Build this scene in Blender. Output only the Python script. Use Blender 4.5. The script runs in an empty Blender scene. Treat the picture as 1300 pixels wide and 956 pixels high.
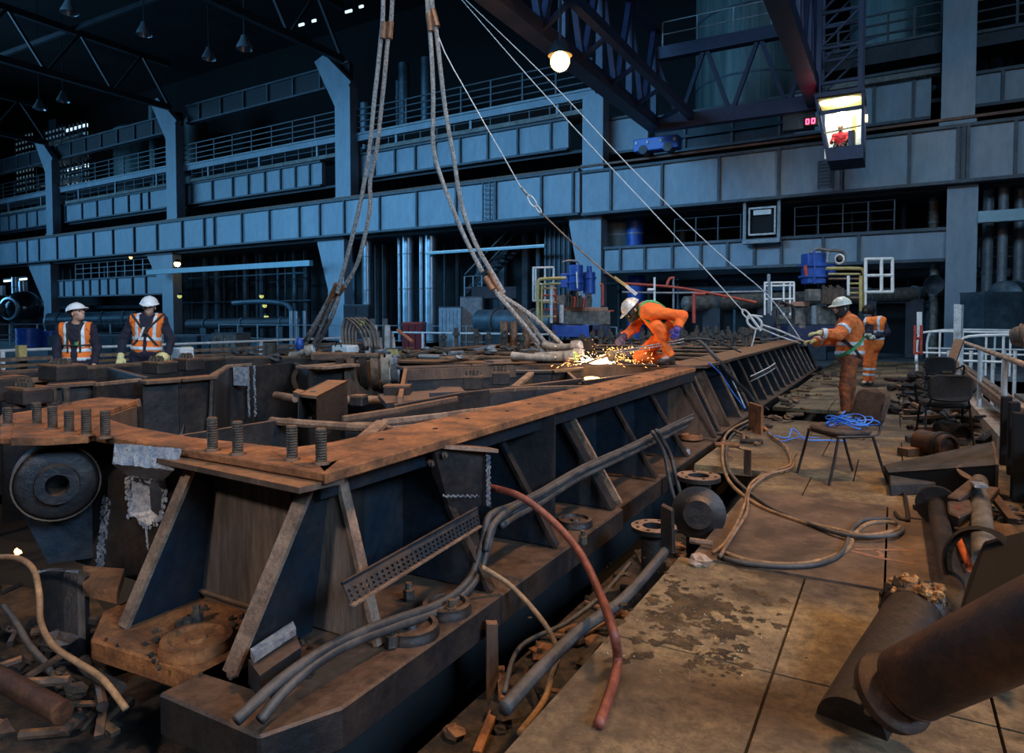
import bpy, math, random
import numpy as np
from mathutils import Vector, Matrix
SC = bpy.context.scene
COL = SC.collection
# ------------------------------------------------------------------ camera, world, lights, exposure
YAW = math.atan(485/867.); TILT = math.atan(31.5/867.); FPX = 867.; EYE = 1.5
cam_data = bpy.data.cameras.new('camera'); cam = bpy.data.objects.new('camera', cam_data); COL.objects.link(cam)
cam.location = (0, 0, EYE); cam.rotation_euler = (math.pi/2-TILT, 0, YAW)
cam_data.sensor_width = 36; cam_data.lens = 36*FPX/1300; cam_data.shift_y = -44.5/1300
cam_data.clip_start = .05; cam_data.clip_end = 300
SC.camera = cam
w = bpy.data.worlds.new('world'); SC.world = w; w.use_nodes = True
bg = w.node_tree.nodes['Background']; bg.inputs[0].default_value = (.10, .30, .62, 1); bg.inputs[1].default_value = .016
SC.view_settings.view_transform = 'Standard'; SC.view_settings.look = 'None'
SC.view_settings.gamma = 1; SC.view_settings.use_curve_mapping = False
SC.view_settings.exposure = 0.0
def lamp(name, kind, loc, energy, col, target=None, **kw):
    d = bpy.data.lights.new(name, kind); d.energy = energy; d.color = col
    for k, v in kw.items(): setattr(d, k, v)
    o = bpy.data.objects.new(name, d); COL.objects.link(o); o.location = loc
    if target is not None: o.rotation_euler = (Vector(target)-Vector(loc)).to_track_quat('-Z', 'Y').to_euler()
    return o
WARM = (1, .50, .18); BLUE = (.20, .57, 1); COOL = (.45, .72, 1)
# daylight from the glazed left end of the hall and along its roof
lamp('daylight_left_end', 'AREA', (-74, 8, 12), 9000, BLUE, (-20, 26, 6), shape='RECTANGLE', size=20, size_y=16)
lamp('roof_glazing_daylight', 'AREA', (-30, 0, 17), 2500, BLUE, (-20, 29, 4.5), shape='RECTANGLE', size=34, size_y=4, spread=math.radians(70))
lamp('roof_glazing_daylight_right', 'AREA', (4, 2, 15), 300, COOL, (-2, 29, 4.2), shape='RECTANGLE', size=12, size_y=4, spread=math.radians(60))
# high bay lamps of the hall, with unseen fill lights added among them
lamp('high_bay_lamp_work', 'SPOT', (3.0, 5.5, 11), 4500, (1, .58, .27), (-.8, 4.4, 0), spot_size=math.radians(70), spot_blend=.9, shadow_soft_size=.5)
lamp('front_fill_lamp', 'SPOT', (-1.6, -7, 7.5), 2300, (1, .90, .84), (-3.2, 2.3, .4), spot_size=math.radians(46), spot_blend=.9, shadow_soft_size=.4)  # unseen lamp added behind the camera to brighten the front web
lamp('cool_fill_right', 'AREA', (17, -3, 11), 1050, (.42, .68, 1), (-2.5, 4, .3), shape='RECTANGLE', size=9, size_y=5, spread=math.radians(80))  # unseen cool fill added to tint the right-hand webs blue
lamp('high_bay_lamp_near', 'SPOT', (-7.5, 10, 10), 2300, (1, .62, .38), (-3.0, 2.5, .5), spot_size=math.radians(70), spot_blend=.8, shadow_soft_size=.5)
lamp('high_bay_lamp_cool', 'SPOT', (-3.5, 4.5, 13), 3000, (.9, .95, 1), (-3.6, 9.5, .9), spot_size=math.radians(70), spot_blend=.9, shadow_soft_size=.8)
lamp('watchers_fill_lamp', 'SPOT', (-2.5, 0, 6.5), 1700, (.95, .97, 1), (-9.7, 5.5, 1.4), spot_size=math.radians(34), spot_blend=.9, shadow_soft_size=.6)  # unseen fill, low and frontal, added to light the watchmen's faces
lamp('high_bay_lamp_far', 'SPOT', (-1.0, 14.5, 12), 3000, (.92, .95, 1), (-.6, 16, 0), spot_size=math.radians(95), spot_blend=.9, shadow_soft_size=.8)

# ------------------------------------------------------------------ geometry of the view: sight lines through known planes
_f = np.array([-math.sin(YAW)*math.cos(TILT), math.cos(YAW)*math.cos(TILT), -math.sin(TILT)])
_r = np.array([math.cos(YAW), math.sin(YAW), 0.]); _u = np.cross(_r, _f); _C = np.array([0, 0, EYE])
def ray(x, y): return _f+_r*(x-650)/FPX+_u*(433.5-y)/FPX
def hit(x, y, ax, v):
    d = ray(x, y); i = 'xyz'.index(ax); return Vector(_C+d*(v-_C[i])/d[i])
def HZ(x, y, z=.85): return hit(x, y, 'z', z)
def HX(x, y, v): return hit(x, y, 'x', v)
def HY(x, y, v): return hit(x, y, 'y', v)
def D(x, y, d): return Vector(_C+ray(x, y)*d)          # at camera depth d
WA = math.atan(.05); WE = Vector((math.cos(WA), -math.sin(WA), 0)); WN = Vector((math.sin(WA), math.cos(WA), 0))
WO = Vector((0, 29.6, 0))
def wp(x, y, off=0):                                     # on the long side wall of the hall, set back by off: (along, height)
    O = WO+WN*off; d = Vector(ray(x, y)); C = Vector(_C); p = C+d*((O-C).dot(WN)/d.dot(WN))
    return (p-O).dot(WE), p.z
def W(s, off, z): return WO+WE*s+WN*off+Vector((0, 0, z))

# ------------------------------------------------------------------ materials
MATS = {}
def _nt(name):
    m = bpy.data.materials.new(name); m.use_nodes = True; MATS[name] = m
    nt = m.node_tree; return m, nt, nt.nodes, nt.links, nt.nodes['Principled BSDF']
def _noise(N, L, co, scale, detail=6, rough=.6, dist=0):
    n = N.new('ShaderNodeTexNoise'); n.inputs['Scale'].default_value = scale; n.inputs['Detail'].default_value = detail
    n.inputs['Roughness'].default_value = rough; n.inputs['Distortion'].default_value = dist; L.new(co, n.inputs['Vector']); return n
def _ramp(N, L, fac, stops):
    r = N.new('ShaderNodeValToRGB'); e = r.color_ramp.elements
    while len(e) < len(stops): e.new(.5)
    for i, (p, c) in enumerate(stops): e[i].position = p; e[i].color = (*c, 1) if len(c) == 3 else c
    L.new(fac, r.inputs[0]); return r
def _mix(N, L, fac, a, b):
    m = N.new('ShaderNodeMix'); m.data_type = 'RGBA'
    if isinstance(fac, float): m.inputs[0].default_value = fac
    else: L.new(fac, m.inputs[0])
    for s, v in ((6, a), (7, b)):
        if isinstance(v, tuple): m.inputs[s].default_value = (*v, 1)
        else: L.new(v, m.inputs[s])
    return m.outputs[2]
def mat(name, c1, c2=None, scale=3., rough=.6, metal=0., bump=.0, lo=.4, hi=.62, c3=None, dust=None, dust_amt=.9, stretch=None, spec=.5, bscale=None, coord='Object', grain=.75):
    """blotchy two/three tone surface; dust = colour that settles on surfaces facing up"""
    m, nt, N, L, P = _nt(name)
    tc = N.new('ShaderNodeTexCoord'); co = tc.outputs[coord]
    if stretch:
        mp = N.new('ShaderNodeMapping'); mp.inputs['Scale'].default_value = stretch; L.new(co, mp.inputs['Vector']); co = mp.outputs[0]
    col = c1
    if c2:
        n = _noise(N, L, co, scale); stops = [(lo, c1), (hi, c2)]
        if c3: stops.append((min(.98, hi+.12), c3))
        col = _ramp(N, L, n.outputs[0], stops).outputs[0]
        nf = _noise(N, L, co, scale*6.5, 10, .75); gr = _ramp(N, L, nf.outputs[0], [(.34, (.42, .42, .44)), (.60, (1.12, 1.1, 1.08))]).outputs[0]
        mg = N.new('ShaderNodeMix'); mg.data_type = 'RGBA'; mg.blend_type = 'MULTIPLY'; mg.inputs[0].default_value = grain
        L.new(col, mg.inputs[6]); L.new(gr, mg.inputs[7]); col = mg.outputs[2]
        rr = N.new('ShaderNodeMapRange'); rr.inputs[3].default_value = max(.05, rough-.12); rr.inputs[4].default_value = min(1, rough+.15)
        L.new(n.outputs[0], rr.inputs[0]); L.new(rr.outputs[0], P.inputs['Roughness'])
    else: P.inputs['Roughness'].default_value = rough
    if dust:
        g = N.new('ShaderNodeNewGeometry'); sx = N.new('ShaderNodeSeparateXYZ'); L.new(g.outputs['True Normal'], sx.inputs[0])
        n2 = _noise(N, L, co, (scale or 3)*2.2, 8, .7)
        mr = N.new('ShaderNodeMapRange'); mr.inputs[1].default_value = .55; mr.inputs[2].default_value = .9; L.new(sx.outputs[2], mr.inputs[0])
        r2 = _ramp(N, L, n2.outputs[0], [(.28, (0, 0, 0)), (.5, (dust_amt,)*3)])
        mu = N.new('ShaderNodeMath'); mu.operation = 'MULTIPLY'; L.new(mr.outputs[0], mu.inputs[0]); L.new(r2.outputs[0], mu.inputs[1])
        n3 = _noise(N, L, co, (scale or 3)*7, 8, .7)
        dc = _ramp(N, L, n3.outputs[0], [(.35, tuple(v*.55 for v in dust)), (.65, dust)])
        col = _mix(N, L, mu.outputs[0], col, dc.outputs[0])
    if isinstance(col, tuple): P.inputs['Base Color'].default_value = (*col, 1)
    else: L.new(col, P.inputs['Base Color'])
    P.inputs['Metallic'].default_value = metal; P.inputs['Specular IOR Level'].default_value = spec
    if bump:
        nb = _noise(N, L, co, bscale or (scale or 3)*5, 8, .7); b = N.new('ShaderNodeBump'); b.inputs['Strength'].default_value = bump; b.inputs['Distance'].default_value = .02
        L.new(nb.outputs[0], b.inputs['Height']); L.new(b.outputs[0], P.inputs['Normal'])
    return m
def emit(name, c, s):
    m, nt, N, L, P = _nt(name); P.inputs['Base Color'].default_value = (*c, 1)
    P.inputs['Emission Color'].default_value = (*c, 1); P.inputs['Emission Strength'].default_value = s; return m
RUST = (.30, .125, .045)
iron = mat('dark_rusty_iron', (.020, .021, .025), (.060, .042, .033), 2.2, .42, .35, .5, .38, .66, (.10, .045, .02), dust=(.21, .125, .08), dust_amt=.8)
iron_blue = mat('blue_black_painted_iron', (.012, .026, .042), (.040, .034, .032), 2.6, .38, .3, .35, .42, .72, (.09, .05, .03), dust=(.19, .125, .09), dust_amt=.8)
iron_brown = mat('brown_rust_plate', (.055, .036, .028), (.15, .092, .06), 3, .7, .1, .5, .35, .65, (.17, .09, .05), dust=(.30, .14, .06), stretch=(1, 1, .35))
iron_inner = mat('inner_frame_iron', (.024, .024, .027), (.052, .042, .038), 2.4, .42, .25, .4, .4, .66, dust=(.24, .14, .09), dust_amt=.9)
rust_top = mat('orange_rust_plate', (.10, .045, .022), (.34, .135, .048), 5, .8, .0, .7, .36, .6, (.46, .21, .085))
web_lit = mat('lit_streaked_brown_web', (.045, .042, .042), (.21, .15, .115), 3, .55, .1, .5, .32, .66, (.30, .24, .20), stretch=(1.6, 1.6, .22), grain=.9)  # lighter copy for the lamplit front panel; the light is in the colour
rust_deep = mat('deep_orange_rust', (.13, .042, .012), (.40, .14, .035), 5, .75, 0, .8, .34, .64, (.52, .22, .07), grain=.9)
cut_edge = mat('gas_cut_slag_edge', (.16, .22, .32), (.55, .58, .62), 22, .4, .6, 1., .35, .65, (.30, .22, .18))
gusset_edge = mat('worn_tan_edge', (.16, .10, .07), (.34, .22, .15), 9, .6, .2, .5)
stud_m = mat('grimy_stud_steel', (.05, .047, .042), (.13, .11, .09), 14, .5, .5, .6, dust=(.3, .17, .08))
hose_m = mat('dusty_rubber_hose', (.022, .024, .028), (.075, .068, .064), 5, .6, 0, .3, dust=(.13, .11, .10), dust_amt=.5)
hose_red = mat('red_brown_rubber_hose', (.13, .035, .025), (.24, .07, .045), 6, .5, 0, .2)
hose_tan = mat('tan_dusty_hose', (.16, .095, .05), (.34, .2, .1), 6, .7, 0, .3)
rope_m = mat('grey_wire_rope', (.24, .22, .21), (.55, .51, .47), 30, .5, .1, .6)
rope_dark = mat('greasy_wire_rope', (.09, .085, .08), (.28, .25, .23), 30, .5, .4, .6)
copper_m = mat('copper_brown_ferrule', (.22, .10, .05), (.42, .21, .12), 14, .5, .5, .3)
wall_blue = mat('blue_grey_girder_paint', (.20, .25, .30), (.27, .32, .37), .5, .55, .1, .1, .4, .65, stretch=(1, 1, .35), grain=0.35)
wall_rib = mat('girder_edge_paint', (.05, .065, .085), (.09, .11, .13), 1, .6, .1)
wall_dark = mat('dark_grey_blue_steel', (.022, .028, .038), (.04, .05, .064), .8, .6, .2)  # darker steel tone; dimness of the upper hall is put into the colour
void_m = mat('shade_dark_cladding', (.003, .004, .006), (.007, .009, .012), .4, .85)  # near-black: darkness of the unlit hall is put into the colour
rail_grey = mat('grey_handrail', (.18, .21, .24), (.26, .29, .31), 2, .5, .3)
rail_dark = mat('shaded_handrail', (.05, .06, .075), (.08, .095, .11), 2, .5, .3)  # darker copy of the grey handrail, shade put into its colour
band_m = mat('pale_concrete_band', (.16, .16, .15), (.27, .26, .24), 1.2, .8)
white_m = mat('white_paint', (.62, .62, .60), (.8, .8, .78), 6, .5, grain=0.25)
white_dirty = mat('dirty_white_paint', (.42, .40, .38), (.74, .72, .70), 5, .5, .0, .1, .35, .55)
rail_brown = mat('brown_crane_rail', (.10, .05, .035), (.2, .10, .07), 3, .6, .3)
pipe_shiny = mat('aluminium_clad_pipe', (.32, .40, .47), (.45, .53, .60), 1.5, .32, .75, grain=0.25)
tank_m = mat('teal_streaked_tank', (.06, .10, .11), (.17, .22, .21), .6, .5, .1, 0, .35, .7, stretch=(3, 3, .15))
blue_m = mat('blue_machine_paint', (.015, .06, .28), (.03, .10, .42), 3, .4, .1, grain=0.25)
blue_dark = mat('blue_crane_paint', (.012, .018, .055), (.02, .028, .08), 1, .5, .1)
teal_m = mat('pale_teal_beam', (.22, .36, .42), (.3, .44, .5), .8, .5, grain=0.25)
red_m = mat('red_paint', (.35, .04, .025), (.5, .08, .04), 5, .5)
yellow_pipe = mat('yellow_ochre_pipe', (.42, .32, .10), (.58, .46, .2), 5, .5)
black_m = mat('black_plastic', (.010, .010, .011), None, 1, .75, spec=.25)
blackm2 = mat('black_fabric', (.028, .026, .026), (.05, .045, .042), 40, .95, 0, .4)
brown_fabric = mat('dusty_brown_fabric', (.055, .040, .034), (.10, .07, .055), 12, .95, 0, .5)
blue_cord = mat('bright_blue_cord', (.03, .16, .75), (.06, .3, .95), 9, .5)
orange_pipe = mat('orange_pipe_paint', (.55, .11, .03), (.7, .18, .06), 6, .5)
pipe_rust = mat('brown_rusty_pipe', (.035, .022, .018), (.10, .045, .025), 5, .5, .3, .35, .38, .62, (.22, .10, .05))
pipe_dark = mat('dark_pipe', (.020, .017, .016), (.045, .030, .024), 5, .45, .35, .4, .4, .65)
grey_pipe = mat('grey_worn_pipe', (.10, .095, .085), (.24, .21, .18), 7, .5, .3, .4)
timber = mat('dirty_timber', (.10, .055, .03), (.26, .15, .085), 5, .85, 0, .5, stretch=(1, .2, 1))
timber_dark = mat('sooty_timber', (.022, .020, .021), (.06, .052, .05), 6, .8, 0, .6)
debris_m = mat('sooty_debris', (.02, .017, .015), (.09, .055, .035), 8, .8, .2, .8)
concrete = mat('blue_grey_lower_floor', (.16, .20, .23), (.24, .28, .3), .6, .7, grain=0.25)
kerb_m = mat('rusty_kerb', (.30, .19, .13), (.52, .40, .31), 4, .8, 0, .4)
skin_m = mat('skin', (.50, .27, .19), (.58, .33, .24), 8, .5, grain=0.25)
orange_cloth = mat('orange_workwear', (.80, .13, .015), (.95, .20, .03), 6, .8, 0, .35, bscale=14, grain=0.25)
orange_dirty = mat('sooty_orange_workwear', (.09, .035, .02), (.50, .13, .035), 5, .85, 0, .5, .36, .66, bscale=14)
orange_vest = mat('orange_vest', (.9, .17, .02), (1, .24, .04), 6, .8, grain=0.25)
navy_cloth = mat('navy_cloth', (.010, .010, .022), (.022, .020, .038), 8, .9, 0, .3, bscale=14, grain=0.25)
reflect_m = mat('silver_reflective_tape', (.62, .66, .70), (.8, .84, .87), 12, .35, grain=0.25)
glove_blue = mat('blue_violet_glove', (.06, .05, .30), (.12, .10, .42), 9, .8)
glove_dark = mat('dark_violet_glove', (.03, .025, .07), (.06, .05, .12), 9, .85)
glove_yellow = mat('pale_yellow_glove', (.62, .52, .22), (.75, .66, .32), 9, .8, grain=0.25)
leather = mat('dark_boot_leather', (.02, .017, .015), (.05, .04, .03), 8, .6)
green_web = mat('green_webbing', (.05, .30, .10), (.10, .45, .18), 12, .7)
hair_m = mat('dark_hair', (.02, .014, .010), (.04, .03, .02), 30, .8)
hat_white = mat('white_hard_hat', (.80, .80, .80), None, 1, .3)
hat_cream = mat('cream_hard_hat', (.82, .78, .62), None, 1, .35)
hat_silver = mat('scuffed_silver_hard_hat', (.55, .52, .48), (.8, .79, .76), 8, .35, .3, grain=0.25)
gold_lens = mat('smoked_visor', (.02, .015, .01), None, 1, .15)
gasket = mat('grey_green_lagging', (.30, .26, .2), (.45, .4, .32), 9, .8)
# walkway plates: chequered tan grime over steel
def floor_mat():
    m, nt, N, L, P = _nt('grimy_walkway_plate'); tc = N.new('ShaderNodeTexCoord'); co = tc.outputs['Object']
    n1 = _noise(N, L, co, .9, 8, .65, .4); n2 = _noise(N, L, co, 16, 12, .8); n3 = _noise(N, L, co, 1.0, 8, .7, .5)
    a = _ramp(N, L, n1.outputs[0], [(.36, (.07, .045, .03)), (.5, (.18, .125, .068)), (.64, (.33, .235, .12))]).outputs[0]
    b = _ramp(N, L, n2.outputs[0], [(.40, (.30, .28, .27)), (.58, (1, 1, 1))]).outputs[0]
    mm = N.new('ShaderNodeMix'); mm.data_type = 'RGBA'; mm.blend_type = 'MULTIPLY'; mm.inputs[0].default_value = .8
    L.new(a, mm.inputs[6]); L.new(b, mm.inputs[7])
    oil = _ramp(N, L, n3.outputs[0], [(.50, (0, 0, 0)), (.60, (.9, .9, .9))]).outputs[0]
    c = _mix(N, L, oil, mm.outputs[2], (.048, .033, .024))
    L.new(c, P.inputs['Base Color'])
    rr = N.new('ShaderNodeMapRange'); rr.inputs[3].default_value = .85; rr.inputs[4].default_value = .42; L.new(oil, rr.inputs[0]); L.new(rr.outputs[0], P.inputs['Roughness'])
    b2 = N.new('ShaderNodeBump'); b2.inputs['Strength'].default_value = .5; b2.inputs['Distance'].default_value = .01; L.new(n2.outputs[0], b2.inputs['Height']); L.new(b2.outputs[0], P.inputs['Normal'])
    return m
floor_m = floor_mat()

# ------------------------------------------------------------------ mesh builder
MW = {}
def V(*a): return Vector(a)
class MB:
    def __init__(s): s.v = []; s.f = []
    def add(s, vs, fs):
        n = len(s.v); s.v += [Vector(p) for p in vs]; s.f += [tuple(i+n for i in f) for f in fs]; return s
    def box(s, lo, hi):
        x0, y0, z0 = lo; x1, y1, z1 = hi
        return s.add([(x0,y0,z0),(x1,y0,z0),(x1,y1,z0),(x0,y1,z0),(x0,y0,z1),(x1,y0,z1),(x1,y1,z1),(x0,y1,z1)],
                     [(0,3,2,1),(4,5,6,7),(0,1,5,4),(1,2,6,5),(2,3,7,6),(3,0,4,7)])
    def wbox(s, s0, s1, o0, o1, z0, z1):                 # box in wall coordinates
        c = [(s0,o0,z0),(s1,o0,z0),(s1,o1,z0),(s0,o1,z0),(s0,o0,z1),(s1,o0,z1),(s1,o1,z1),(s0,o1,z1)]
        return s.add([W(*p) for p in c], [(0,3,2,1),(4,5,6,7),(0,1,5,4),(1,2,6,5),(2,3,7,6),(3,0,4,7)])
    def bar(s, a, b, wd, h, up=(0, 0, 1)):               # rectangular bar from a to b (centre line), wd across, h along up
        a = Vector(a); b = Vector(b); d = (b-a).normalized(); u = Vector(up)
        if abs(d.dot(u)) > .98: u = Vector((1, 0, 0))
        x = d.cross(u).normalized()*wd/2; y = x.cross(d).normalized()*h/2
        vs = [p+i*x+j*y for p in (a, b) for i, j in ((-1,-1),(1,-1),(1,1),(-1,1))]
        return s.add(vs, [(3,2,1,0),(4,5,6,7),(0,1,5,4),(1,2,6,5),(2,3,7,6),(3,0,4,7)])
    def prism(s, poly, ext):                             # polygon (3D points) extruded by vector
        n = len(poly); e = Vector(ext); vs = [Vector(p) for p in poly]+[Vector(p)+e for p in poly]
        return s.add(vs, [tuple(range(n))[::-1], tuple(range(n, 2*n))]+[(i, (i+1)%n, n+(i+1)%n, n+i) for i in range(n)])
    def cyl(s, a, b, r, n=12, r2=None):
        a = Vector(a); b = Vector(b); r2 = r if r2 is None else r2; d = (b-a).normalized()
        x = d.orthogonal().normalized(); y = d.cross(x); vs = []
        for p, q in ((a, r), (b, r2)): vs += [p+q*(x*math.cos(t*2*math.pi/n)+y*math.sin(t*2*math.pi/n)) for t in range(n)]
        return s.add(vs, [tuple(range(n))[::-1], tuple(range(n, 2*n))]+[(i, (i+1)%n, n+(i+1)%n, n+i) for i in range(n)])
    def lathe(s, a, axis, prof, n=24, seg=(0, 2*math.pi)): # prof: (radius, along axis)
        a = Vector(a); d = Vector(axis).normalized(); x = d.orthogonal().normalized() if abs(d.z) < .9 else V(1, 0, 0); x = (x-d*x.dot(d)).normalized(); y = d.cross(x)
        if abs(d.z) < .5: y = V(0, 0, 1); y = (y-d*y.dot(d)).normalized(); x = y.cross(d)
        full = abs(seg[1]-seg[0]-2*math.pi) < 1e-6; m = n if full else n+1; k = len(prof); vs = []
        for i in range(m):
            t = seg[0]+(seg[1]-seg[0])*i/n
            vs += [a+d*h+r*(x*math.cos(t)+y*math.sin(t)) for r, h in prof]
        fs = []
        for i in range(n):
            j = (i+1) % m
            fs += [(i*k+q, j*k+q, j*k+q+1, i*k+q+1) for q in range(k-1)]
        return s.add(vs, fs)
    def tube(s, pts, r, n=8, smooth=4, closed=False):
        pts = [Vector(p) for p in pts]
        if smooth > 1 and len(pts) > 2: pts = spline(pts, smooth)
        k = len(pts); base = len(s.v); x = None; rr = r if callable(r) else (lambda t: r)
        for i, p in enumerate(pts):
            d = (pts[min(i+1, k-1)]-pts[max(i-1, 0)]).normalized()
            if x is None: x = d.orthogonal().normalized()
            x = (x-d*x.dot(d))
            x = x.normalized() if x.length > 1e-6 else d.orthogonal().normalized()
            y = d.cross(x); q = rr(i/(k-1))
            s.v += [p+q*(x*math.cos(t*2*math.pi/n)+y*math.sin(t*2*math.pi/n)) for t in range(n)]
        for i in range(k-1):
            for t in range(n):
                a = base+i*n+t; b = base+i*n+(t+1) % n; s.f.append((a, b, b+n, a+n))
        s.f.append(tuple(base+t for t in range(n))[::-1]); s.f.append(tuple(base+(k-1)*n+t for t in range(n)))
        return s
    def rope(s, pts, R, strands=5, r=None, lay=.28, smooth=6, n=5):   # laid wire rope
        pts = spline([Vector(p) for p in pts], smooth*4); r = r or R*.52; L = [0.]
        for a, b in zip(pts, pts[1:]): L.append(L[-1]+(b-a).length)
        x = None; fr = []
        for i, p in enumerate(pts):
            d = (pts[min(i+1, len(pts)-1)]-pts[max(i-1, 0)]).normalized()
            if x is None: x = d.orthogonal().normalized()
            x = (x-d*x.dot(d)).normalized(); fr.append((p, x.copy(), d.cross(x)))
        for q in range(strands):
            s.tube([p+(R-r)*(X*math.cos(l/lay*2*math.pi+q*2*math.pi/strands)+Y*math.sin(l/lay*2*math.pi+q*2*math.pi/strands)) for (p, X, Y), l in zip(fr, L)], r, n, 1)
        return s
    def ball(s, c, r, n=10, m=6):
        c = Vector(c); r = Vector((r, r, r)) if isinstance(r, (int, float)) else Vector(r)
        vs = [c+V(0, 0, r.z)]+[c+V(r.x*math.sin(j*math.pi/m)*math.cos(i*2*math.pi/n), r.y*math.sin(j*math.pi/m)*math.sin(i*2*math.pi/n), r.z*math.cos(j*math.pi/m)) for j in range(1, m) for i in range(n)]+[c-V(0, 0, r.z)]
        fs = [(0, 1+i, 1+(i+1)%n) for i in range(n)]
        for j in range(m-2): fs += [(1+j*n+i, 1+(j+1)*n+i, 1+(j+1)*n+(i+1)%n, 1+j*n+(i+1)%n) for i in range(n)]
        b = len(vs)-1; fs += [(1+(m-2)*n+(i+1)%n, 1+(m-2)*n+i, b) for i in range(n)]
        return s.add(vs, fs)
    def rock(s, c, r, seed=0):
        rnd = random.Random(seed); n0 = len(s.v); s.ball(c, r, 7, 5); cc = Vector(c)
        for i in range(n0, len(s.v)): s.v[i] = cc+(s.v[i]-cc)*rnd.uniform(.6, 1.25)
        return s
    def bolt(s, c, axis=(0, 0, 1), r=.035, h=.03):
        c = Vector(c); d = Vector(axis).normalized(); return s.cyl(c, c+d*h, r, 6).cyl(c+d*h, c+d*h*1.7, r*.55, 8)
    def build(s, name, m, parent=None, smooth=False, bevel=0):
        me = bpy.data.meshes.new(name); vs = s.v
        if parent is not None: inv = MW[parent.name].inverted(); vs = [inv @ v for v in vs]; off = None
        else:
            xs = [v.x for v in vs]; ys = [v.y for v in vs]; zs = [v.z for v in vs]
            off = V((min(xs)+max(xs))/2, (min(ys)+max(ys))/2, min(zs)); vs = [v-off for v in vs]
        me.from_pydata([tuple(v) for v in vs], [], s.f); me.materials.append(m)
        if smooth:
            me.polygons.foreach_set('use_smooth', [True]*len(me.polygons))
            me.update()
            if smooth != 'all': me.set_sharp_from_angle(angle=math.radians(40))
        me.update(); o = bpy.data.objects.new(name, me); COL.objects.link(o)
        if parent is not None: o.parent = parent; MW[o.name] = MW[parent.name].copy()
        else: o.location = off; MW[o.name] = Matrix.Translation(off)
        if bevel:
            b = o.modifiers.new('bevel', 'BEVEL'); b.width = bevel; b.segments = 1; b.limit_method = 'ANGLE'
        return o
def spline(P, k):
    out = []
    for i in range(len(P)-1):
        p0 = P[max(i-1, 0)]; p1 = P[i]; p2 = P[i+1]; p3 = P[min(i+2, len(P)-1)]
        for j in range(k):
            t = j/k; out.append(.5*((2*p1)+(p2-p0)*t+(2*p0-5*p1+4*p2-p3)*t*t+(3*p1-p0-3*p2+p3)*t**3))
    out.append(P[-1]); return out
ORD = ['first', 'second', 'third', 'fourth', 'fifth', 'sixth', 'seventh', 'eighth', 'ninth', 'tenth', 'eleventh', 'twelfth', 'thirteenth', 'fourteenth', 'fifteenth', 'sixteenth', 'seventeenth', 'eighteenth']
def tag(o, label=None, cat=None, group=None, kind=None):
    if label: o['label'] = label
    if cat: o['category'] = cat
    if group: o['group'] = group
    if kind: o['kind'] = kind
    return o
def thing(name, label, cat, loc=(0, 0, 0), rz=0, group=None, kind=None):
    o = bpy.data.objects.new(name, None); COL.objects.link(o); o.empty_display_size = .1
    o.location = Vector(loc); o.rotation_euler = (0, 0, rz); MW[o.name] = Matrix.Translation(Vector(loc)) @ Matrix.Rotation(rz, 4, 'Z')
    return tag(o, label, cat, group, kind)
def struct(o): o['kind'] = 'structure'; return o
def copy_thing(src, loc, rz=None, label=None, group=None):
    def cp(o, par):
        c = o.copy(); COL.objects.link(c)
        if par is not None: c.parent = par
        for ch in [k for k in bpy.data.objects if k.parent == o and k != c]: cp(ch, c)
        return c
    r = cp(src, None); r.location = Vector(loc)
    if rz is not None: r.rotation_euler = (0, 0, rz)
    if label: r['label'] = label
    if group: r['group'] = group
    return r
rnd = random.Random(7)
# ================================================================== THE SETTING
def plates(name, rects, z, th, m, gap=.006):
    b = MB()
    for x0, y0, x1, y1, dz in rects: b.box((x0+gap, y0+gap, z-th), (x1-gap, y1-gap, z+dz))
    return struct(b.build(name, m))
rects = []
ys = [-4, -1.5, .2, 1.75, 3.0, 4.2]
for a, b_ in zip(ys, ys[1:]):
    rects += [(-1.15, a, -.42, b_, 0), (-.42, a, .36, b_, 0), (.36, a, 1.05, b_, 0)]
rects += [(-1.08, 4.2, -.02, 6.1, .012), (-.02, 4.2, .42, 6.1, .012), (.42, 4.2, 1.05, 6.1, 0)]
ys = [6.1, 6.9, 8.0, 9.3, 10.6, 12, 13.5, 15, 17, 19, 21, 23.5, 26]
for i, (a, b_) in enumerate(zip(ys, ys[1:])):
    xs = [-1.75 if a > 6.5 else -1.1, -.9, -.3, .35, 1.05] if i % 2 else [-1.75 if a > 6.5 else -1.1, -.65, .1, 1.05]
    for c, d in zip(xs, xs[1:]):
        if i == 4 and c < -1: continue                                # open square hole beside the frame
        rects.append((c, a, d, b_, rnd.choice((0, 0, .006))))
plates('floor', [r for r in rects if r[4] != .012], 0, .06, floor_m)
plates('floor_plate', [r for r in rects if r[4] == .012], 0, .06, mat('dark_brown_floor_plate', (.055, .036, .026), (.15, .095, .062), 3.2, .6, 0, .5, .36, .64, (.20, .14, .09)))
b = MB(); b.box((-90, -12, -1.3), (20, 45, -1.15)); struct(b.build('floor_lower', mat('dark_pit_floor', (.02, .016, .014), (.05, .035, .025), 2, .8, 0, .5)))
b = MB(); b.box((-88, -10, -.3), (-9.6, 29.5, -.12)); b.box((-9.6, 23.2, -.3), (6, 36, -.12)); struct(b.build('floor_turbine_hall', mat('blue_grey_hall_floor', (.06, .08, .10), (.11, .14, .16), .8, .6)))
b = MB(); b.box((1.35, -10, -1.14), (20, 27, -1.05)); struct(b.build('floor_basement_side', concrete))
b = MB(); b.box((1.05, -4, -1.1), (1.32, 26, .16)); struct(b.build('trim_1', kerb_m))
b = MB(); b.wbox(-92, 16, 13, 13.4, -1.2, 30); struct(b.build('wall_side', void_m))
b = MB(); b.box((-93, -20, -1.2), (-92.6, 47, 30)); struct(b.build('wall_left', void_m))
b = MB(); b.box((-93, -20, 26), (18, 47, 26.4)); struct(b.build('ceiling', void_m))
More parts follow.
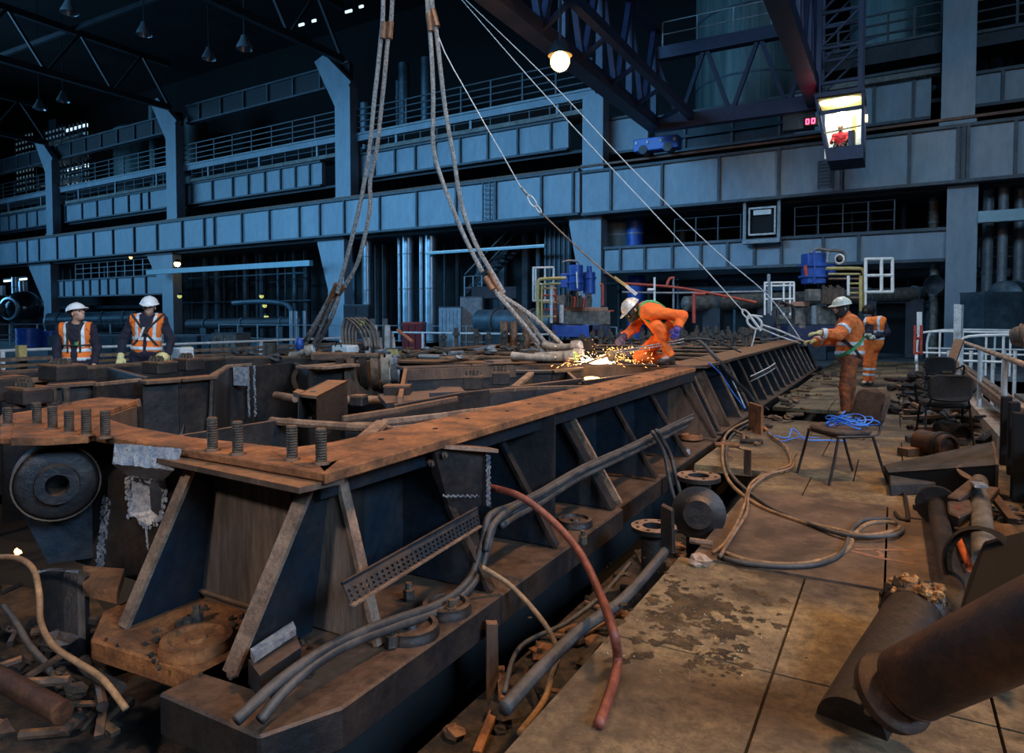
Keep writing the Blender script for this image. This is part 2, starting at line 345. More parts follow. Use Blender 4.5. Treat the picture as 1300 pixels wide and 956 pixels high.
# lower dark back wall behind the ground storey and the floors of the galleries
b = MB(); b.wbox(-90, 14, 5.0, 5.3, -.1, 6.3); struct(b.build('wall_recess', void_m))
b = MB()
b.wbox(-90, 14, .6, 5, 6.2, 6.34); b.wbox(-90, 14, 2.2, 8, 9.9, 10.05)
struct(b.build('floor_gallery', wall_dark))

# ------------------------------------------------------------------ plate girders
def girder(label, s0, s1, z0, z1, off, divs, m=wall_blue, th=.35, flange=.12, group=None, lip=.14):
    t = thing('plate_girder', label, 'girder', W((s0+s1)/2, off, z0), -WA, group)
    MB().wbox(s0, s1, off, off+th, z0+.06, z1-.06).build('web', m, t)
    MB().wbox(s0, s1, off-lip, off+th, z1-flange, z1).build('top_flange', wall_rib, t)
    MB().wbox(s0, s1, off-lip, off+th, z0, z0+flange).build('bottom_flange', wall_rib, t)
    for d in divs:
        if s0 < d < s1: MB().wbox(d-.055, d+.055, off-lip*.9, off+.02, z0+.1, z1-.1).build('stiffener', wall_rib, t)
    return t
px1 = [-10, 22, 35, 50, 73, 96, 119, 144, 171, 200, 232, 260, 273, 308, 343, 381, 407, 438, 483, 530, 580, 630, 688, 728]
girder('long lower blue-grey crane girder, left run ending at the double joint', -88, -13.25, 6.36, 8.55, 0, [wp(x, 300)[0] for x in px1])
px2 = [733, 776, 841, 913, 989, 1068, 1154, 1215, 1222, 1228, 1288]
girder('lower blue-grey crane girder, right run behind the lit crane cab', -13.1, 14, 6.3, 8.4, 0, [wp(x, 240)[0] for x in px2])
MB().wbox(-88, 14, -.12, .02, 8.56, 8.66).build('crane_rail', rail_brown).location.z += 0
tag(bpy.data.objects['crane_rail'], 'rusty brown crane rail running along the top of the lower girder', 'rail')
# conduits and ladders on the girder face
for k, x in enumerate((1217, 1221, 1225)):
    s = wp(x, 200)[0]; o = MB().cyl(W(s, -.1, 6.35), W(s, -.1, 8.4), .035, 6).build('conduit', wall_rib)
    tag(o, ORD[k]+' vertical conduit from the left below the wide right column', 'conduit', 'conduits on the girder')
for x, y0, y1, lab in ((620, 232, 280, 'small rung ladder on the girder face above the four shiny columns'), (1048, 205, 240, 'small rung ladder on the girder face right below the crane cab')):
    s, z1 = wp(x, y0); z0 = wp(x, y1)[1]; t = thing('rung_ladder', lab, 'ladder', W(s, -.12, z0))
    for q in (-.22, .22): MB().wbox(s+q-.03, s+q+.03, -.22, -.15, z0, z1).build('stile', wall_rib, t)
    for k in range(8): MB().wbox(s-.2, s+.2, -.2, -.17, z0+k*(z1-z0)/8+.1, z0+k*(z1-z0)/8+.14).build('rung', wall_rib, t)
# upper girders, bay by bay
def divs(px, y, off): return [wp(x, y, off)[0] for x in px]
ug = [(-88, -69.2, 'upper panelled girder, far left bay', [0, 12, 22, 35, 48], 275), (-67.4, -50.4, 'upper panelled girder, second bay from the left below the bright windows', [62, 84, 105, 124, 144, 164, 180, 190], 265),
      (-48.9, -33.0, 'upper panelled girder in the dark third bay', [228, 244, 270, 296, 316, 337, 357, 376, 394], 225), (-31.3, -14.9, 'upper panelled girder behind the hanging slings', [450, 476, 502, 528, 553, 585, 620, 658, 700], 195)]
for s0, s1, lab, px, y in ug: girder(lab, s0, s1, 10.05, 11.7, 2, divs(px, y, 2), th=.3)
girder('short upper panel between pale post and crane beam', -13.0, -10.6, 9.5, 11.3, 2, divs([768], 180, 2), th=.3)
girder('dim upper girder behind the blue crane bridge', -10.4, -.9, 9.3, 11.15, 2.4, divs([870, 930, 990, 1050], 150, 2.4), wall_dark, th=.3)
girder('upper girder panel right of the crane cab', -4.0, 1.0, 9.2, 11.15, 2, divs([1110, 1160], 130, 2), wall_blue, th=.3)
girder('upper girder panel at the far right edge', 2.4, 14, 9.4, 10.75, 2, divs([1273], 110, 2), wall_blue, th=.3)
# mid girders below the crane girder
girder('mid panelled girder between the left lower posts', -66, -48.9, 3.2, 4.78, 1.0, divs([70, 82, 94, 106, 115, 127, 138, 149, 169, 186], 365, 1.0), th=.3)
girder('wide mid girder right of centre behind the blue machines', -12.2, 1.6, 3.55, 4.82, .6, divs([788, 819, 854, 890, 924, 958, 992, 1045, 1090], 330, .6), th=.3)
# upper gallery bands with handrails
def railing(label, a, b_, h=1.05, nr=3, npost=8, m=rail_grey, r=.03, group=None, name='handrail'):
    a = Vector(a); b_ = Vector(b_); t = thing('railing', label, 'railing', a, 0, group)
    for k in range(nr):
        z = h*(k+1)/nr; MB().cyl(a+V(0, 0, z), b_+V(0, 0, z), r, 6).build('rail', m, t, True)
    for k in range(npost+1):
        p = a.lerp(b_, k/npost); MB().bar(p, p+V(0, 0, h), r*2.2, r*2.2).build('post', m, t)
    return t
for s0, s1, zb, lab in ((-88, -67.8, 13.2, 'far left bay'), (-67.2, -49, 13.2, 'second bay beside the bright windows'), (-48.2, -30.8, 13.0, 'dark third bay'), (-29.6, -13.2, 12.8, 'bay behind the slings')):
    t = thing('gallery_beam', 'pale gallery edge beam, '+lab, 'beam', W(s0, 1.6, zb-.5), -WA)
    MB().wbox(s0, s1, 1.6, 3.5, zb-.42, zb).build('beam', wall_blue, t); MB().wbox(s0, s1, 1.52, 1.62, zb-.06, zb+.05).build('kerb', rail_grey, t)
    railing('dim handrail on the upper gallery, '+lab, W(s0+.2, 1.6, zb), W(s1-.2, 1.6, zb), 1.5, 4, 8, rail_dark, .045)
    t = thing('gallery_walkway', 'thin concrete walkway above the panelled girder, '+lab, 'walkway', W(s0, 1.8, 11.8), -WA)
    MB().wbox(s0+1.2, s1, 1.75, 3.4, 11.72, 11.95).build('slab', band_m, t)
    for k in range(3):
        s = s0+(s1-s0)*(k+.6)/3; MB().wbox(s-.08, s+.08, 1.7, 1.86, 11.9, zb-.4).build('hanger', wall_blue, t)
    railing('thin dark handrail above the panelled girder, '+lab, W(s0+1.4, 1.8, 11.95), W(s1-.2, 1.8, 11.95), .75, 2, 12, rail_dark, .03)
for s0, s1, z, h, m, lab, k in ((-3.2, 1.3, 12.35, .75, wall_dark, 'upper right gallery beam left of the wide post', 3), (2.3, 9, 12.1, .55, wall_dark, 'upper right gallery beam at the frame edge', 3), (-2.9, 1.3, 11.15, .3, band_m, 'grimy concrete ledge right of the crane mast', 0)):
    t = thing('gallery_beam', lab, 'beam', W(s0, 1.6, z-h), -WA); MB().wbox(s0, s1, 1.6, 3.2, z-h, z).build('beam', m, t)
    MB().wbox(s0, s1, 1.5, 1.6, z-.08, z+.03).build('kerb', wall_rib, t)
    if k: railing('handrail on the '+lab, W(s0, 1.7, z), W(s1, 1.7, z), 1.2, k, 5, rail_dark, .04)
# ------------------------------------------------------------------ posts of the wall
def post(label, s0, s1, z0, z1, off, haunch=0, m=wall_blue, hz=1.2, low=False):
    t = thing('steel_post', label, 'post', W((s0+s1)/2, off, z0), -WA)
    if low:   # lower posts: broad head that tapers downwards on its left side
        MB().prism([W(s0, off, z1), W(s1, off, z1), W(s1, off, z0), W(s0+haunch, off, z0), W(s0+haunch, off, z1-hz*1.6), W(s0, off, z1-hz*.15)], WN*.7).build('shaft', m, t)
        MB().wbox(s0-.15, s1+.1, off-.1, off+.8, z1-.12, z1).build('cap_plate', wall_rib, t)
        MB().wbox(s0+haunch-.1, s1+.1, off-.1, off+.8, z0, z0+.12).build('base_plate', wall_rib, t)
    else:
        MB().wbox(s0, s1, off, off+.7, z0, z1).build('shaft', m, t)
        MB().wbox(s0-.06, s1+.06, off-.06, off+.76, z0, z0+.35).build('base_plate', m, t)
        if haunch: MB().prism([W(s0+.02, off+.1, z1-hz), W(s1-.02, off+.1, z1+.3), W(s0-haunch, off+.1, z1+hz+1.2), W(s0-haunch-.9, off+.1, z1+hz+.9)], WN*.5).build('haunch', m, t)
    return t
post('upper steel post at the far left beside the scaffold', -67.9, -66.7, 8.7, 15.5, 1, 1.2)
post('upper steel post between the bright windows and dark bay', -48.9, -47.6, 8.6, 16.0, 1, 1.2)
post('upper steel post left of the grey slings', -30.7, -29.4, 8.6, 15.6, 1, 1.0)
post('pale upper steel post below the glowing lamp', -13.6, -12.5, 8.6, 12.3, 1)
post('wide upper steel post near the right edge', 1.35, 2.4, 8.45, 20, .6)
post('flared lower post at far left above shiny pumps', -70.0, -66.0, 0, 6.3, .4, 2.6, low=True, hz=2.2)
post('flared lower post holding the left end of teal beam', -50.6, -47.3, 0, 6.3, .4, 1.9, low=True, hz=1.6)
post('flared lower post behind the left sling', -31.7, -29.4, 0, 6.35, .4, .9, low=True, hz=2)
post('flared lower post above the blue machines', -14.0, -12.3, 0, 6.38, .4, .75, low=True, hz=2.6)
post('broad lower post left of the grey horn speaker', 1.6, 2.55, 0, 6.28, .3, 0, m=wall_blue)
# thin dark columns behind galleries
for k, (x, y, off, m) in enumerate(((712, 330, 2.2, wall_dark),)):
    s = wp(x, y, off)[0]; t = thing('louvred_panel', 'dark ribbed panel left of the flared post', 'panel', W(s-1, off, 1.5), -WA)
    MB().wbox(s-1.0, s+.6, off, off+.2, 0, 6.2).build('backing', wall_dark, t)
    for q in range(6): MB().wbox(s-.95+q*.28, s-.85+q*.28, off-.08, off+.02, 0, 6.2).build('fin', wall_rib, t)

# ------------------------------------------------------------------ big vertical clad ducts
lt0 = mat('shaded_clad_pipe', (.12, .18, .23), (.2, .27, .32), 1.5, .4, .5)  # clad pipe toned down; shade of the upper level put into its colour
def duct(label, s, off, r, z0, z1, m=pipe_shiny, group=None, bands=3):
    t = thing('vertical_pipe', label, 'pipe', W(s, off, z0), 0, group)
    MB().cyl(W(s, off, z0), W(s, off, z1), r, 18).build('shell', m, t, True)
    for k in range(bands):
        z = z0+(z1-z0)*(k+.5)/bands; MB().cyl(W(s, off, z), W(s, off, z+.07), r+.03, 18).build('band', rail_grey, t, True)
for x, wpx, lab in ((466, 12, 'tall shiny clad pipe, leftmost of those behind the slings'), (518, 14, 'tall shiny clad pipe in the middle behind the right sling'), (535, 5, 'thin clad pipe between the two thick ones'), (547, 14, 'tall shiny clad pipe under the left end of white light bar'), (507, 4, 'thin grey pipe left of the thick middle pipe')):
    s = wp(x, 350, 1.6)[0]; r = wpx/867*43/2
    duct(lab, s, 1.6, r, 0, 6.2)
for x, y, wpx, z0, z1, off, lab in ((464, 118, 13, 10.05, 16, 5, 'upper clad pipe at left above the gallery handrail'), (513, 115, 13, 10.05, 18, 5, 'upper clad pipe between the slings'), (541, 115, 12, 10.05, 18, 5, 'upper clad pipe just left of the right sling'), (505, 120, 5, 10.05, 17, 5, 'thin upper pipe between the slings'), (1254, 300, 10, 0, 6.2, 1.5, 'grey vertical pipe right of the broad post'), (1273, 300, 9, 0, 6.2, 1.2, 'pale vertical pipe crossing the teal beam'), (1294, 300, 10, 0, 6.2, 1.8, 'vertical pipe at the right frame edge'), (1186, 365, 9, 0, 4.6, 1.4, 'beige vertical pipe left of the broad post'), (1186, 265, 9, 5, 6.2, 2.4, 'dim vertical pipe above the mid girder, right')):
    s = wp(x, y, off)[0]; duct(lab, s, off, wpx/867*(30+off-min(0, s)*.45)/2, z0, z1, grey_pipe if x == 1186 else lt0 if x < 1200 else rail_grey)
for x, lab in ((806, 'cobalt blue vertical duct above the mid girder'), (780, 'broad dim teal duct left of the cobalt one')):
    s = wp(x, 290, 2)[0]; duct(lab, s, 2+(x < 800)*.6, .42 if x > 800 else .95, 4.8, 6.2, blue_m if x > 800 else tank_m, bands=1)
s = wp(808, 345, 2.)[0]; duct('cobalt blue vertical duct below the mid girder', s, 2., .42, 0, 3.5, blue_m, bands=1)
for x, y, lab in ((716, 405, 'g'),): pass
# tanks on the upper level
def tank(label, x, y, wpx, z0, z1, off):
    s = wp(x, y, off)[0]; r = wpx/867*(32+off+max(0, -s)*.45)/2; t = thing('storage_tank', label, 'tank', W(s, off+r, z0))
    MB().cyl(W(s, off+r, z0), W(s, off+r, z1), r, 36).build('shell', tank_m, t, True)
    MB().lathe(W(s, off+r, z1), (0, 0, 1), [(r, 0), (r*.8, .35), (0, .6)], 36).build('roof', tank_m, t, True)
    for z in (z0+(z1-z0)*.35, z0+(z1-z0)*.7): MB().cyl(W(s, off+r, z), W(s, off+r, z+.1), r+.04, 36).build('hoop', wall_rib, t, True)
tank('large pale teal tank behind the crane bridge', 940, 40, 128, 10.05, 19.5, 5)
tank('pale teal tank right of the crane mast', 1135, 10, 90, 10.05, 22, 6)
tank('teal tank behind the bright scaffold windows', 148, 190, 66, 10.05, 19, 5)
tank('narrow pale tank beside the second upper post', 190, 175, 14, 10.05, 20, 5)
tank('faint grey tank in the dark third bay', 236, 175, 26, 10.05, 19, 7)
tank('faint wide tank in the dark third bay', 262, 175, 34, 10.05, 18, 9)
railing('thin pale handrail on the crane end beam before the teal tank', V(-8.6, 28.2, 12.7), V(-2.9, 28.2, 12.7), 1.0, 2, 4, rail_grey, .025)
# ------------------------------------------------------------------ bright glazing seen through the scaffold, left
sky_e = emit('daylit_glass', (.35, .6, .75), .16); sky_h = emit('bright_daylit_glass', (.6, .85, 1), 1.5)
GL = [0]
def glazing(label, px0, px1_, py0, py1, off, rows, hot=()):
    s0, z1 = wp(px0, py0, off); s1, z0 = wp(px1_, py1, off); GL[0] += 1; t = thing('window_%d' % GL[0], None, None, W(s0, off, z0), -WA, None, 'structure')
    h = (z1-z0)/rows
    for k in range(rows):
        MB().wbox(s0, s1, off, off+.1, z0+k*h+h*.15, z0+k*h+h*.6).build('pane', sky_h if k in hot else sky_e, t)
        MB().wbox(s0-.1, s1+.1, off-.12, off+.02, z0+k*h, z0+k*h+h*.13).build('transom', wall_rib, t)
    for k in range(6):
        s = s0+(s1-s0)*k/5; MB().wbox(s-.06, s+.06, off-.16, off-.02, z0, z1).build('mullion', wall_rib, t)
    return t
glazing('bright louvred window behind the scaffold, right half', 84, 112, 160, 234, 7, 8, (2, 4, 7))
glazing('dim louvred window behind the scaffold, left half', 58, 82, 165, 234, 7, 10, ())
glazing('narrow louvred window left of the far left post', 20, 42, 172, 240, 7, 10, ())
glazing('low bright window below the scaffold gallery', 58, 108, 242, 262, 6, 2, (0, 1))
# scaffold tower in front of it
s0 = wp(57, 200, 5)[0]; s1 = wp(113, 200, 5)[0]
t = thing('scaffold_tower', 'tall scaffold tower against the bright windows', 'scaffold', W(s0, 5, 12.5))
for k in range(6):
    s = s0+(s1-s0)*k/5
    for o_ in (4.2, 5.4): MB().cyl(W(s, o_, 12.5), W(s, o_, 19.3), .05, 6).build('standard', rail_dark, t)
for k in range(7):
    z = 12.9+k; MB().cyl(W(s0-.3, 4.15, z), W(s1+.3, 4.15, z), .045, 6).build('ledger', rail_dark, t)
    if k % 2 == 0: MB().wbox(s0, s1, 4.3, 5.3, z-.08, z).build('deck_board', band_m, t)
t = glazing('bright high window at the upper left corner', 3, 20, 48, 88, 3, 3, (0, 1, 2))
for x, y, l in ((364, 42, 5), (382, 31, 4), (398, 26, 3), (442, 14, 5), (458, 8, 3)):
    p = D(x, y, 48); o = MB().box((p.x-l*.06, p.y, p.z-.08), (p.x+l*.06, p.y+.1, p.z+.08)).build('roof_skylight', sky_h)
    tag(o, 'tiny bright skylight gap at x rank %s from the left in the dark roof'.replace('at x rank ', '') % {364: 'first', 382: 'second', 398: 'third', 442: 'fourth', 458: 'fifth'}[x], 'skylight', 'skylight gaps in the roof')

# ------------------------------------------------------------------ roof trusses across the hall
def truss(label, s, z, dz=3.2, y0=-6, m=wall_dark, n=9):
    t = thing('roof_truss', label, 'truss', W(s, 1, z)); a = W(s, 1, z); b_ = V(a.x-(a.y-y0)*0.0, y0, z)
    MB().bar(a, b_, .35, .4).build('bottom_chord', m, t); up = V(0, 0, dz); MB().bar(a+up, b_+up, .35, .4).build('top_chord', m, t)
    for k in range(n):
        p = a.lerp(b_, k/n); q = a.lerp(b_, (k+1)/n); mid = (p+q)/2+up
        MB().bar(p, mid, .16, .16).build('diagonal', m, t); MB().bar(mid, q, .16, .16).build('diagonal', m, t)
for s, z, lab in ((-67.3, 17.2, 'dim roof truss over the far left post'), (-48.2, 17.3, 'dim roof truss over the post beside bright windows'), (-30, 17.3, 'dim roof truss over the post left of the slings')):
    truss(lab, s, z)
eaves_m = mat('shaded_eaves_paint', (.012, .016, .022), (.02, .026, .034), 1, .7)  # girder paint darkened so the shade under the roof sits in the colour
girder('dim eaves girder along the roof, left bays', -88, -48.6, 15.9, 17.3, 2, [-86+k*2.6 for k in range(15)], eaves_m, th=.3)
girder('dim eaves girder along the roof, third bay', -47.6, -30.4, 16.2, 17.6, 2, [-46+k*2.6 for k in range(7)], eaves_m, th=.3)
for k in range(5):
    y = 6+k*5; o = MB().bar((-75, y, 20.6), (-22, y, 20.6), .2, .3).build('roof_purlin', wall_dark); tag(o, ORD[k]+' dim roof beam above the trusses, counting from the front', 'beam', 'roof beams above the trusses')
lampshade = mat('lamp_reflector', (.3, .34, .38), None, 1, .3, .6)
def bay_lamp(x, y, d, label):
    p = D(x, y, d); t = thing('high_bay_lamp', label, 'lamp', p)
    MB().lathe(p, (0, 0, 1), [(.42, -.1), (.38, .05), (.2, .4), (.14, .6), (0, .62)], 16).build('reflector', lampshade, t, True)
    MB().cyl(p+V(0, 0, .6), V(p.x, p.y, 26), .03, 6).build('hanger', wall_dark, t)
for x, y, d, lab in ((88, 14, 34, 'unlit high bay lamp near the top left corner'), (183, 42, 38, 'unlit high bay lamp third from the left in the dark roof'), (310, 60, 36, 'unlit high bay lamp with bright rim, upper right of the group'), (265, 73, 42, 'unlit high bay lamp just below the brighter one'), (50, 137, 50, 'small unlit high bay lamp above the bright windows'), (80, 127, 48, 'small unlit high bay lamp right of the other small one')):
    bay_lamp(x, y, d, lab)

# ------------------------------------------------------------------ mid level fittings
railing('handrail on the mid girder at left', W(-63, 1.1, 4.8), W(-49.8, 1.1, 4.8), 1.3, 3, 10, rail_grey, .04)
railing('long handrail on the mid girder right of centre', W(-8.8, .7, 4.85), W(-4.9, .7, 4.85), 1.05, 2, 4, rail_dark, .02)
railing('long handrail on the mid girder left of the broad post', W(-3.7, .7, 4.85), W(-.1, .7, 4.85), 1.15, 3, 4, rail_dark, .02)
MB_ = MB().bar(hit(188, 346, 'y', 31.5), hit(395, 334, 'y', 30.6), .3, .34).build('teal_beam', teal_m); tag(MB_, 'pale teal beam spanning left bay to the flared post', 'beam')
MB_ = MB().wbox(2.55, 9, .0, .4, 4.85, 5.25).build('teal_beam', teal_m); tag(MB_, 'pale teal beam running off at the right edge', 'beam')
# box shaped hatch hung at the girder
s = wp(966, 275)[0]; t = thing('service_hatch', 'white framed service hatch above the mid girder', 'hatch', W(s, .3, 4.7), -WA)
for q in (-.75, .62): MB().wbox(s+q, s+q+.12, .1, .3, 4.7, 6.35).build('jamb', rail_grey, t)
MB().wbox(s-.6, s+.6, .35, .4, 4.95, 6.05).build('back', void_m, t)
for z in (4.9, 6.0): MB().wbox(s-.55, s+.55, .2, .3, z, z+.07).build('frame', white_dirty, t)
for q in (-.55, .48): MB().wbox(s+q, s+q+.06, .2, .3, 4.9, 6.05).build('frame', white_dirty, t)
MB().wbox(s-.35, s+.35, .22, .34, 5.75, 5.95).build('nameplate', white_m, t); MB().wbox(s-.75, s+.75, .0, .4, 4.55, 4.72).build('sill', rail_grey, t)
# white light bar above the clad pipes
tube_e = emit('lit_tube', (.75, .9, 1), 1.5)
t = thing('strip_light', 'long pale strip light over the clad pipes', 'light', W(-22, .8, 5.3)); a = wp(540, 320, .8); c = wp(691, 310, .8)
MB().wbox(a[0], c[0], .8, .95, 5.02, 5.12).build('tube', teal_m, t); MB().wbox(a[0], c[0], .8, 1.0, 5.12, 5.18).build('housing', white_m, t)
t = thing('strip_light', 'short lit strip light above the shiny pumps, far left', 'light', D(20, 355, 52)); p = D(5, 357, 52); q = D(34, 354, 52)
MB().bar(p, q, .1, .14).build('tube', tube_e, t); MB().bar(p+V(0, 0, .14), q+V(0, 0, .14), .2, .1).build('housing', wall_rib, t)
# staircase in the recess
t = thing('steel_staircase', 'dark steel staircase in the recess left of ribbed panel', 'staircase', W(-20, 2.4, 0)); a = D(590, 372, 37); c = D(648, 312, 38)
for q in (0, 1.0):
    MB().bar(a+WN*q, c+WN*q, .08, .22).build('stringer', rail_dark, t); MB().cyl(a+WN*q+V(0, 0, 1), c+WN*q+V(0, 0, 1), .035, 6).build('handrail', rail_grey, t)
for k in range(11):
    p = a.lerp(c, k/11); MB().box((p.x-.05, p.y, p.z), (p.x+.25, p.y+1, p.z+.04)).build('tread', wall_dark, t)
t = thing('steel_staircase', 'steel staircase behind pipes at the right edge', 'staircase', W(3, 3.4, 3)); a = D(1262, 310, 31); c = D(1300, 335, 31)
for q in (0, .9): MB().bar(a+WN*q, c+WN*q, .06, .2).build('stringer', rail_dark, t); MB().cyl(a+WN*q+V(0, 0, 1), c+WN*q+V(0, 0, 1), .03, 6).build('handrail', rail_grey, t)
railing('grey landing handrail left of the dark staircase', D(590, 380, 36), D(612, 379, 36), 1.2, 2, 2, rail_grey, .03)
railing('handrail at the right edge below the staircase', W(2.7, 2.2, 3.4), W(5, 2.2, 3.4), 1.1, 3, 4, rail_grey, .03)
MB_ = MB().wbox(2.6, 9, 2.0, 4, 3.0, 3.3).build('gallery_beam', wall_dark); tag(MB_, 'dark walkway beam below the right edge staircase', 'beam')
# horn loudspeakers
def horn(px, py, d, s, label, dirn):
    p = D(px, py, d); t = thing('horn_speaker', label, 'loudspeaker', p)
    MB().lathe(p, dirn, [(.04*s, -.5*s), (.12*s, -.45*s), (.14*s, -.15*s), (.3*s, .05*s), (.5*s, .15*s), (.52*s, .17*s), (.46*s, .14*s), (.2*s, -.05*s), (0, -.1*s)], 20).build('horn', wall_dark, t, True)
    MB().cyl(p-Vector(dirn)*.5*s, p-Vector(dirn)*.8*s, .1*s, 10).build('driver', wall_rib, t, True)
horn(1249, 357, 26, .8, 'round grey horn speaker on the broad post', (-.2, -1, -.1))
horn(1184, 361, 25.5, .7, 'dim horn speaker left of the broad post', (.3, -1, -.1))
# big machinery shapes on the ground level, far left: domed pumps
def pump(px, py, d, r, label):
    p = D(px, py, d); t = thing('turbine_pump', label, 'pump', (p.x, p.y, 0)); m = pipe_shiny if r > 1 else wall_dark
    MB().ball((p.x, p.y, p.z), (r, r, r*1.05), 24, 14).build('casing', mat('dark_gloss_casing_%d' % px, (.03, .04, .05), None, 1, .18, .7), t, True)
    MB().lathe((p.x, p.y, p.z), (.3, -1, 0), [(r*.62, r*.7), (r*.66, r*.98), (r*.55, r*1.0), (r*.5, r*.75)], 24).build('port_ring', pipe_shiny, t, True)
    MB().cyl((p.x, p.y, p.z+r*.9), (p.x, p.y, p.z+r*1.6), r*.22, 14).build('neck', pipe_shiny, t, True)
    MB().cyl((p.x, p.y, 0), (p.x, p.y, p.z-r*.6), r*.8, 20).build('plinth', wall_dark, t, True)
pump(30, 392, 46, 1.15, 'glossy domed pump with round port, right of the two'); pump(2, 396, 46, 1.1, 'glossy domed pump cut by the left edge')
p = D(20, 382, 47); duct('shiny vertical pipe standing behind the domed pump', (p-WO).dot(WE), (p-WO).dot(WN), .22, 0, 4.2)
# blue drum and machinery behind the left railing
def drum(p, r, h, m, label, name='drum', cat='drum'):
    t = thing(name, label, cat, p); MB().cyl(p, Vector(p)+V(0, 0, h), r, 20).build('shell', m, t, True)
    for k in (.05, .35, .65, .95): MB().cyl(Vector(p)+V(0, 0, h*k-.02), Vector(p)+V(0, 0, h*k+.02), r+.02, 20).build('hoop', m, t, True)
p = D(36, 438, 36); drum((p.x, p.y, -.12), .55, 1.0, blue_m, 'cobalt blue drum behind the white rail at left')
p = D(64, 440, 37); drum((p.x, p.y, -.12), .5, .85, blue_m, 'smaller cobalt blue drum beside watchman with raised head')
# long horizontal vessels and blocks in the lower left
def vessel(label, a, c, r, m, n=3):
    a = Vector(a); c = Vector(c); d = (c-a).normalized(); t = thing('horizontal_vessel', label, 'vessel', (a.x, a.y, 0))
    MB().lathe(a, d, [(0, -r*.35), (r*.7, -r*.25), (r, 0), (r, (c-a).length), (r*.7, (c-a).length+r*.25), (0, (c-a).length+r*.35)], 24).build('shell', m, t, True)
    for k in range(n):
        q = a.lerp(c, (k+.5)/n); MB().cyl(q-d*.06, q+d*.06, r+.05, 24).build('band', wall_rib, t, True)
        MB().box((q.x-.3, q.y-.3, -.1), (q.x+.3, q.y+.3, q.z-r*.7)).build('saddle', wall_dark, t)
lt = mat('teal_blue_casing', (.05, .085, .11), (.10, .15, .19), .7, .4, .3)
vessel('teal blue vessel behind the watchmen', D(62, 410, 42), D(172, 407, 43), .6, lt, 4)
vessel('dim horizontal vessel in the dark recess left of the sling', D(240, 412, 46), D(385, 409, 42), .35, wall_dark, 3)
vessel('long grey pipe crossing behind the blue machines', D(870, 386, 24), D(1190, 372, 27), .28, grey_pipe, 5)
vessel('teal round-ended vessel at the right frame edge', D(1275, 378, 24), D(1330, 378, 26), .6, lt, 2)
t = thing('u_bend_pipe', 'pale bent pipe arch in the left recess', 'pipe', D(345, 400, 40))
MB().tube([D(295, 385, 42), D(330, 383, 42), D(362, 386, 42), D(372, 398, 42), D(374, 415, 42)], .16, 10).build('tube', lt, t, True)
for x, y in ((370, 405), (376, 405), (387, 405)):
    p = D(x, y, 30); o = MB().cyl((p.x, p.y, 0), (p.x, p.y, 1.75), .09, 10).build('stub_post', pipe_shiny, smooth=True); tag(o, {370: 'left', 376: 'middle', 387: 'right'}[x]+' one of three short shiny upright pipes by the left sling', 'pipe', 'short upright pipes left of the sling')
# grey machine with yellow plate and others between slings
def cabinet(label, px0, px1_, py0, d, m, extra=None, dep=1.2, base=-.12, name='control_cabinet', cat='cabinet', doors=2):
    a = D(px0, py0, d); c = D(px1_, py0, d); t = thing(name, label, cat, (a.x, a.y, base)); dn = Vector((_f[0], _f[1], 0)).normalized()*dep; rr = Vector(_r)
    w_ = (c-a).length; h = a.z-base
    MB().prism([(a.x, a.y, base), (c.x, c.y, base), (c.x, c.y, a.z), (a.x, a.y, a.z)], dn).build('body', m, t)
    for k in range(doors):
        x0 = a+rr*(w_*(k+.06)/doors); x1 = a+rr*(w_*(k+.94)/doors)
        MB().prism([(x0.x, x0.y, base+.1), (x1.x, x1.y, base+.1), (x1.x, x1.y, a.z-.06), (x0.x, x0.y, a.z-.06)], -dn.normalized()*.03).build('door', m, t)
    MB().prism([(a.x, a.y, a.z), (c.x, c.y, a.z), (c.x, c.y, a.z+.05), (a.x, a.y, a.z+.05)], dn*1.03).build('top', wall_rib if not extra else extra, t)
    return t
cabinet('dark grey machine with a yellow plate between the slings', 436, 468, 388, 27, wall_dark)
o = MB().bar(D(455, 409, 26.9), D(463, 409, 26.9), .02, .26).build('warning_plate', mat('yellow_plate', (.6, .55, .08), None, 1, .5)); tag(o, 'yellow warning plate on the dark grey machine', 'sign')
cabinet('deep red skip with closed lid behind the white rail', 510, 536, 411, 24, mat('dark_red_skip', (.14, .015, .02), None, 1, .5), red_m, name='waste_skip', cat='skip', doors=3)
cabinet('pale blue corrugated cabinet beside the clad pipes', 557, 585, 391, 25, mat('pale_blue_panel', (.20, .32, .40), (.28, .40, .48), 1, .5), doors=6)
cabinet('pale grey cabinet top behind the corrugated cabinet', 584, 612, 378, 26, rail_grey, doors=1)
cabinet('beige board behind the leaning watchman', 176, 205, 399, 22, white_dirty, dep=.1, name='notice_board', cat='board', doors=1)
cabinet('low teal cabinet left of the first sling foot', 255, 290, 428, 24, lt, doors=3)
cabinet('pale slatted crate stack beyond the left rail', 268, 300, 425, 22, grey_pipe, name='crate', cat='crate', doors=4)
cabinet('teal machine base behind the right white gates', 1250, 1300, 372, 22, lt, doors=1)
cabinet('low blue-grey bench behind the watchmen', 60, 250, 428, 24, lt, name='bench', cat='bench', dep=2, doors=9)
MBs = MB().bar(D(600, 372, 30), D(655, 372, 30), 1.5, .5).build('pipe_hood', wall_dark); tag(MBs, 'dark hood over the stair foot in the recess', 'hood')
vessel('large pale pipe lying behind the right sling foot', D(610, 408, 22), D(705, 410, 20), .38, lt, 2)
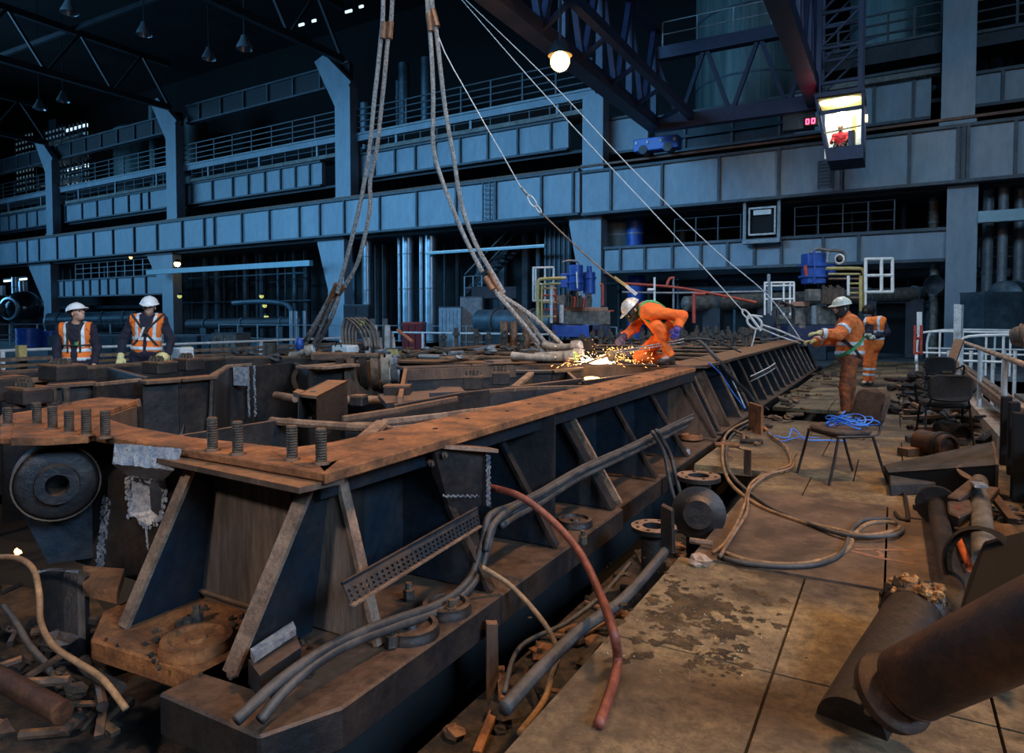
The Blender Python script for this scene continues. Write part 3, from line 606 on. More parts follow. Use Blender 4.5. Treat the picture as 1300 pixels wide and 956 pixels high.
# small lit lamp far left and faint yellow gleams
def small_light(px, py, d, c, s, r, label):
    p = D(px, py, d); t = thing('bulkhead_lamp', label, 'lamp', p); MB().ball(p, r, 10, 6).build('bulb', emit('bulb_%d' % px, c, s), t, True); MB().lathe(p+V(0, 0, r*.4), (0, 0, 1), [(r*1.3, 0), (r*.8, r), (0, r*1.1)], 12).build('shade', wall_dark, t, True)
small_light(225, 335, 50, (1, .72, .35), 14, .22, 'small warm lamp under the left crane girder')
small_light(166, 327, 52, (1, .55, .15), 4, .12, 'tiny orange lamp on the left mid gallery')
for k, (x, y) in enumerate(((336, 388), (338, 402), (332, 376), (228, 376), (1230, 400))):
    small_light(x, y, 48 if x < 1000 else 28, (.75, .75, .2), .7, .16, 'faint yellow-green glow lamp '+('first', 'second', 'third', 'fourth', 'fifth')[k]+' of those in the dark recesses')
    bpy.data.objects[-1] if False else None
for o in [o for o in bpy.data.objects if o.get('label', '').startswith('faint yellow-green')]: o['group'] = 'faint lamps in the recess'
# lots of dim vertical and horizontal pipework in the recesses
SP = {}
for (x0, x1_, off, z0, z1, n) in ((215, 395, 4, 0, 6.2, 14), (440, 500, 4, 0, 6.2, 5), (560, 690, 4.4, 0, 6.2, 7), (760, 1190, 4, 0, 3.4, 14), (760, 1195, 4, 4.9, 6.3, 12), (70, 190, 4, 4.9, 6.3, 9), (230, 400, 4.4, 10.05, 13, 9), (1100, 1195, 4.4, 10.05, 12.2, 4), (1240, 1300, 4.4, 10.05, 13, 4)):
    for q in range(n):
        x = x0+(x1_-x0)*(q+rnd.uniform(.1, .9))/n; s = wp(x, 320, off)[0]; r = rnd.choice((.07, .1, .16, .25))
        o = MB().cyl(W(s, off, z0), W(s, off, z1), r, 8).build('service_pipe', rnd.choice((wall_dark, wall_dark, rail_dark, lt)), smooth=True)
        SP[(x0, z0)] = SP.get((x0, z0), [])+[(x, o)]
WH = {(215, 0): 'in the left recess under the teal beam', (440, 0): 'behind the leftmost clad pipes', (560, 0): 'in the recess right of the clad pipes', (760, 0): 'below the mid girder at right', (760, 4.9): 'above the mid girder at right', (70, 4.9): 'above the left mid girder', (230, 10.05): 'above the dark third bay', (1100, 10.05): 'right of the crane mast', (1240, 10.05): 'at the upper right edge'}
for key, lst in SP.items():
    for i, (x, o) in enumerate(sorted(lst, key=lambda e: e[0])): tag(o, '%s vertical service pipe from the left, %s' % (ORD[i], WH[key]), 'pipe', 'dim vertical service pipes')
for (x0, x1_, y, off) in ((215, 395, 362, 4.2), (215, 395, 385, 3.6), (240, 390, 352, 3), (755, 960, 360, 3), (900, 1190, 352, 3), (860, 1010, 368, 2.5), (1040, 1190, 385, 3), (60, 200, 392, 4), (70, 205, 408, 3)):
    a = wp(x0, y, off); c = wp(x1_, y-4, off); r = rnd.choice((.06, .09, .18)); zz = (a[1]+c[1])/2
    o = MB().cyl(W(a[0], off, zz), W(c[0], off, zz), r, 8).build('service_pipe', rnd.choice((lt, rail_dark, wall_dark)), smooth=True)
    tag(o, 'dim horizontal service pipe %s, %s one' % ('in the left recess under the teal beam' if 200 < x0 < 300 else 'behind the watchmen' if x0 < 200 else 'below the mid girder at right', {362: 'middle', 385: 'lowest', 352: 'topmost' if x0 < 300 else 'right high', 360: 'left high', 368: 'central', 392: 'upper', 408: 'lower'}.get(y, 'far')), 'pipe', 'dim horizontal service pipes')
# ================================================================== overhead crane
def cbar(t, a, b_, wd, h, nm, m=blue_dark): return MB().bar(a, b_, wd, h).build(nm, m, t)
XL, XR, ZB, ZT, ZE = -8.95, -2.7, 9.55, 13.6, 12.45
t = thing('crane_bridge', 'dark blue truss bridge of the overhead crane, upper right', 'crane', (XL, 28.5, ZB))
for X, nm in ((XL, 'left'), (XR, 'right')):
    for z, wd, h in ((ZB, .55, .45), (ZT, .5, .4)): cbar(t, V(X, -8, z), V(X, 28.6, z), wd, h, 'chord')
    for k in range(12):
        y = 28.2-k*3.0; mid = V(X, y-1.5, ZB)
        cbar(t, V(X, y, ZT), mid, .2, .2, 'diagonal'); cbar(t, mid, V(X, y-3, ZT), .2, .2, 'diagonal'); cbar(t, V(X, y, ZB), V(X, y, ZT), .24, .24, 'upright')
# inner chord of the left girder
cbar(t, V(XL+1.6, -8, ZB+.1), V(XL+1.6, 28.4, ZB+.1), .25, .3, 'chord')
for k in range(14): cbar(t, V(XL, 28-k*2.6, ZB), V(XL+1.6, 26.7-k*2.6, ZB+.1), .12, .12, 'lattice')
# end frame between the girders near the wall
cbar(t, V(XL, 28.3, ZB), V(XR, 28.3, ZB), .4, .55, 'end_beam'); cbar(t, V(XL, 28.3, ZE), V(XR, 28.3, ZE), .4, .5, 'end_beam')
for k in range(3):
    x0 = XL+(XR-XL)*k/3; x1 = XL+(XR-XL)*(k+1)/3; mid = V((x0+x1)/2, 28.3, ZB)
    cbar(t, V(x0, 28.3, ZE), mid, .16, .16, 'diagonal'); cbar(t, mid, V(x1, 28.3, ZE), .16, .16, 'diagonal')
# end carriage on the rail
t = thing('crane_end_carriage', 'bright blue wheeled end carriage sitting on the crane rail', 'crane carriage', (-9.2, 29.6, 8.66))
MB().box((-10.25, 29.35, 8.8), (-8.25, 30.0, 9.35)).build('body', blue_m, t, bevel=.03)
for x in (-9.8, -8.7):
    MB().cyl((x, 29.32, 8.86), (x, 29.9, 8.86), .2, 18).build('wheel', wall_rib, t, True)
for x in (-10.1, -9.6, -9.0, -8.4): MB().box((x-.05, 29.3, 9.1), (x+.05, 29.36, 9.22)).build('bracket', white_dirty, t)
# mast carrying the cab
t = thing('cab_mast', 'dark lattice mast holding the crane cab', 'mast', (-1.9, 27, 9.2))
for x, y in ((-2.45, 26.3), (-1.15, 26.3), (-2.45, 27.6), (-1.15, 27.6)): cbar(t, V(x, y, 9.15), V(x, y, 15.5), .16, .16, 'leg')
for k in range(5):
    z = 9.6+k*1.2
    for y in (26.3, 27.6): cbar(t, V(-2.45, y, z), V(-1.15, y, z), .08, .1, 'rung'); cbar(t, V(-2.45, y, z), V(-1.15, y, z+1.2), .07, .07, 'brace')
# cab
t = thing('crane_cab', 'lit glass crane driver cab hanging from the dark mast', 'crane cab', (-1.8, 26.8, 6.85))
cab_y0, cab_y1 = 26.0, 27.8; xa, xb = -2.55, -1.0
def cabquad(z): k = (z-6.9)/2.2; return xa+.42*(1-k), xb
def slab(z0, z1, nm, m, dy=0):
    a0, b0 = cabquad(z0); a1, b1 = cabquad(z1)
    MB().prism([(a0, cab_y0-dy, z0), (b0, cab_y0-dy, z0), (b1, cab_y0-dy, z1), (a1, cab_y0-dy, z1)], (0, cab_y1-cab_y0+2*dy, 0)).build(nm, m, t)
slab(6.85, 7.3, 'floor_box', blue_dark); slab(9.05, 9.2, 'roof', blue_dark, .05)
def cpost(x0f, x1f, y, nm='corner_post'):
    a0, b0 = cabquad(7.3); a1, b1 = cabquad(9.05)
    MB().bar(V(a0+(b0-a0)*x0f, y, 7.3), V(a1+(b1-a1)*x1f, y, 9.05), .09, .09).build(nm, blue_dark, t)
for y in (cab_y0+.04, cab_y1-.04): cpost(.03, .03, y); cpost(.97, .97, y)
MB().bar(V(cabquad(8.52)[0]+.05, cab_y0+.03, 8.52), V(xb-.05, cab_y0+.03, 8.55), .07, .12).build('transom', blue_dark, t)
glass, nt, N, L, P = _nt('cab_glass'); P.inputs['Base Color'].default_value = (1, 1, 1, 1); P.inputs['Transmission Weight'].default_value = 1; P.inputs['Roughness'].default_value = 0; P.inputs['IOR'].default_value = 1.05; P.inputs['Alpha'].default_value = .25
MB().prism([(cabquad(7.32)[0]+.06, cab_y0+.02, 7.32), (xb-.06, cab_y0+.02, 7.32), (xb-.06, cab_y0+.02, 8.48), (cabquad(8.48)[0]+.06, cab_y0+.02, 8.48)], (0, .012, 0)).build('windscreen', glass, t)
MB().box((xa+.2, cab_y1-.06, 7.3), (xb-.05, cab_y1-.02, 8.99)).build('rear_wall', mat('cab_lining', (.75, .80, .78), (.85, .88, .84), 2, .6), t)
MB().box((xa+.12, cab_y0+.06, 8.99), (xb-.05, cab_y1-.02, 9.04)).build('header_panel', mat('cab_header_ochre', (.5, .42, .12), None, 1, .6), t)
MB().box((-1.42, cab_y0+1.2, 7.3), (-1.3, cab_y0+1.3, 8.6)).build('door_post', mat('ochre_post', (.6, .45, .12), None, 1, .6), t)
MB().cyl((-2.3, cab_y0+.2, 7.85), (-1.1, cab_y0+.2, 7.98), .025, 6).build('guard_rail', yellow_pipe, t)
MB().box((-1.5, cab_y0+.4, 7.3), (-1.3, cab_y0+.8, 7.9)).build('control_desk', wall_rib, t)
led = emit('cab_ceiling_light', (1, .92, .6), 9)
for x in (-2.2, -1.35): MB().lathe((x, cab_y0+.45, 8.93), (0, 0, 1), [(0, -.03), (.19, -.02), (.22, .05), (0, .06)], 16).build('ceiling_light', led, t, True)
lamp('cab_light', 'POINT', (-1.75, cab_y0+.9, 8.7), 75, (.95, 1, .95), shadow_soft_size=.15)
MB().box((-.98, cab_y0+.1, 8.1), (-.9, cab_y0+.35, 8.3)).build('side_lamp', emit('side_lamp_glow', (1, .75, .35), 2.5), t)
# counter weight display left of cab
p = hit(1029, 154, 'y', 27); t = thing('load_display', 'small red digital load display beside the crane cab', 'display', p)
MB().box((p.x-.25, 27, p.z-.15), (p.x+.25, 27.25, p.z+.15)).build('housing', black_m, t)
red_e = emit('red_digits', (1, .05, .12), 7)
for dx in (-.1, .09):                                  # the digits 0 0
    for a in (-.045, .045): MB().box((p.x+dx+a-.018, 26.98, p.z-.09), (p.x+dx+a+.018, 27.0, p.z+.09)).build('digit', red_e, t)
    for z in (-.08, .08): MB().box((p.x+dx-.05, 26.98, p.z+z-.018), (p.x+dx+.05, 27.0, p.z+z+.018)).build('digit', red_e, t)
p = hit(1029, 112, 'y', 27); t = thing('warning_beacon', 'dim red warning beacon above the load display', 'beacon', p)
MB().cyl(p-V(0, 0, .22), p+V(0, 0, .3), .07, 12).build('lens', emit('dim_red_lens', (.8, .02, .06), .8), t, True); MB().cyl(p+V(0, 0, .3), p+V(0, 0, .45), .1, 12).build('cap', black_m, t, True)
p = hit(1012, 170, 'y', 28.6); o = MB().box((p.x-.5, 28.4, 8.68), (p.x+.6, 28.9, 9.5)).build('drive_box', wall_dark); tag(o, 'dark crane drive box left of the cab', 'box')
# glowing lamp on the bridge
p = D(711, 78, 17.0); t = thing('sodium_lamp', 'glowing orange sodium lamp under the crane bridge', 'lamp', p)
MB().ball(p, .24, 16, 10).build('bulb', emit('sodium_glow', (1, .42, .08), 45), t, True)
MB().lathe(p+V(0, 0, .08), (0, 0, 1), [(.3, .06), (.27, .16), (.16, .4), (0, .45)], 20).build('reflector', wall_dark, t, True)
MB().cyl(p+V(0, 0, .5), p+V(0, 0, 1.5), .04, 8).build('hanger', wall_dark, t)
lamp('sodium_lamp_light', 'POINT', p-V(0, 0, .25), 520, (1, .48, .14), shadow_soft_size=.2)
# ================================================================== THE MACHINE BED FRAME
# one large welded bed: near section (Y 2.2..8.6) and far section (Y 8.7..22.5)
ZF = .85
def wallplate(t, a, b_, z0, z1, th=.05, nm='web', m=iron_inner, flange=0, fm=None, ft=.04, side=0):
    a = Vector((a[0], a[1], 0)); b_ = Vector((b_[0], b_[1], 0)); d = (b_-a).normalized(); n = V(-d.y, d.x, 0)
    MB().bar(V(a.x, a.y, (z0+z1)/2), V(b_.x, b_.y, (z0+z1)/2), th, z1-z0).build(nm, m, t)
    if flange:
        o = n*side*flange/2; z = z1+ft/2
        MB().bar(V(a.x, a.y, z)+o, V(b_.x, b_.y, z)+o, flange, ft).build('top_flange', fm or m, t, bevel=.006)
def gusset(t, foot, head, back_foot, back_head, th, m, face=gusset_edge, edge_w=.07):
    """sloping stiffener: triangle plate plus the wider worn face bar on its sloping edge"""
    f, h, bf, bh = map(Vector, (foot, head, back_foot, back_head)); n = (f-bf).cross(bh-bf).normalized()
    g = MB().prism([f-n*th/2, h-n*th/2, bh-n*th/2, bf-n*th/2], n*th).build('gusset', m, t)
    MB().bar(f, h, edge_w, .025, up=(f-bf)).build('gusset_edge', face, g)
F1 = thing('machine_bed_frame', 'huge rusty near half of the turbine bed frame with sloping gussets', 'machine frame', (-4.5, 5, -.1))
# right long side
XW = -2.47
wallplate(F1, (XW, 2.3), (XW, 8.55), -.05, ZF-.03, .05, 'side_web', iron_blue)
MB().prism([HZ(400, 587), HZ(412, 601), V(-2.2, 8.3, ZF), V(-2.2, 8.75, ZF), V(-2.52, 8.75, ZF), V(-2.54, 2.30, ZF)], (0, 0, -.05)).build('top_flange', rust_top, F1, bevel=.006)
MB().box((-2.3, 2.2, ZF-.16), (-2.2, 8.7, ZF-.05)).build('flange_lip', iron_blue, F1)
# lower step + base plate of the right side, thick rim
MB().prism([(-2.5, 1.62, .02), (-1.93, 1.62, .02), (-1.8, 1.9, .02), (-1.8, 4.98, .02), (-2.5, 4.98, .02)], (0, 0, -.17)).build('base_plate', iron, F1, bevel=.01)
MB().prism([(-2.5, 5.02, .0), (-1.86, 5.02, .0), (-1.86, 8.75, .0), (-2.5, 8.75, .0)], (0, 0, -.17)).build('base_plate', iron, F1, bevel=.01)
MB().box((-2.45, 1.7, -.9), (-2.05, 8.7, -.15)).build('base_pedestal', void_m, F1)
for k, y in enumerate((2.34, 3.10, 3.91, 4.91, 6.02, 7.1, 8.35)):
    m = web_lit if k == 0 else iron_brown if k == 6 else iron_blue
    wide = k in (3,)
    gusset(F1, (-1.86 if k else -1.99, y, .03), (-2.30 if k else -2.22, y, .72 if k else .78), (XW, y, .03), (XW, y, .80), .03 if not wide else .05, m, iron if k not in (0,) else gusset_edge, .055 if not wide else .12)
    if wide: MB().bar((-1.84, y+.1, .04), (-2.28, y+.1, .73), .03, .05).build('gusset_edge', gusset_edge, F1)
# end plate of the near section by the welder
MB().prism([(-1.9, 8.62, .0), (-2.3, 8.62, .80), (-2.6, 8.62, .82), (-2.6, 8.62, 0)], (0, .05, 0)).build('end_plate', iron_brown, F1)
# hex bolt heads on the web
for (x, y) in ((710, 553), (703, 602), (728, 640), (710, 634), (754, 636)):
    p = HX(x, y, XW+.03); MB().bolt(p, (1, 0, 0), .055, .05).build('web_bolt', stud_m, F1)
for (x, y) in ((905, 578), (922, 583)):
    pass
# front short side
YF = 2.3
front_pts = [HZ(0, 552), HZ(30, 556), HZ(150, 572)]
MB().prism([V(-2.06, 2.08, ZF), V(-2.25, 2.42, ZF), V(-3.3, 2.36, ZF), V(-3.95, 2.42, ZF), V(-4.45, 2.55, ZF), V(-4.62, 2.3, ZF), V(-4.35, 2.02, ZF), V(-3.85, 2.14, ZF), V(-3.38, 2.14, ZF)], (0, 0, -.04)).build('front_flange', rust_top, F1, bevel=.006)
MB().prism([V(-2.10, 1.98, ZF-.045), V(-2.06, 2.2, ZF-.045), V(-3.45, 2.3, ZF-.045), V(-3.32, 2.07, ZF-.045)], (0, 0, -.025)).build('front_under_flange', iron_brown, F1)
MB().prism([V(-2.62, 2.30, ZF+.002), V(-2.30, 2.14, ZF+.002), V(-2.17, 2.12, ZF+.002), V(-2.23, 2.60, ZF+.002), V(-2.53, 2.60, ZF+.002)], (0, 0, -.04)).build('corner_infill', rust_top, F1)
# front web with the gas-cut hole: built as pieces round the opening
def FW(px, py): return HY(px, py, YF)
hole = [FW(176, 600), FW(208, 607), FW(212, 628), FW(207, 658), FW(190, 667), FW(168, 652), FW(162, 640), FW(163, 612)]
zt, zb = ZF-.04, 0.; xl, xr = -4.35, -3.22
outer = [V(xl, YF, zt), V((xl+xr)/2, YF, zt), V(xr, YF, zt), V(xr, YF, .45), V(xr, YF, zb), V((xl+xr)/2, YF, zb), V(xl, YF, zb), V(xl, YF, .45)]
def ring(b, A, B, th):
    n = len(A); off = V(0, th, 0)
    for i in range(n):
        j = (i+1) % n; b.add([A[i], A[j], B[j], B[i], A[i]+off, A[j]+off, B[j]+off, B[i]+off], [(0,1,2,3),(7,6,5,4),(0,4,5,1),(2,6,7,3),(1,5,6,2),(3,7,4,0)])
hole_o = [hole[0], (hole[0]+hole[1])/2, hole[1], hole[2], hole[3], hole[4], hole[5], hole[7]]
b = MB(); ring(b, outer, hole_o, .05); b.build('front_web', iron, F1)
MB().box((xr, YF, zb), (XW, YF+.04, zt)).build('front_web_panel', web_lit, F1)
MB().tube([(xr+.03, YF-.01, .06), (-2.95, YF-.03, .07), (-2.6, YF-.02, .06)], .013, 6).build('foot_weld', iron_brown, F1, True)
slag_bright = mat('bright_fresh_slag', (.30, .38, .50), (.75, .78, .84), 26, .35, .2, .8, .35, .6, (.35, .28, .24))
# slag and cut lip round the hole
b = MB(); inner = [FW(*p_)+V(0, .045, 0) for p_ in ((182, 608), (195, 609), (207, 614), (210, 630), (204, 651), (192, 659), (182, 650), (180, 622))]
n = len(hole_o)
for i in range(n): j = (i+1) % n; b.add([hole_o[i]-V(0, .01, 0), hole_o[j]-V(0, .01, 0), inner[j], inner[i]], [(0, 1, 2, 3)])
b.build('cut_lip', slag_bright, F1)
b = MB(); r2 = random.Random(3)
tp = [HZ(150+i*4, 562+i*.35, .862) for i in range(22)]
rows_ = []
for j in range(11):
    v_ = j/10; row = []
    for i in range(22):
        u_ = i/21; top = tp[i]+V(0, 0, .0); mid = tp[i]+V(0, -.03, -.09); bot = FW(168+46*u_, 602+7*u_)+V(.0, -.015, 0); mid = mid.lerp(bot, .12); p = top.lerp(mid, v_/.3) if v_ < .3 else mid.lerp(bot, (v_-.3)/.7)
        rows_.append(p+V(r2.uniform(-.006, .006), -.012-r2.uniform(0, .008), r2.uniform(-.003, .003)))
b.add(rows_, [(j*22+i, j*22+i+1, (j+1)*22+i+1, (j+1)*22+i) for j in range(10) for i in range(21)])
for i in range(150):
    q = r2.uniform(0, n); i0 = int(q) % n; p = hole_o[i0].lerp(hole_o[(i0+1) % n], q % 1); s = r2.uniform(.004, .010)
    b.rock(p+V(r2.uniform(-.02, .02), -.012, r2.uniform(-.02, .02)), (s*1.3, s, s*1.6), i)
for i in range(10): b.rock(FW(186+i*.2, 668+i*3), (.008, .008, .015), i+300)
b.build('slag_crust', slag_bright, F1)
# slag run on the plate left of the hole
b = MB()
for i in range(140):
    q = i/139; b.rock(FW(136-10*q+r2.uniform(-5, 5), 632+q*95), (r2.uniform(.004, .012), .010, r2.uniform(.005, .016)), i+500)
b.build('slag_run', cut_edge, F1)
# front gussets
def fg(foot, head, w_=.075, m=iron_blue):
    f = HZ(foot[0], foot[1], .03); h = HY(head[0], head[1], YF-.14); f = V(f.x, f.y, .03)
    bx = (h.x)
    n = V(1, 0, 0)
    MB().prism([V(f.x, f.y, .02), V(h.x, h.y, h.z), V(h.x, YF, h.z), V(f.x, YF, .02)], (-.03, 0, 0)).build('gusset', m, F1)
    MB().bar(f, h, w_, .02, up=(0, -1, 0)).build('gusset_edge', gusset_edge, F1)
fg((157, 796), (243, 592), .065); fg((292, 855), (390, 618))
# front base plate
MB().prism([HZ(115, 812, .02), HZ(340, 884, .02), V(-1.93, 1.62, .02), (-2.4, YF, .02), (-3.5, YF+.02, .02), (-3.45, 1.95, .02)], (0, 0, -.10)).build('front_base_plate', rust_deep, F1, bevel=.01)
MB().prism([HZ(158, 722, .1), HZ(148, 752, .1), HZ(105, 742, .1), HZ(105, 718, .1)], (0, 0, -.06)).build('base_ledge', rust_top, F1)
# cut bracket plate standing off the right web
T = HY
a = [HX(550, 567, -2.12), HX(622, 572, -2.02), HX(620, 600, -2.02), HX(624, 645, -2.02), HX(612, 641, -2.04), HX(575, 663, -2.12), HX(548, 600, -2.17)]
MB().prism(a, (-.03, .03, 0)).build('cut_bracket', iron, F1)
MB().bar(HX(549, 565, -2.14), HX(625, 571, -2.0), .11, .02).build('bracket_flange', gusset_edge, F1)
b = MB()
for k in range(24): b.rock(HX(563+k*2, 629+(k % 3), -2.05), (.006, .006, .007), k)
for k in range(50): b.rock(HX(618+((k*7) % 5), 578+k*1.3, -2.0), (.006, .006, .009), k+50)
b.build('bracket_slag', cut_edge, F1)
for x, y in ((562, 577), (545, 588)): MB().bolt(HX(x, y, -2.1), (1, -.3, 0), .02, .02).build('rivet', stud_m, F1)
# small offcut plates tucked on the flange lip
for x, y, nm in ((685, 544, 1), (772, 508, 2), (665, 577, 3)):
    pass
for x0, x1_, y in ((655, 682, 531), (742, 764, 505)):
    p = HZ(x0, y, .80); q = HZ(x1_, y-7, .80); MB().prism([p, q, q+V(-.12, .03, 0), p+V(-.12, .03, 0)], (0, 0, -.02)).build('clip_plate', gusset_edge, F1)
# inner walls of the near section (traced in plan)
def wl(pts, z0=-.6, z1=ZF-.04, fl=0, side=0, m=iron_inner, fm=None):
    P_ = [HZ(*p) if len(p) == 2 else Vector(p) for p in pts]
    for a, b_ in zip(P_, P_[1:]): wallplate(F1, a, b_, z0, z1 if not fl else z1, .04, 'inner_web', m, fl, fm)
wl([(192, 549), (262, 539)], .70, ZF-.04); wl([(262, 539), (300, 533), (370, 523)], -.5, ZF-.04); wl([(248, 558), (410, 545)], -.5, ZF-.1)
wl([(435, 577), (485, 533)], -.5, fl=.08, fm=gusset_edge); wl([(485, 532), (560, 524), (630, 515), (705, 517)], -.5, fl=.02, fm=gusset_edge)
wl([(497, 541), (605, 530)], -.5, fl=.015, fm=gusset_edge); wl([(435, 528), (500, 518), (580, 503)], -.4, fl=.03, fm=iron_brown)
wl([(500, 513), (585, 498), (620, 494)], -.4, fl=.03); wl([(620, 494), (680, 490), (752, 489)], -.5, fl=.03, fm=iron_brown); wl([(640, 492), (740, 480)], -.4, fl=.05)
wl([(740, 483), (838, 470)], -.4, fl=.04); wl([(655, 470), (700, 470), (737, 466)], -.3, fl=.1); wl([(720, 467), (737, 482)], -.3)
wl([(650, 492), (674, 472)], -.4, fl=.07, fm=gusset_edge)
# cross beam the welder kneels on: broad flange, deep dark web
XB = [HZ(513, 467), HZ(600, 464), HZ(720, 463), HZ(835, 464), V(-2.45, 8.65, ZF)]
for a, b_ in zip(XB, XB[1:]):
    wallplate(F1, a, b_, -.6, ZF-.04, .05, 'cross_web', iron, .34, iron, .04, 1)
    MB().bar(V(a.x, a.y, ZF-.09), V(b_.x, b_.y, ZF-.09), .09, .14).build('cross_lip', iron_brown, F1)
MB().prism([HZ(513, 466), HZ(513, 466)+V(0, 0, -1.2), HZ(503, 500)+V(0, 0, -.9), HZ(505, 490)+V(0, 0, -.1)], (.04, .02, 0)).build('cross_end_plate', iron_brown, F1)
# left long side far wall
AW = [V(-9.2, .2, ZF), HZ(0, 472), HZ(115, 465), HZ(230, 457.5), HZ(285, 453), HZ(440, 452)]
for a, b_ in zip(AW, AW[1:]): wallplate(F1, a, b_, -.6, ZF-.04, .05, 'side_web', iron_inner, .22, iron_brown, .04, 1)
wl([(138, 466), (184, 478)], -.6, fl=.06)
wl([(0, 484), (60, 479)], -.6, fl=.25, fm=gusset_edge)
wl([(62, 488), (120, 484)], -.6, fl=.14, fm=iron_brown); wl([(120, 486), (178, 480)], -.6, fl=.05, fm=gusset_edge)
wl([(180, 483), (225, 480), (270, 476)], -.8, fl=.20, fm=iron_brown); wl([(270, 475), (290, 463), (318, 461)], -.9, fl=.07, fm=gusset_edge)
wl([(324, 461), (372, 457)], -.9); wl([(372, 457), (397, 463)], -.9); wl([(392, 465), (440, 461)], -.9, fl=.5, fm=gusset_edge, side=1)
for a, b_, m in (((316, 462), (318, 530), cut_edge), ((324, 462), (322, 530), cut_edge)):
    p = HZ(*a); b = MB()
    for k in range(22): b.rock(p+V(rnd.uniform(-.01, .01)+.02, -.03, -.04-k*.032), (.018, .016, .022), k+a[0])
    b.build('cut_edge_slag', m, F1)
p = HZ(307, 463); MB().prism([p+V(-.12, -.03, -.03), p+V(.12, .02, -.03), p+V(.12, .02, -.28), p+V(-.12, -.03, -.28)], (.02, -.03, 0)).build('bright_scraped_patch', cut_edge, F1)
for x, y, r in ((341, 468, .05), (388, 482, .14)):
    p = HY(x, y, HZ(x, 458).y-.12); MB().lathe(p, (.35, -1, 0), [(r, .0), (r*1.5, .0), (r*1.5, .03), (r, .03), (r, -.02), (0, -.02)], 20).build('port_ring', iron_brown, F1, True)
# vertical curved ribs on the deep left wall
for x, y0, y1 in ((238, 484, 540), (272, 482, 536), (160, 485, 530)):
    p = HZ(x, y0, .8); MB().tube([p+V(.03, -.05, 0), p+V(.05, -.09, -.4), p+V(.11, -.2, -.75), p+V(.16, -.25, -1.1)], .03, 6).build('curved_rib', iron, F1, True)
# rusty deck plate with studs at the left (its underside skirt and strut)
deck = [HZ(0, 555), HZ(22, 556), HZ(60, 548), HZ(176, 507), HZ(128, 504), HZ(102, 508), HZ(60, 517), HZ(0, 527)]
MB().prism([HZ(14, 556, .856), HZ(60, 556, .856), HZ(112, 553, .856), HZ(124, 540, .856), HZ(110, 526, .856), HZ(20, 530, .856)], (0, 0, -.04)).build('deck_infill', rust_top, F1)
MB().prism(deck, (0, 0, -.04)).build('deck_plate', rust_top, F1, bevel=.006)
wl([(55, 548), (176, 507.5)], .6, ZF-.04, m=iron_brown); wl([(168, 509), (179, 509)], .3, ZF-.04)
MB().bar(HZ(176, 510, .8), HZ(162, 548, .5), .03, .06).build('strut', iron, F1)
# bottom of the bed
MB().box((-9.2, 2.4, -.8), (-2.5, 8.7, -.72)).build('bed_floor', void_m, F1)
# boss with round bore at the front left
t = F1; c = HY(72, 610, 2.1)
AXB = (.90, -.44, .02)
MB().lathe(c, AXB, [(0, -.12), (.195, -.12), (.205, .06), (.195, .09), (.18, .10), (.11, .10), (.105, .16), (.058, .16), (.053, .12), (.053, -.08), (0, -.08)], 36).build('bearing_boss', iron, t, True)
MB().lathe(c, AXB, [(.205, -.1), (.214, -.1), (.214, .08), (.205, .08)], 36).build('boss_rim', iron_brown, t, True)
cb = c-V(.09, -.045, 0); bx_ = V(.44, .90, 0)
MB().prism([cb+V(0, 0, .2), cb+bx_*.36+V(0, 0, .2), cb+bx_*.42+V(0, 0, -.15), cb+bx_*.34+V(0, 0, -.52), cb-bx_*.05+V(0, 0, -.5), cb-bx_*.2+V(0, 0, -.1)], (-.05, .02, 0)).build('boss_bracket', iron_blue, t)
# holes / nuts on flange top
for k in range(14):
    y = 2.8+k*.42; MB().cyl((-2.36+(k % 2)*.05, y, ZF-.002), (-2.36+(k % 2)*.05, y, ZF+.004), .016, 8).build('flange_hole', black_m, F1)
# round lifting caps on base plates
def cap(p, r, label_m=rust_top):
    MB().lathe(p, (0, 0, 1), [(0, 0), (r*1.05, 0), (r*1.05, .02), (r, .03), (r, .05), (r*.8, .055), (r*.75, .035), (r*.3, .035), (r*.25, .05), (0, .05)], 28).build('foundation_cap', label_m, F1, True)
for x, y, r, m in ((250, 822, .15, rust_deep), (521, 805, .13, iron), (567, 777, .12, iron), (730, 667, .12, iron), (878, 557, .13, rust_top), (893, 549, .12, rust_top), (864, 576, .10, cut_edge)):
    cap(HZ(x, y, .02), r, m)
for x, y in ((519, 760), (497, 820), (573, 783), (740, 690), (250, 790)):
    MB().bolt(HZ(x, y, .03), (0, 0, 1), .03, .05).build('foundation_nut', stud_m, F1)

# studs: separate threaded studs standing on the plates
def stud(p, h, label, r=.026):
    t = thing('threaded_stud', label, 'stud', p, 0, 'threaded studs on the near flange')
    b = MB()
    pr = [(r, 0)]
    for k in range(int(h/.012)): pr += [(r, k*.012+.004), (r*.9, k*.012+.010)]
    pr += [(r, h), (r*.8, h+.008), (0, h+.008)]
    MB().lathe(p, (0, 0, 1), pr, 12).build('thread', stud_m, t, True); MB().lathe(p, (0, 0, 1), [(r*1.5, 0), (r*1.35, .012), (0, .012)], 12).build('root_weld', iron_brown, t, True)
    return t
base = [((270, 572), .155, 'leftmost of the four on the right front flange'), ((302, 577), .15, 'second of the four on the right front flange'), ((371, 584), .15, 'third of the four on the right front flange'), ((408, 589), .15, 'at the very corner of the front flange'),
        ((10, 540), .10, 'at the left frame edge'), ((47, 540), .13, 'leftmost of the row on the rusty deck plate'), ((67, 546), .13, 'second of the row on the rusty deck plate'), ((88, 550), .12, 'third of the row on the rusty deck plate'), ((110, 553), .14, 'fourth of the row, before the slag'), ((134, 556), .14, 'last of the row, right before the slag crust')]
for (x, y), h, lab in base: stud(HZ(x, y), h, 'grimy threaded steel stud, '+lab)
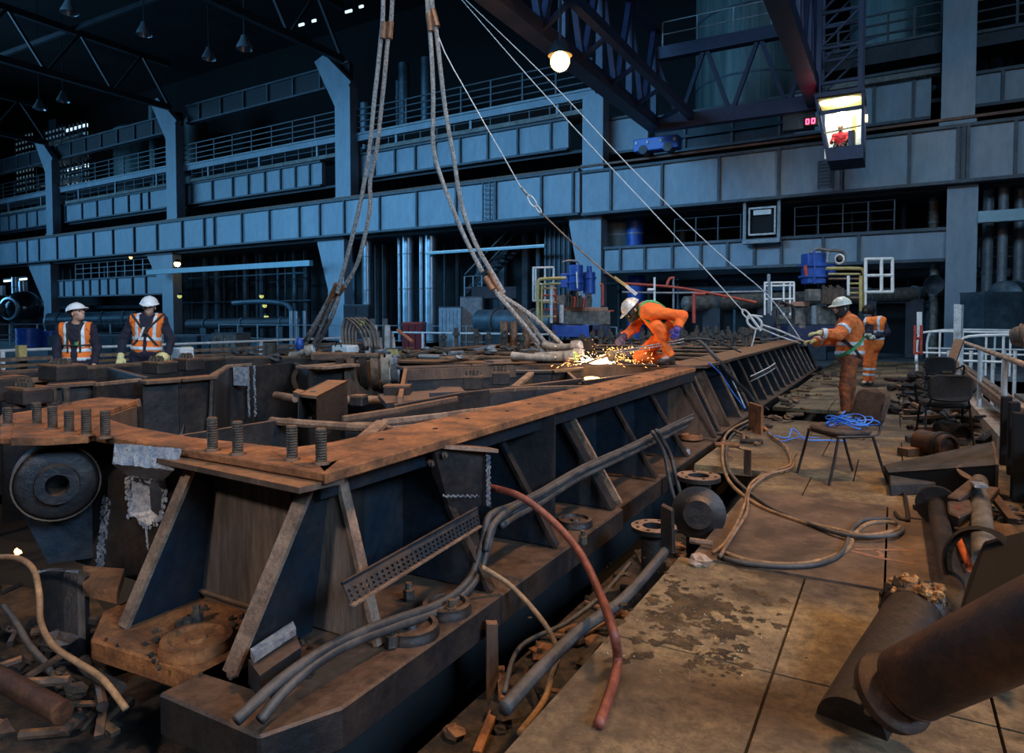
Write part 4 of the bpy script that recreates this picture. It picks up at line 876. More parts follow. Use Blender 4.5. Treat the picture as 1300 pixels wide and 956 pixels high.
for k, (x, y) in enumerate(((5, 505), (25, 518), (55, 516), (68, 512), (84, 513))):
    stud(HZ(x, y), .12, ORD[k]+' short stud from the left behind the rusty deck row').__setitem__('group', 'short studs behind the deck row')
# cluster blocks: bolted blocks on the inner walls
def block(px, py, w_, d_, h, label, m=iron_inner, bolts=0, z=ZF, name='bearing_block', rz=.0):
    p = HZ(px, py, z); t = thing(name, label, 'block', p, rz)
    c = [(-w_/2, -d_/2), (w_/2, -d_/2), (w_/2, d_/2), (-w_/2, d_/2)]; R_ = Matrix.Rotation(rz, 3, 'Z')
    MB().prism([p+R_ @ V(a, b_, 0) for a, b_ in c], (0, 0, h)).build('body', m, t, bevel=.01)
    tpp = MB().prism([p+R_ @ V(a*1.02, b_*1.02, h) for a, b_ in c], (0, 0, .02)).build('top_plate', iron_brown, t)
    for k in range(bolts):
        q = p+R_ @ V((k % 4-1.5)*w_/5, (k//4-.5)*d_/3, h+.02); MB().bolt(q, (0, 0, 1), .028, .035).build('nut', stud_m, tpp)
    return t
block(505, 513, .26, .2, .18, 'plain square steel block in front of the bearing arcs', z=.60, rz=.5, name='spacer_block')
block(601, 494, .20, .18, .13, 'steel block with small nuts, left of its twin before the cross beam', bolts=6, rz=.5, z=.71)
block(636, 488, .20, .18, .13, 'steel block with small nuts, right of its twin before the cross beam', bolts=6, rz=.5, z=.72)
block(456, 515, .14, .14, .09, 'small cut block left of the plain square block', z=.60, rz=.2, name='spacer_block')
block(203, 474, .30, .25, .12, 'bolted block on the left inner wall beside leaning watchman', bolts=6)
block(240, 470, .26, .25, .13, 'bolted block on the left inner wall, right of its twin', bolts=6)
block(80, 482, .36, .3, .14, 'bolted block on the left wall below first watchman', bolts=7)
block(38, 512, .26, .2, .10, 'dark bolted block at the left frame side behind the studs', bolts=5, z=.88)
block(8, 508, .2, .2, .16, 'dark block at the left frame edge', bolts=2, z=.88)
# ledges
for pts, z in (([(500, 541), (480, 536), (600, 518), (612, 522)], .78), ([(480, 500), (585, 493), (600, 500), (490, 512)], .7), ([(560, 491), (585, 491), (590, 497), (545, 499)], .8)):
    MB().prism([HZ(x, y, z) for x, y in pts], (0, 0, -.05)).build('ledge_plate', iron_inner, F1)
# bearing arcs: half round bores of the casing, seen open upwards
t = thing('bearing_housing', 'half-round bearing housing with worn bright arcs behind the plain block', 'bearing housing', HZ(470, 480, .2))
c = HZ(487, 452, .92)
ax = V(.82, .57, 0)
for k, (r, o, m) in enumerate(((.52, 0, iron), (.47, .14, iron_brown), (.42, .30, iron), (.38, .46, gusset_edge), (.36, .60, gasket), (.30, .72, cut_edge))):
    MB().lathe(c-ax*.6+ax*o, ax, [(r, 0), (r+.10, 0), (r+.10, .1), (r, .1), (r, 0)], 28, (math.pi*1.0, math.pi*2.0)).build('bore_ring', m, t, True)
MB().bar(c-ax*1.0+V(0, 0, .0)-V(.5, -.5, 0)*.2, c-ax*.4-V(.5, -.5, 0)*.2, .5, .08).build('housing_flange', iron_brown, t)
MB().prism([HZ(437, 462), HZ(478, 458), HZ(478, 458)-V(0, 0, .5), HZ(437, 462)-V(0, 0, .5)], (0, .1, 0)).build('housing_side', iron_brown, t)
MB().cyl(HZ(440, 508, .6), HZ(486, 508, .6), .05, 10).build('oil_pipe', gusset_edge, t, True)
# loose channel beam lying across the frame
t = thing('channel_beam', 'loose dark channel beam lying across the open frame', 'beam', HZ(400, 530, .7))
a = HZ(388, 500, .95); b_ = HZ(432, 488, 1.03)
a0 = HZ(378, 500, .96); a1 = HZ(402, 503, .95); c0 = HZ(416, 482, .98); c1 = HZ(441, 483, .98)
MB().prism([a0, a1, c1, c0], (0, 0, -.02)).build('top_web', iron_brown, t)
MB().prism([a1, c1, c1-V(0, 0, .32), a1-V(0, 0, .32)], (-.03, .02, 0)).build('side_flange', iron, t)
MB().prism([a0, c0, c0-V(0, 0, .2), a0-V(0, 0, .2)], (.03, -.02, 0)).build('side_flange', iron, t)
p = HZ(372, 503, .9); MB().prism([p, HZ(385, 508, .9), HZ(392, 503, .9), HZ(378, 499, .9)], (0, 0, .035)).build('end_lug', iron_brown, t)
MB().bar(HZ(383, 505, .88), HZ(397, 524, .75), .04, .08).build('end_strut', iron, t); MB().bar(HZ(397, 505, .92), HZ(400, 528, .7), .04, .1).build('end_strut', iron, t)
o = MB().tube([HZ(345, 534, .8), HZ(360, 536, .8), HZ(430, 541, .8), HZ(490, 545, .8), HZ(512, 552, .82), HZ(530, 562, .7)], .028, 8).build('bent_pipe', gusset_edge, smooth=True); tag(o, 'rust-tan bent pipe passing over the frame behind the corner studs', 'pipe')
o = MB().tube([HZ(430, 540, .78), HZ(500, 541, .78), HZ(520, 550, .76), HZ(527, 556, .6)], .022, 8).build('bent_pipe', gusset_edge, smooth=True); tag(o, 'second thinner tan pipe just behind the bent one', 'pipe')
p = HZ(371, 506, .6); o = MB().cyl(HZ(350, 502, .5), HZ(375, 506, .5), .05, 10).build('pipe_stub', gusset_edge, smooth=True); tag(o, 'short rusty pipe stub beside the channel beam', 'pipe')

# ---------------------------------------------------------------- far half of the bed
F2 = thing('machine_bed_frame', 'far half of the turbine bed frame with close-set sloping gussets', 'machine frame', (-4.5, 15, -.1))
Y0, Y1 = 8.85, 22.3
wallplate(F2, (XW, Y0), (XW, Y1), -.05, ZF-.03, .05, 'side_web', iron_blue)
MB().prism([HZ(862, 464), V(-2.2, 9.35, ZF), V(-2.2, Y1, ZF), V(-2.75, Y1, ZF), V(-2.75, 9.6, ZF)], (0, 0, -.05)).build('top_flange', iron_brown, F2, bevel=.006)
MB().box((-2.5, Y0, -.12), (-1.88, Y1, .02)).build('base_plate', iron, F2, bevel=.01)
ys = [8.9, 9.45]+[10.3+k*.8 for k in range(15)]
for k, y in enumerate(ys): gusset(F2, (-1.92, y, .03), (-2.28, y, .76), (XW, y, .03), (XW, y, .80), .03, iron_brown if k == 1 else iron_blue, gusset_edge if k > 1 else iron_brown, .04)
wallplate(F2, (-2.5, Y1), (-7.5, Y1), 0, ZF-.03, .05, 'end_web', iron, .4, iron_brown)
wallplate(F2, (-7.9, 9), (-7.9, Y1), 0, ZF-.03, .05, 'side_web', iron, .3, iron_brown)
for k, (y, fl) in enumerate(((10.0, .3), (11.2, .15), (12.4, .3), (13.8, .2), (15.4, .3), (17.2, .3), (19.5, .3))): wallplate(F2, (-2.6, y), (-7.8, y-.3), .2, ZF-.05, .05, 'cross_web', iron, fl, iron_brown)
for x in (-4.2, -6): wallplate(F2, (x, 9.2), (x, Y1), .2, ZF-.06, .05, 'long_web', iron, .16, iron_brown)
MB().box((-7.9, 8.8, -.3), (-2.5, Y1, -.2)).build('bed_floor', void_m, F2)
wallplate(F2, (-4.5, 8.6), (-8.0, 8.2), 0, ZF-.05, .05, 'cross_web', iron, .5, iron_brown)
# rows of tall rusty studs standing on the far half
st = None; k = 0
for row, (y, n, x0, x1_) in enumerate(((15.6, 15, -3.2, -7.0), (16.6, 17, -3.0, -7.4), (18.6, 13, -2.9, -6.8), (20.5, 12, -2.9, -6.8), (12.9, 8, -6.2, -9.4))):
    for q in range(n):
        x = x0+(x1_-x0)*(q+rnd.uniform(-.2, .2))/n; h = rnd.uniform(.25, .42) if row else rnd.uniform(.18, .3)
        t = thing('anchor_bolt', 'tall rusty anchor bolt, %s from the right in the %s row of the far frame' % (ORD[q], ORD[row]) if row < 4 else '%s rusty anchor bolt from the right, behind the sack between the slings' % ORD[q], 'bolt', (x, y, ZF), 0, 'anchor bolts on the far frame' if row < 4 else 'anchor bolts between slings')
        MB().cyl((x, y, ZF-.05), (x, y, ZF+h), .05, 8).build('shank', rnd.choice((iron_brown, stud_m, stud_m)), t, True); MB().bolt((x, y, ZF+h*.55), (0, 0, 1), .085, .07).build('nut', stud_m, t)
# ================================================================== slings, guy lines
def yoke(p, label): pass
HOOK = HY(512, -70, 8.3)
def sling(name, label, pts, y, R, m, ferr, group=None, ends=None):
    P_ = [HY(a, b_, y+(i*.0)) for i, (a, b_) in enumerate(pts)]
    t = thing(name, label, 'sling', P_[-1], 0, group)
    MB().rope(P_, R, 5).build('rope', m, t, True)
    for (a, b_), (c, d) in ferr: MB().cyl(HY(a, b_, y), HY(c, d, y), R*1.35, 14).build('ferrule', copper_m, t, True)
    return t
sling('wire_rope_sling', 'left wire rope sling, outer strand crossing to the frame', [(487, -60), (486, 20), (483, 55), (476, 120), (468, 195), (459, 250), (445, 310), (428, 372)], 8.3, .036, rope_m, [((488, 28), (486, 49)), ((428, 360), (416, 386))])
sling('wire_rope_sling', 'left wire rope sling, inner strand with bend near its foot', [(499, -60), (497, 20), (492, 55), (486, 120), (478, 190), (470, 230), (469, 270), (455, 330), (436, 366)], 8.4, .036, rope_m, [((496, 28), (494, 49)), ((437, 363), (425, 379))])
sling('wire_rope_sling', 'right wire rope sling, left strand with a sharp bend', [(540, -60), (543, 10), (547, 55), (550, 120), (550, 185), (560, 225), (585, 290), (612, 345)], 8.5, .036, rope_m, [((544, 18), (547, 40)), ((616, 352), (626, 368))])
sling('wire_rope_sling', 'right wire rope sling, smoothly curving right strand', [(546, -60), (549, 10), (554, 40), (560, 95), (567, 150), (576, 200), (586, 260), (604, 310), (627, 350), (640, 372)], 8.6, .036, rope_m, [((549, 12), (555, 34)), ((621, 344), (640, 380))])
# lower parts of the slings
for k, (a, mm, e, lab) in enumerate((((418, 384), (398, 420), (378, 450), 'first dark sling leg going down to the frame at left'), ((424, 380), (406, 420), (390, 452), 'second dark sling leg beside the first'), ((430, 377), (420, 405), (398, 448), 'third dark sling leg, nearest the white sack'), ((414, 386), (392, 424), (372, 452), 'outermost dark sling leg at far left'))):
    P_ = [HY(*a, 8.3), HY(*mm, 8.25-k*.05), HY(*e, 8.1+k*.1)]; t = thing('sling_leg', lab, 'sling', P_[-1]); MB().rope(P_, .034, 5).build('rope', rope_dark, t, True)
for k, (a, mm, e, lab) in enumerate((((626, 366), (655, 402), (690, 448), 'left pale sling leg reaching the white shackle pins'), ((632, 372), (665, 402), (706, 452), 'middle pale sling leg reaching the white shackle pins'), ((638, 376), (676, 402), (724, 448), 'right pale sling leg touching the white shackle pins'), ((630, 372), (660, 406), (700, 455), 'slack pale sling leg between the others'))):
    P_ = [HY(*a, 8.55), HY(*mm, 8.6-k*.04), HY(*e, 8.7+k*.05)]; t = thing('sling_leg', lab, 'sling', P_[-1]); MB().rope(P_, .033, 5).build('rope', rope_m, t, True)
# lagged white lifting trunnions at the right sling foot
trun_m = mat('tan_dusty_trunnion', (.22, .18, .14), (.42, .36, .30), 6, .8, 0, .4)
def lug(label, a, mid, b_, r, endm):
    t = thing('lifting_trunnion', label, 'lifting lug', b_); MB().tube([a, mid, b_], lambda q: r*(1-.22*math.sin(q*3.1)), 14).build('arm', trun_m, t, True)
    d = (Vector(b_)-Vector(mid)).normalized(); MB().cyl(Vector(b_)-d*.10, Vector(b_)+d*.02, r*1.35, 20).build('end_collar', trun_m, t, True); MB().cyl(Vector(b_)+d*.02, Vector(b_)+d*.035, r*1.05, 20).build('end_face', endm, t, True)
green_p = mat('worn_green_paint', (.10, .30, .10), (.25, .45, .2), 8, .6)
Z_ = .85
lug('dusty white trunnion arm with green end, nearest the sparks', D(650, 452, 9.2), D(700, 455, 9.0), D(728, 452, 8.9), .06, green_p)
lug('upper dusty white trunnion arm behind the green-ended one', D(690, 437, 9.7), D(712, 441, 9.6), D(735, 439, 9.45), .06, white_dirty)
lug('middle dusty white trunnion arm between the two others', D(680, 452, 9.5), D(702, 450, 9.4), D(738, 448, 9.3), .05, white_dirty)
MBo = MB().lathe(D(745, 447, 9.7), (-.5, -1, .1), [(0, 0), (.19, 0), (.21, .03), (.17, .05), (.06, .06), (0, .06)], 24).build('hand_wheel', debris_m, smooth=True); tag(MBo, 'dark round valve disc behind the sparks', 'valve'); MBo.name = 'round_valve'
lug('short grey trunnion at the left sling foot', D(370, 452, 11.3), D(385, 447, 11.2), D(396, 444, 11.2), .07, white_dirty)
MBo = MB().ball(D(380, 437, 11.2), (.07, .07, .12)).build('blue_shackle', blue_m, smooth=True); tag(MBo, 'small blue shackle at the left sling foot', 'shackle')
# guy lines
def wire(label, pts, r, m, cat='rope', name='guy_wire', parts=None):
    t = thing(name, label, cat, pts[-1]); MB().tube(pts, r, 6, 4).build('line', m, t, True); return t
wire_m = mat('bright_thin_wire', (.7, .68, .66), (.85, .84, .82), 40, .4, 0)
t1 = wire('thin wire line from the hook down to the welder harness', [HY(545, -40, 8.6), HY(556, 45, 8.6), HY(600, 130, 8.6), HY(640, 200, 8.6), HY(664, 243, 8.6)], .009, wire_m)
def shackle(t, a, b_, y, r=.012, wdt=.035):
    a = HY(*a, y); b_ = HY(*b_, y); d = (b_-a).normalized(); n = V(-d.z, 0, d.x)
    MB().tube([a, a+(b_-a)*.25+n*wdt, a+(b_-a)*.75+n*wdt, b_, a+(b_-a)*.75-n*wdt, a+(b_-a)*.25-n*wdt, a], r, 8, 3).build('shackle', white_m, t, True)
MB().cyl(HY(662, 238, 8.6), HY(670, 248, 8.6), .022, 8).build('sleeve', rope_m, t1, True)
shackle(t1, (670, 248), (681, 263), 8.6); shackle(t1, (680, 261), (687, 270), 8.6, .01, .02); MB().tube([HY(687, 270, 8.6), HY(750, 330, 8.6), HY(786, 358, 8.62)], .012, 6).build('webbing_strap', gusset_edge, t1)
MB().bar(HY(780, 352, 8.62), HY(795, 363, 8.64),   .035, .025, up=(0, -1, 0)).build('shock_absorber', yellow_pipe, t1); MB().bar(HY(795, 363, 8.64), HY(808, 374, 8.66), .04, .03, up=(0, -1, 0)).build('lanyard_pack', white_m, t1)
YG = 10.6
t2 = wire('upper thin wire line running down to the rigger', [HY(583, -8, YG), HY(700, 105, YG), HY(800, 212, YG), HY(905, 315, YG), HY(975, 375, YG+.3), HY(1018, 433, YG+.5)], .009, wire_m)
t3 = wire('lower thin wire line ending at the bright shackle', [HY(583, -4, YG), HY(660, 85, YG), HY(750, 185, YG), HY(850, 292, YG), HY(944, 396, YG)], .009, wire_m)
shackle(t3, (942, 393), (952, 404), YG, .012, .03); shackle(t3, (949, 402), (966, 416), YG, .018, .07)
MB().cyl(HY(950, 398, YG), HY(966, 420, YG), .02, 8).build('shackle_pin', white_m, t3, True); MB().cyl(HY(955, 400, YG), HY(968, 402, YG), .012, 8).build('pin_bar', white_m, t3, True)
t4 = wire('pale double rope from the bright shackle to the rigger hands', [HY(966, 412, YG), HY(990, 420, YG), HY(1022, 434, YG+.2)], .014, white_dirty, name='tag_rope')
t5 = wire('second pale rope just below the double rope', [HY(966, 417, YG), HY(990, 427, YG), HY(1016, 436, YG+.2)], .012, white_dirty, name='tag_rope')
t6 = wire('short pale rope tail hanging from the bright shackle', [HY(960, 416, YG), HY(957, 430, YG-.02), HY(954, 440, YG-.05)], .012, white_dirty, name='tag_rope')

# ================================================================== hoses and cables over the frame
def hose(name, label, pts, r, m, cat='hose', group=None):
    o = MB().tube(pts, r, 8, 6).build(name, m, smooth='all'); return tag(o, label, cat, group)
X = lambda a, b_, x=-2.0: HX(a, b_, x)
runs = [((880, 527), (850, 541), (800, 566), (740, 593), (690, 622), (655, 640), (622, 655), (612, 690), (596, 735), (560, 765), (500, 787), (430, 815), (360, 860), (300, 915)),
        ((876, 534), (845, 549), (795, 573), (738, 600), (690, 629), (655, 648), (630, 662), (618, 700), (600, 742), (560, 774), (500, 796), (430, 824), (370, 868), (330, 915)),
        ((874, 540), (842, 556), (792, 580), (736, 607), (690, 636), (655, 655), (636, 668)),
        ((880, 531), (848, 545), (798, 570), (739, 597), (688, 626), (650, 645), (625, 668), (616, 700))]
labs = ['thick black hose of the bundle, topmost along the gussets, ending bottom left', 'thick black hose just below the topmost, ending bottom left', 'lowest black hose of the bundle, ending by the mesh tray', 'black hose inside the bundle, ending at its bend']
for k, (R_, lab) in enumerate(zip(runs, labs)):
    hose('rubber_hose', lab, [X(a, b_, -2.04+min(.10, i*.012)+k*.012) for i, (a, b_) in enumerate(R_)], .021, hose_m)
for k, R_ in enumerate((((828, 548), (843, 575), (850, 610), (858, 640), (868, 672)), ((833, 546), (850, 575), (858, 605), (868, 640), (885, 668)))):
    hose('rubber_hose', ('black hose dropping from the bundle toward the flanged pipe, ' + ('left one' if not k else 'right one')), [X(a, b_, -1.9+i*.06) for i, (a, b_) in enumerate(R_)], .02, hose_m)
hose('rubber_hose', 'red-brown hose arching from the bracket to the walkway', [HX(620, 618, -2.1), HX(660, 630, -1.85), HX(700, 660, -1.65), HX(735, 700, -1.45), HX(760, 750, -1.25), HZ(778, 800, .2), HZ(784, 835, .05), HZ(778, 870, .02), HZ(760, 920, .02)], .021, hose_red)
hose('rubber_hose', 'dusty brown looped hose hanging below the bundle bend', [HX(612, 720, -1.85), HX(650, 745, -1.75), HX(690, 790, -1.55), HX(708, 828, -1.45), HX(700, 860, -1.35), HZ(690, 890, -.2), HZ(660, 930, -.1)], .014, hose_tan)
hose('rubber_hose', 'thick dark hose lying in the gap beside the base plate', [HZ(640, 900, -.02), HZ(690, 845, -.02), HZ(740, 797, -.02), HZ(790, 762, -.02), HZ(835, 712, .02), HZ(845, 698, .03)], .03, hose_m)
hose('rubber_hose', 'thinner dark hose lying in the gap above the thick one', [HZ(640, 880, -.3), HZ(660, 822, -.25), HZ(720, 790, -.2), HZ(765, 755, -.15), HZ(800, 715, -.1)], .014, hose_m)
wh = [((870, 441), (893, 450), (912, 462), (930, 490), (950, 512), (966, 535)), ]
hose('rubber_hose', 'black hose over the frame right of the welder, coming down beside the gusset', [HZ(868, 432, 1.0), HZ(885, 432, 1.12), HX(905, 450, -2.3), HX(930, 480, -2.1), HX(950, 500, -2.0), HX(965, 520, -1.85)], .028, hose_m)
for k, (c, lab, m) in enumerate(((0, 'pale cable coming over the flange, left of two', white_dirty), (1, 'pale cable coming over the flange, right of two', gusset_edge))):
    hose('cable', lab, [HZ(908+k*5, 456, .88), HX(922+k*4, 470, -2.25), HX(934+k*3, 492, -2.15), HX(946+k*3, 518, -2.0)], .011, m, 'cable')
hose('cable', 'bright blue cable down the gusset', [HZ(900, 461, .88), HX(915, 475, -2.22), HX(930, 498, -2.1), HX(946, 519, -1.98)], .011, blue_cord, 'cable')
for k in range(3): hose('cable', 'pale cable strapped across the far gussets, %s from the bottom' % ORD[k], [HX(953, 484-k*3, -2.1), HX(975, 473-k*3, -2.1), HX(984, 467-k*3, -2.12)], .012, hose_m if k == 1 else white_dirty, 'cable', 'cables across the far gussets')
# cables on the walkway
wk = [[(958, 530), (925, 548), (917, 575), (925, 610), (960, 640), (1010, 660), (1060, 672), (1100, 680), (1140, 672), (1135, 664), (1105, 664), (1085, 678), (1075, 698), (1040, 712), (1000, 717), (950, 712), (915, 700)],
      [(962, 533), (930, 552), (922, 580), (932, 607), (975, 642), (1025, 664), (1080, 680), (1130, 680), (1146, 672), (1130, 660), (1098, 660), (1082, 672), (1070, 700), (1040, 716), (990, 719), (940, 714), (912, 706)],
      [(975, 550), (995, 565), (1004, 588), (985, 597), (955, 612), (945, 640), (935, 665), (920, 690), (905, 702)],
      [(980, 553), (1000, 570), (1006, 592), (975, 603), (952, 622), (948, 650), (930, 680), (914, 706)]]
for k, (R_, lab) in enumerate(zip(wk, ('tan hose looping across the walkway plates, outer one', 'dark hose looping across the walkway plates, beside the tan one', 'tan cable curving from the frame to the pit edge', 'pale cable curving from the frame to the pit edge'))):
    hose('rubber_hose' if k < 2 else 'cable', lab, [HZ(a, b_, .022+.006*k+(.02 if i in (6, 7) else 0)) for i, (a, b_) in enumerate(R_)], .016 if k < 2 else .012, (hose_tan, hose_m, hose_tan, gusset_edge)[k], 'hose' if k < 2 else 'cable')
hose('rope', 'bright blue rope lying from the frame toward the chair', [HZ(982, 553, .03), HZ(1000, 556, .03), HZ(1005, 545, .12), HZ(1012, 548, .1), HZ(1022, 558, .03), HZ(1050, 559, .03), HZ(1075, 560, .03)], .009, blue_cord, 'rope')
hose('rope', 'thin second blue rope near the foot of the frame', [HZ(975, 548, .02), HZ(990, 560, .02), HZ(1015, 555, .02), HZ(1040, 556, .02)], .006, blue_cord, 'rope')
# perforated cable tray
t = thing('cable_tray', 'perforated steel cable tray lying slanted under the bracket', 'cable tray', HX(520, 700, -1.95))
a, b_, c, d = HX(434, 741, -1.93), HX(447, 769, -1.87), HX(610, 668, -1.93), HX(606, 645, -1.98)
b = MB(); nx, nz = 30, 3; th = V(-.012, .006, 0)
def q_(u, v): return (a.lerp(d, u)).lerp(b_.lerp(c, u), v)
for i in range(nx):
    for j in range(nz):
        u0, u1 = i/nx, (i+1)/nx; v0, v1 = .3+j*.22, .3+(j+1)*.22; du = .28/nx; dv = .05
        o = [q_(u0, v0), q_(u1, v0), q_(u1, v1), q_(u0, v1)]; inn = [q_(u0+du, v0+dv), q_(u1-du, v0+dv), q_(u1-du, v1-dv), q_(u0+du, v1-dv)]
        b.add(o+inn, [(0,1,5,4),(1,2,6,5),(2,3,7,6),(3,0,4,7)])
b.add([q_(0, 0), q_(1, 0), q_(1, .3), q_(0, .3)], [(0, 1, 2, 3)])
n0 = len(b.v); b.v += [v+th for v in b.v[:n0]]; b.f += [tuple(n0+i for i in f)[::-1] for f in b.f[:]]
b.build('perforated_panel', iron_blue, t)
MB().bar(q_(0, .98), q_(1, .98), .025, .008).build('lower_rim', gusset_edge, t); MB().bar(q_(0, 0), q_(1, 0), .012, .012).build('upper_rim', iron_blue, t)

# ================================================================== near the pit between frame and walkway
def flange_pipe(px, py, z, r, h, label, m=iron, n=8):
    p = HZ(px, py, z); t = thing('flanged_pipe', label, 'pipe', p-V(0, 0, h))
    MB().lathe(p, (0, 0, 1), [(r*.55, -h), (r*.55, -.03), (r, -.03), (r, 0), (r*.5, 0), (r*.5, -h*.8), (0, -h*.8)], 28).build('stub', m, t, True)
    MB().lathe(p, (0, 0, 1), [(r, .001), (r, .004), (r*.5, .004), (r*.5, .001)], 28).build('flange_face', gusset_edge, t, True); ff_ = bpy.data.objects[[o.name for o in t.children if o.name.startswith('flange_face')][0]]
    for k in range(n):
        a = k*2*math.pi/n; q = p+V(math.cos(a)*r*.78, math.sin(a)*r*.78, .004); MB().cyl(q, q+V(0, 0, .004), r*.08, 8).build('bolt_hole', black_m, ff_)
    return t
flange_pipe(830, 668, .1, .15, .6, 'low flanged pipe end with bolt holes beside the frame')
flange_pipe(887, 604, .34, .155, .8, 'larger flanged pipe end behind the low one', n=6)
p = HZ(887, 650, .1); o = MB().lathe(p, (.2, -1, .1), [(0, -.1), (.17, -.1), (.19, .05), (.13, .08), (.1, .12), (0, .12)], 24).build('valve_body', iron, smooth=True); tag(o, 'bulky dark valve body under the larger flanged pipe', 'valve')
o = MB().prism([HZ(838, 700, .02), HZ(855, 705, .02), HZ(855, 705, .02)+V(-.01, 0, .28), HZ(838, 700, .02)+V(0, 0, .30)], (.0, .05, 0)).build('steel_upright', iron, bevel=.008); tag(o, 'short steel upright at the pit edge', 'bracket')
o = MB().prism([HZ(950, 545, 0), HZ(966, 552, 0), HZ(966, 552, 0)+V(0, 0, .36), HZ(950, 545, 0)+V(0, 0, .36)], (.02, .05, 0)).build('steel_upright', rust_top); tag(o, 'rusty steel upright at the foot of the far frame', 'bracket')
o = MB().prism([HZ(944, 602, 0), HZ(953, 604, 0), HZ(953, 604, 0)+V(0, 0, .24), HZ(944, 602, 0)+V(0, 0, .24)], (.0, .03, 0)).build('steel_upright', iron_brown); tag(o, 'small steel post beside the looping hoses', 'bracket')
o = MB().prism([HX(618, 793, -1.75), HX(632, 793, -1.75), HX(634, 900, -1.75), HX(618, 900, -1.75)], (-.03, .04, 0)).build('steel_upright', iron_brown); tag(o, 'vertical plate bracket below the base plate rim', 'bracket')
o = MB().rock(HZ(888, 712, .03), (.07, .05, .04), 5).build('concrete_lump', kerb_m); tag(o, 'pale broken concrete lump at the plate corner', 'rubble')
o = MB().cyl(HZ(876, 686, .05), HZ(905, 690, .05), .02, 8).build('pipe_stub', gusset_edge, smooth=True); tag(o, 'short thin pipe stub above the concrete lump', 'pipe')
# pit rubble: loose scraps, each its own
scr = 0
MN = {'sooty_debris': 'sooty black', 'brown_rust_plate': 'brown rusted', 'orange_rust_plate': 'orange rusted', 'dark_rusty_iron': 'dark iron', 'dark_pipe': 'near-black', 'dirty_timber': 'tan wooden', 'sooty_timber': 'charred', 'grey_handrail': 'pale grey', 'grimy_stud_steel': 'grimy steel'}
def slab_(o, s, m, kind, where, lo=.03, hi=.12):
    sz = 'small' if s < lo+(hi-lo)/3 else 'medium' if s < lo+(hi-lo)*.66 else 'large'
    return '%s %s %s, %s' % (sz, MN.get(m.name, 'dull'), ('lump', 'flat bar offcut', 'pipe offcut')[kind], where)
def near_far(v, cuts, words):
    for c, w_ in zip(cuts, words):
        if v < c: return w_
    return words[-1]
def scrap(p, s, m, seed, kind):
    r_ = random.Random(seed); a = r_.uniform(0, 3.14); d = V(math.cos(a), math.sin(a), 0)
    if kind == 0: return MB().rock(p+V(0, 0, s*.4), (s, s*.8, s*.5), seed).build('rubble_lump', m)
    if kind == 1: return MB().bar(p-d*s*1.6+V(0, 0, .02), p+d*s*1.6+V(0, 0, .03+s*.3), s*.5, s*.25).build('steel_offcut', m)
    return MB().cyl(p-d*s*1.4+V(0, 0, s*.35), p+d*s*1.4+V(0, 0, s*.35), s*.3, 8).build('pipe_offcut', m, smooth=True)
for k in range(70):
    r_ = random.Random(k+1000); x, y = r_.uniform(-1.75, -1.2), r_.uniform(2.0, 6.6); s = r_.uniform(.03, .09)
    m_ = r_.choice((debris_m, iron_brown, debris_m, rust_top)); o = scrap(V(x, y, -1.14+.72+0), s, m_, k, k % 3); tag(o, slab_(o, s, m_, k % 3, 'in the pit '+near_far(y, (2.8, 3.6, 4.4, 5.2, 6), ('at the bottom frame edge', 'beside the red-brown hose', 'below the low flanged pipe', 'by the short upright', 'under the larger flanged pipe', 'at its far end'))+(', frame side' if x < -1.47 else ', walkway side'), .03, .09), 'scrap', 'scrap in the pit')
b = MB(); b.box((-1.8, 1.0, -.48), (-1.15, 6.8, -.42)); struct(b.build('floor_pit', debris_m))
for k in range(60):
    r_ = random.Random(k+2000); y = r_.uniform(6.8, 20); x = -1.78+abs(r_.gauss(0, .28)); s = r_.uniform(.03, .10)
    m_ = r_.choice((debris_m, debris_m, iron_brown, timber, rust_top)); o = scrap(V(x, y, 0), s, m_, k+300, k % 3); tag(o, slab_(o, s, m_, k % 3, 'at the frame foot '+near_far(y, (8, 10, 12, 15), ('by the looping hoses', 'beyond the rusty upright', 'left of the rigger', 'past the rigger', 'near the far end')), .03, .10), 'scrap', 'scrap along the frame foot')
# slag and debris at the lower left, on and below the base
o = MB().rock(HZ(236, 795, .05), (.05, .045, .045), 3).build('slag_lump', debris_m); tag(o, 'black slag lump on the rusty base plate', 'slag')
t = thing('cut_box_section', 'cut box-shaped steel offcut at the foot of the right front gusset', 'offcut', HZ(340, 835, .03))
MB().prism([HZ(315, 838, .12), HZ(376, 805, .12), HZ(382, 822, .12), HZ(330, 858, .12)], (0, 0, -.1)).build('body', iron_blue, t); MB().prism([HZ(318, 833, .14), HZ(372, 797, .14), HZ(376, 806, .14), HZ(322, 842, .14)], (0, 0, .03)).build('cut_face', cut_edge, t)
r2 = random.Random(12)
b = MB()
for k in range(50):
    p = HZ(r2.uniform(120, 400), r2.uniform(770, 860), .03)
    if -3.3 < p.x < -2 and 1.72 < p.y < 2.28: b.rock(p, r2.uniform(.006, .02), k)
o = b.build('slag_grit', debris_m); tag(o, 'loose slag grit scattered over the rusty base plate', 'slag', kind='stuff')
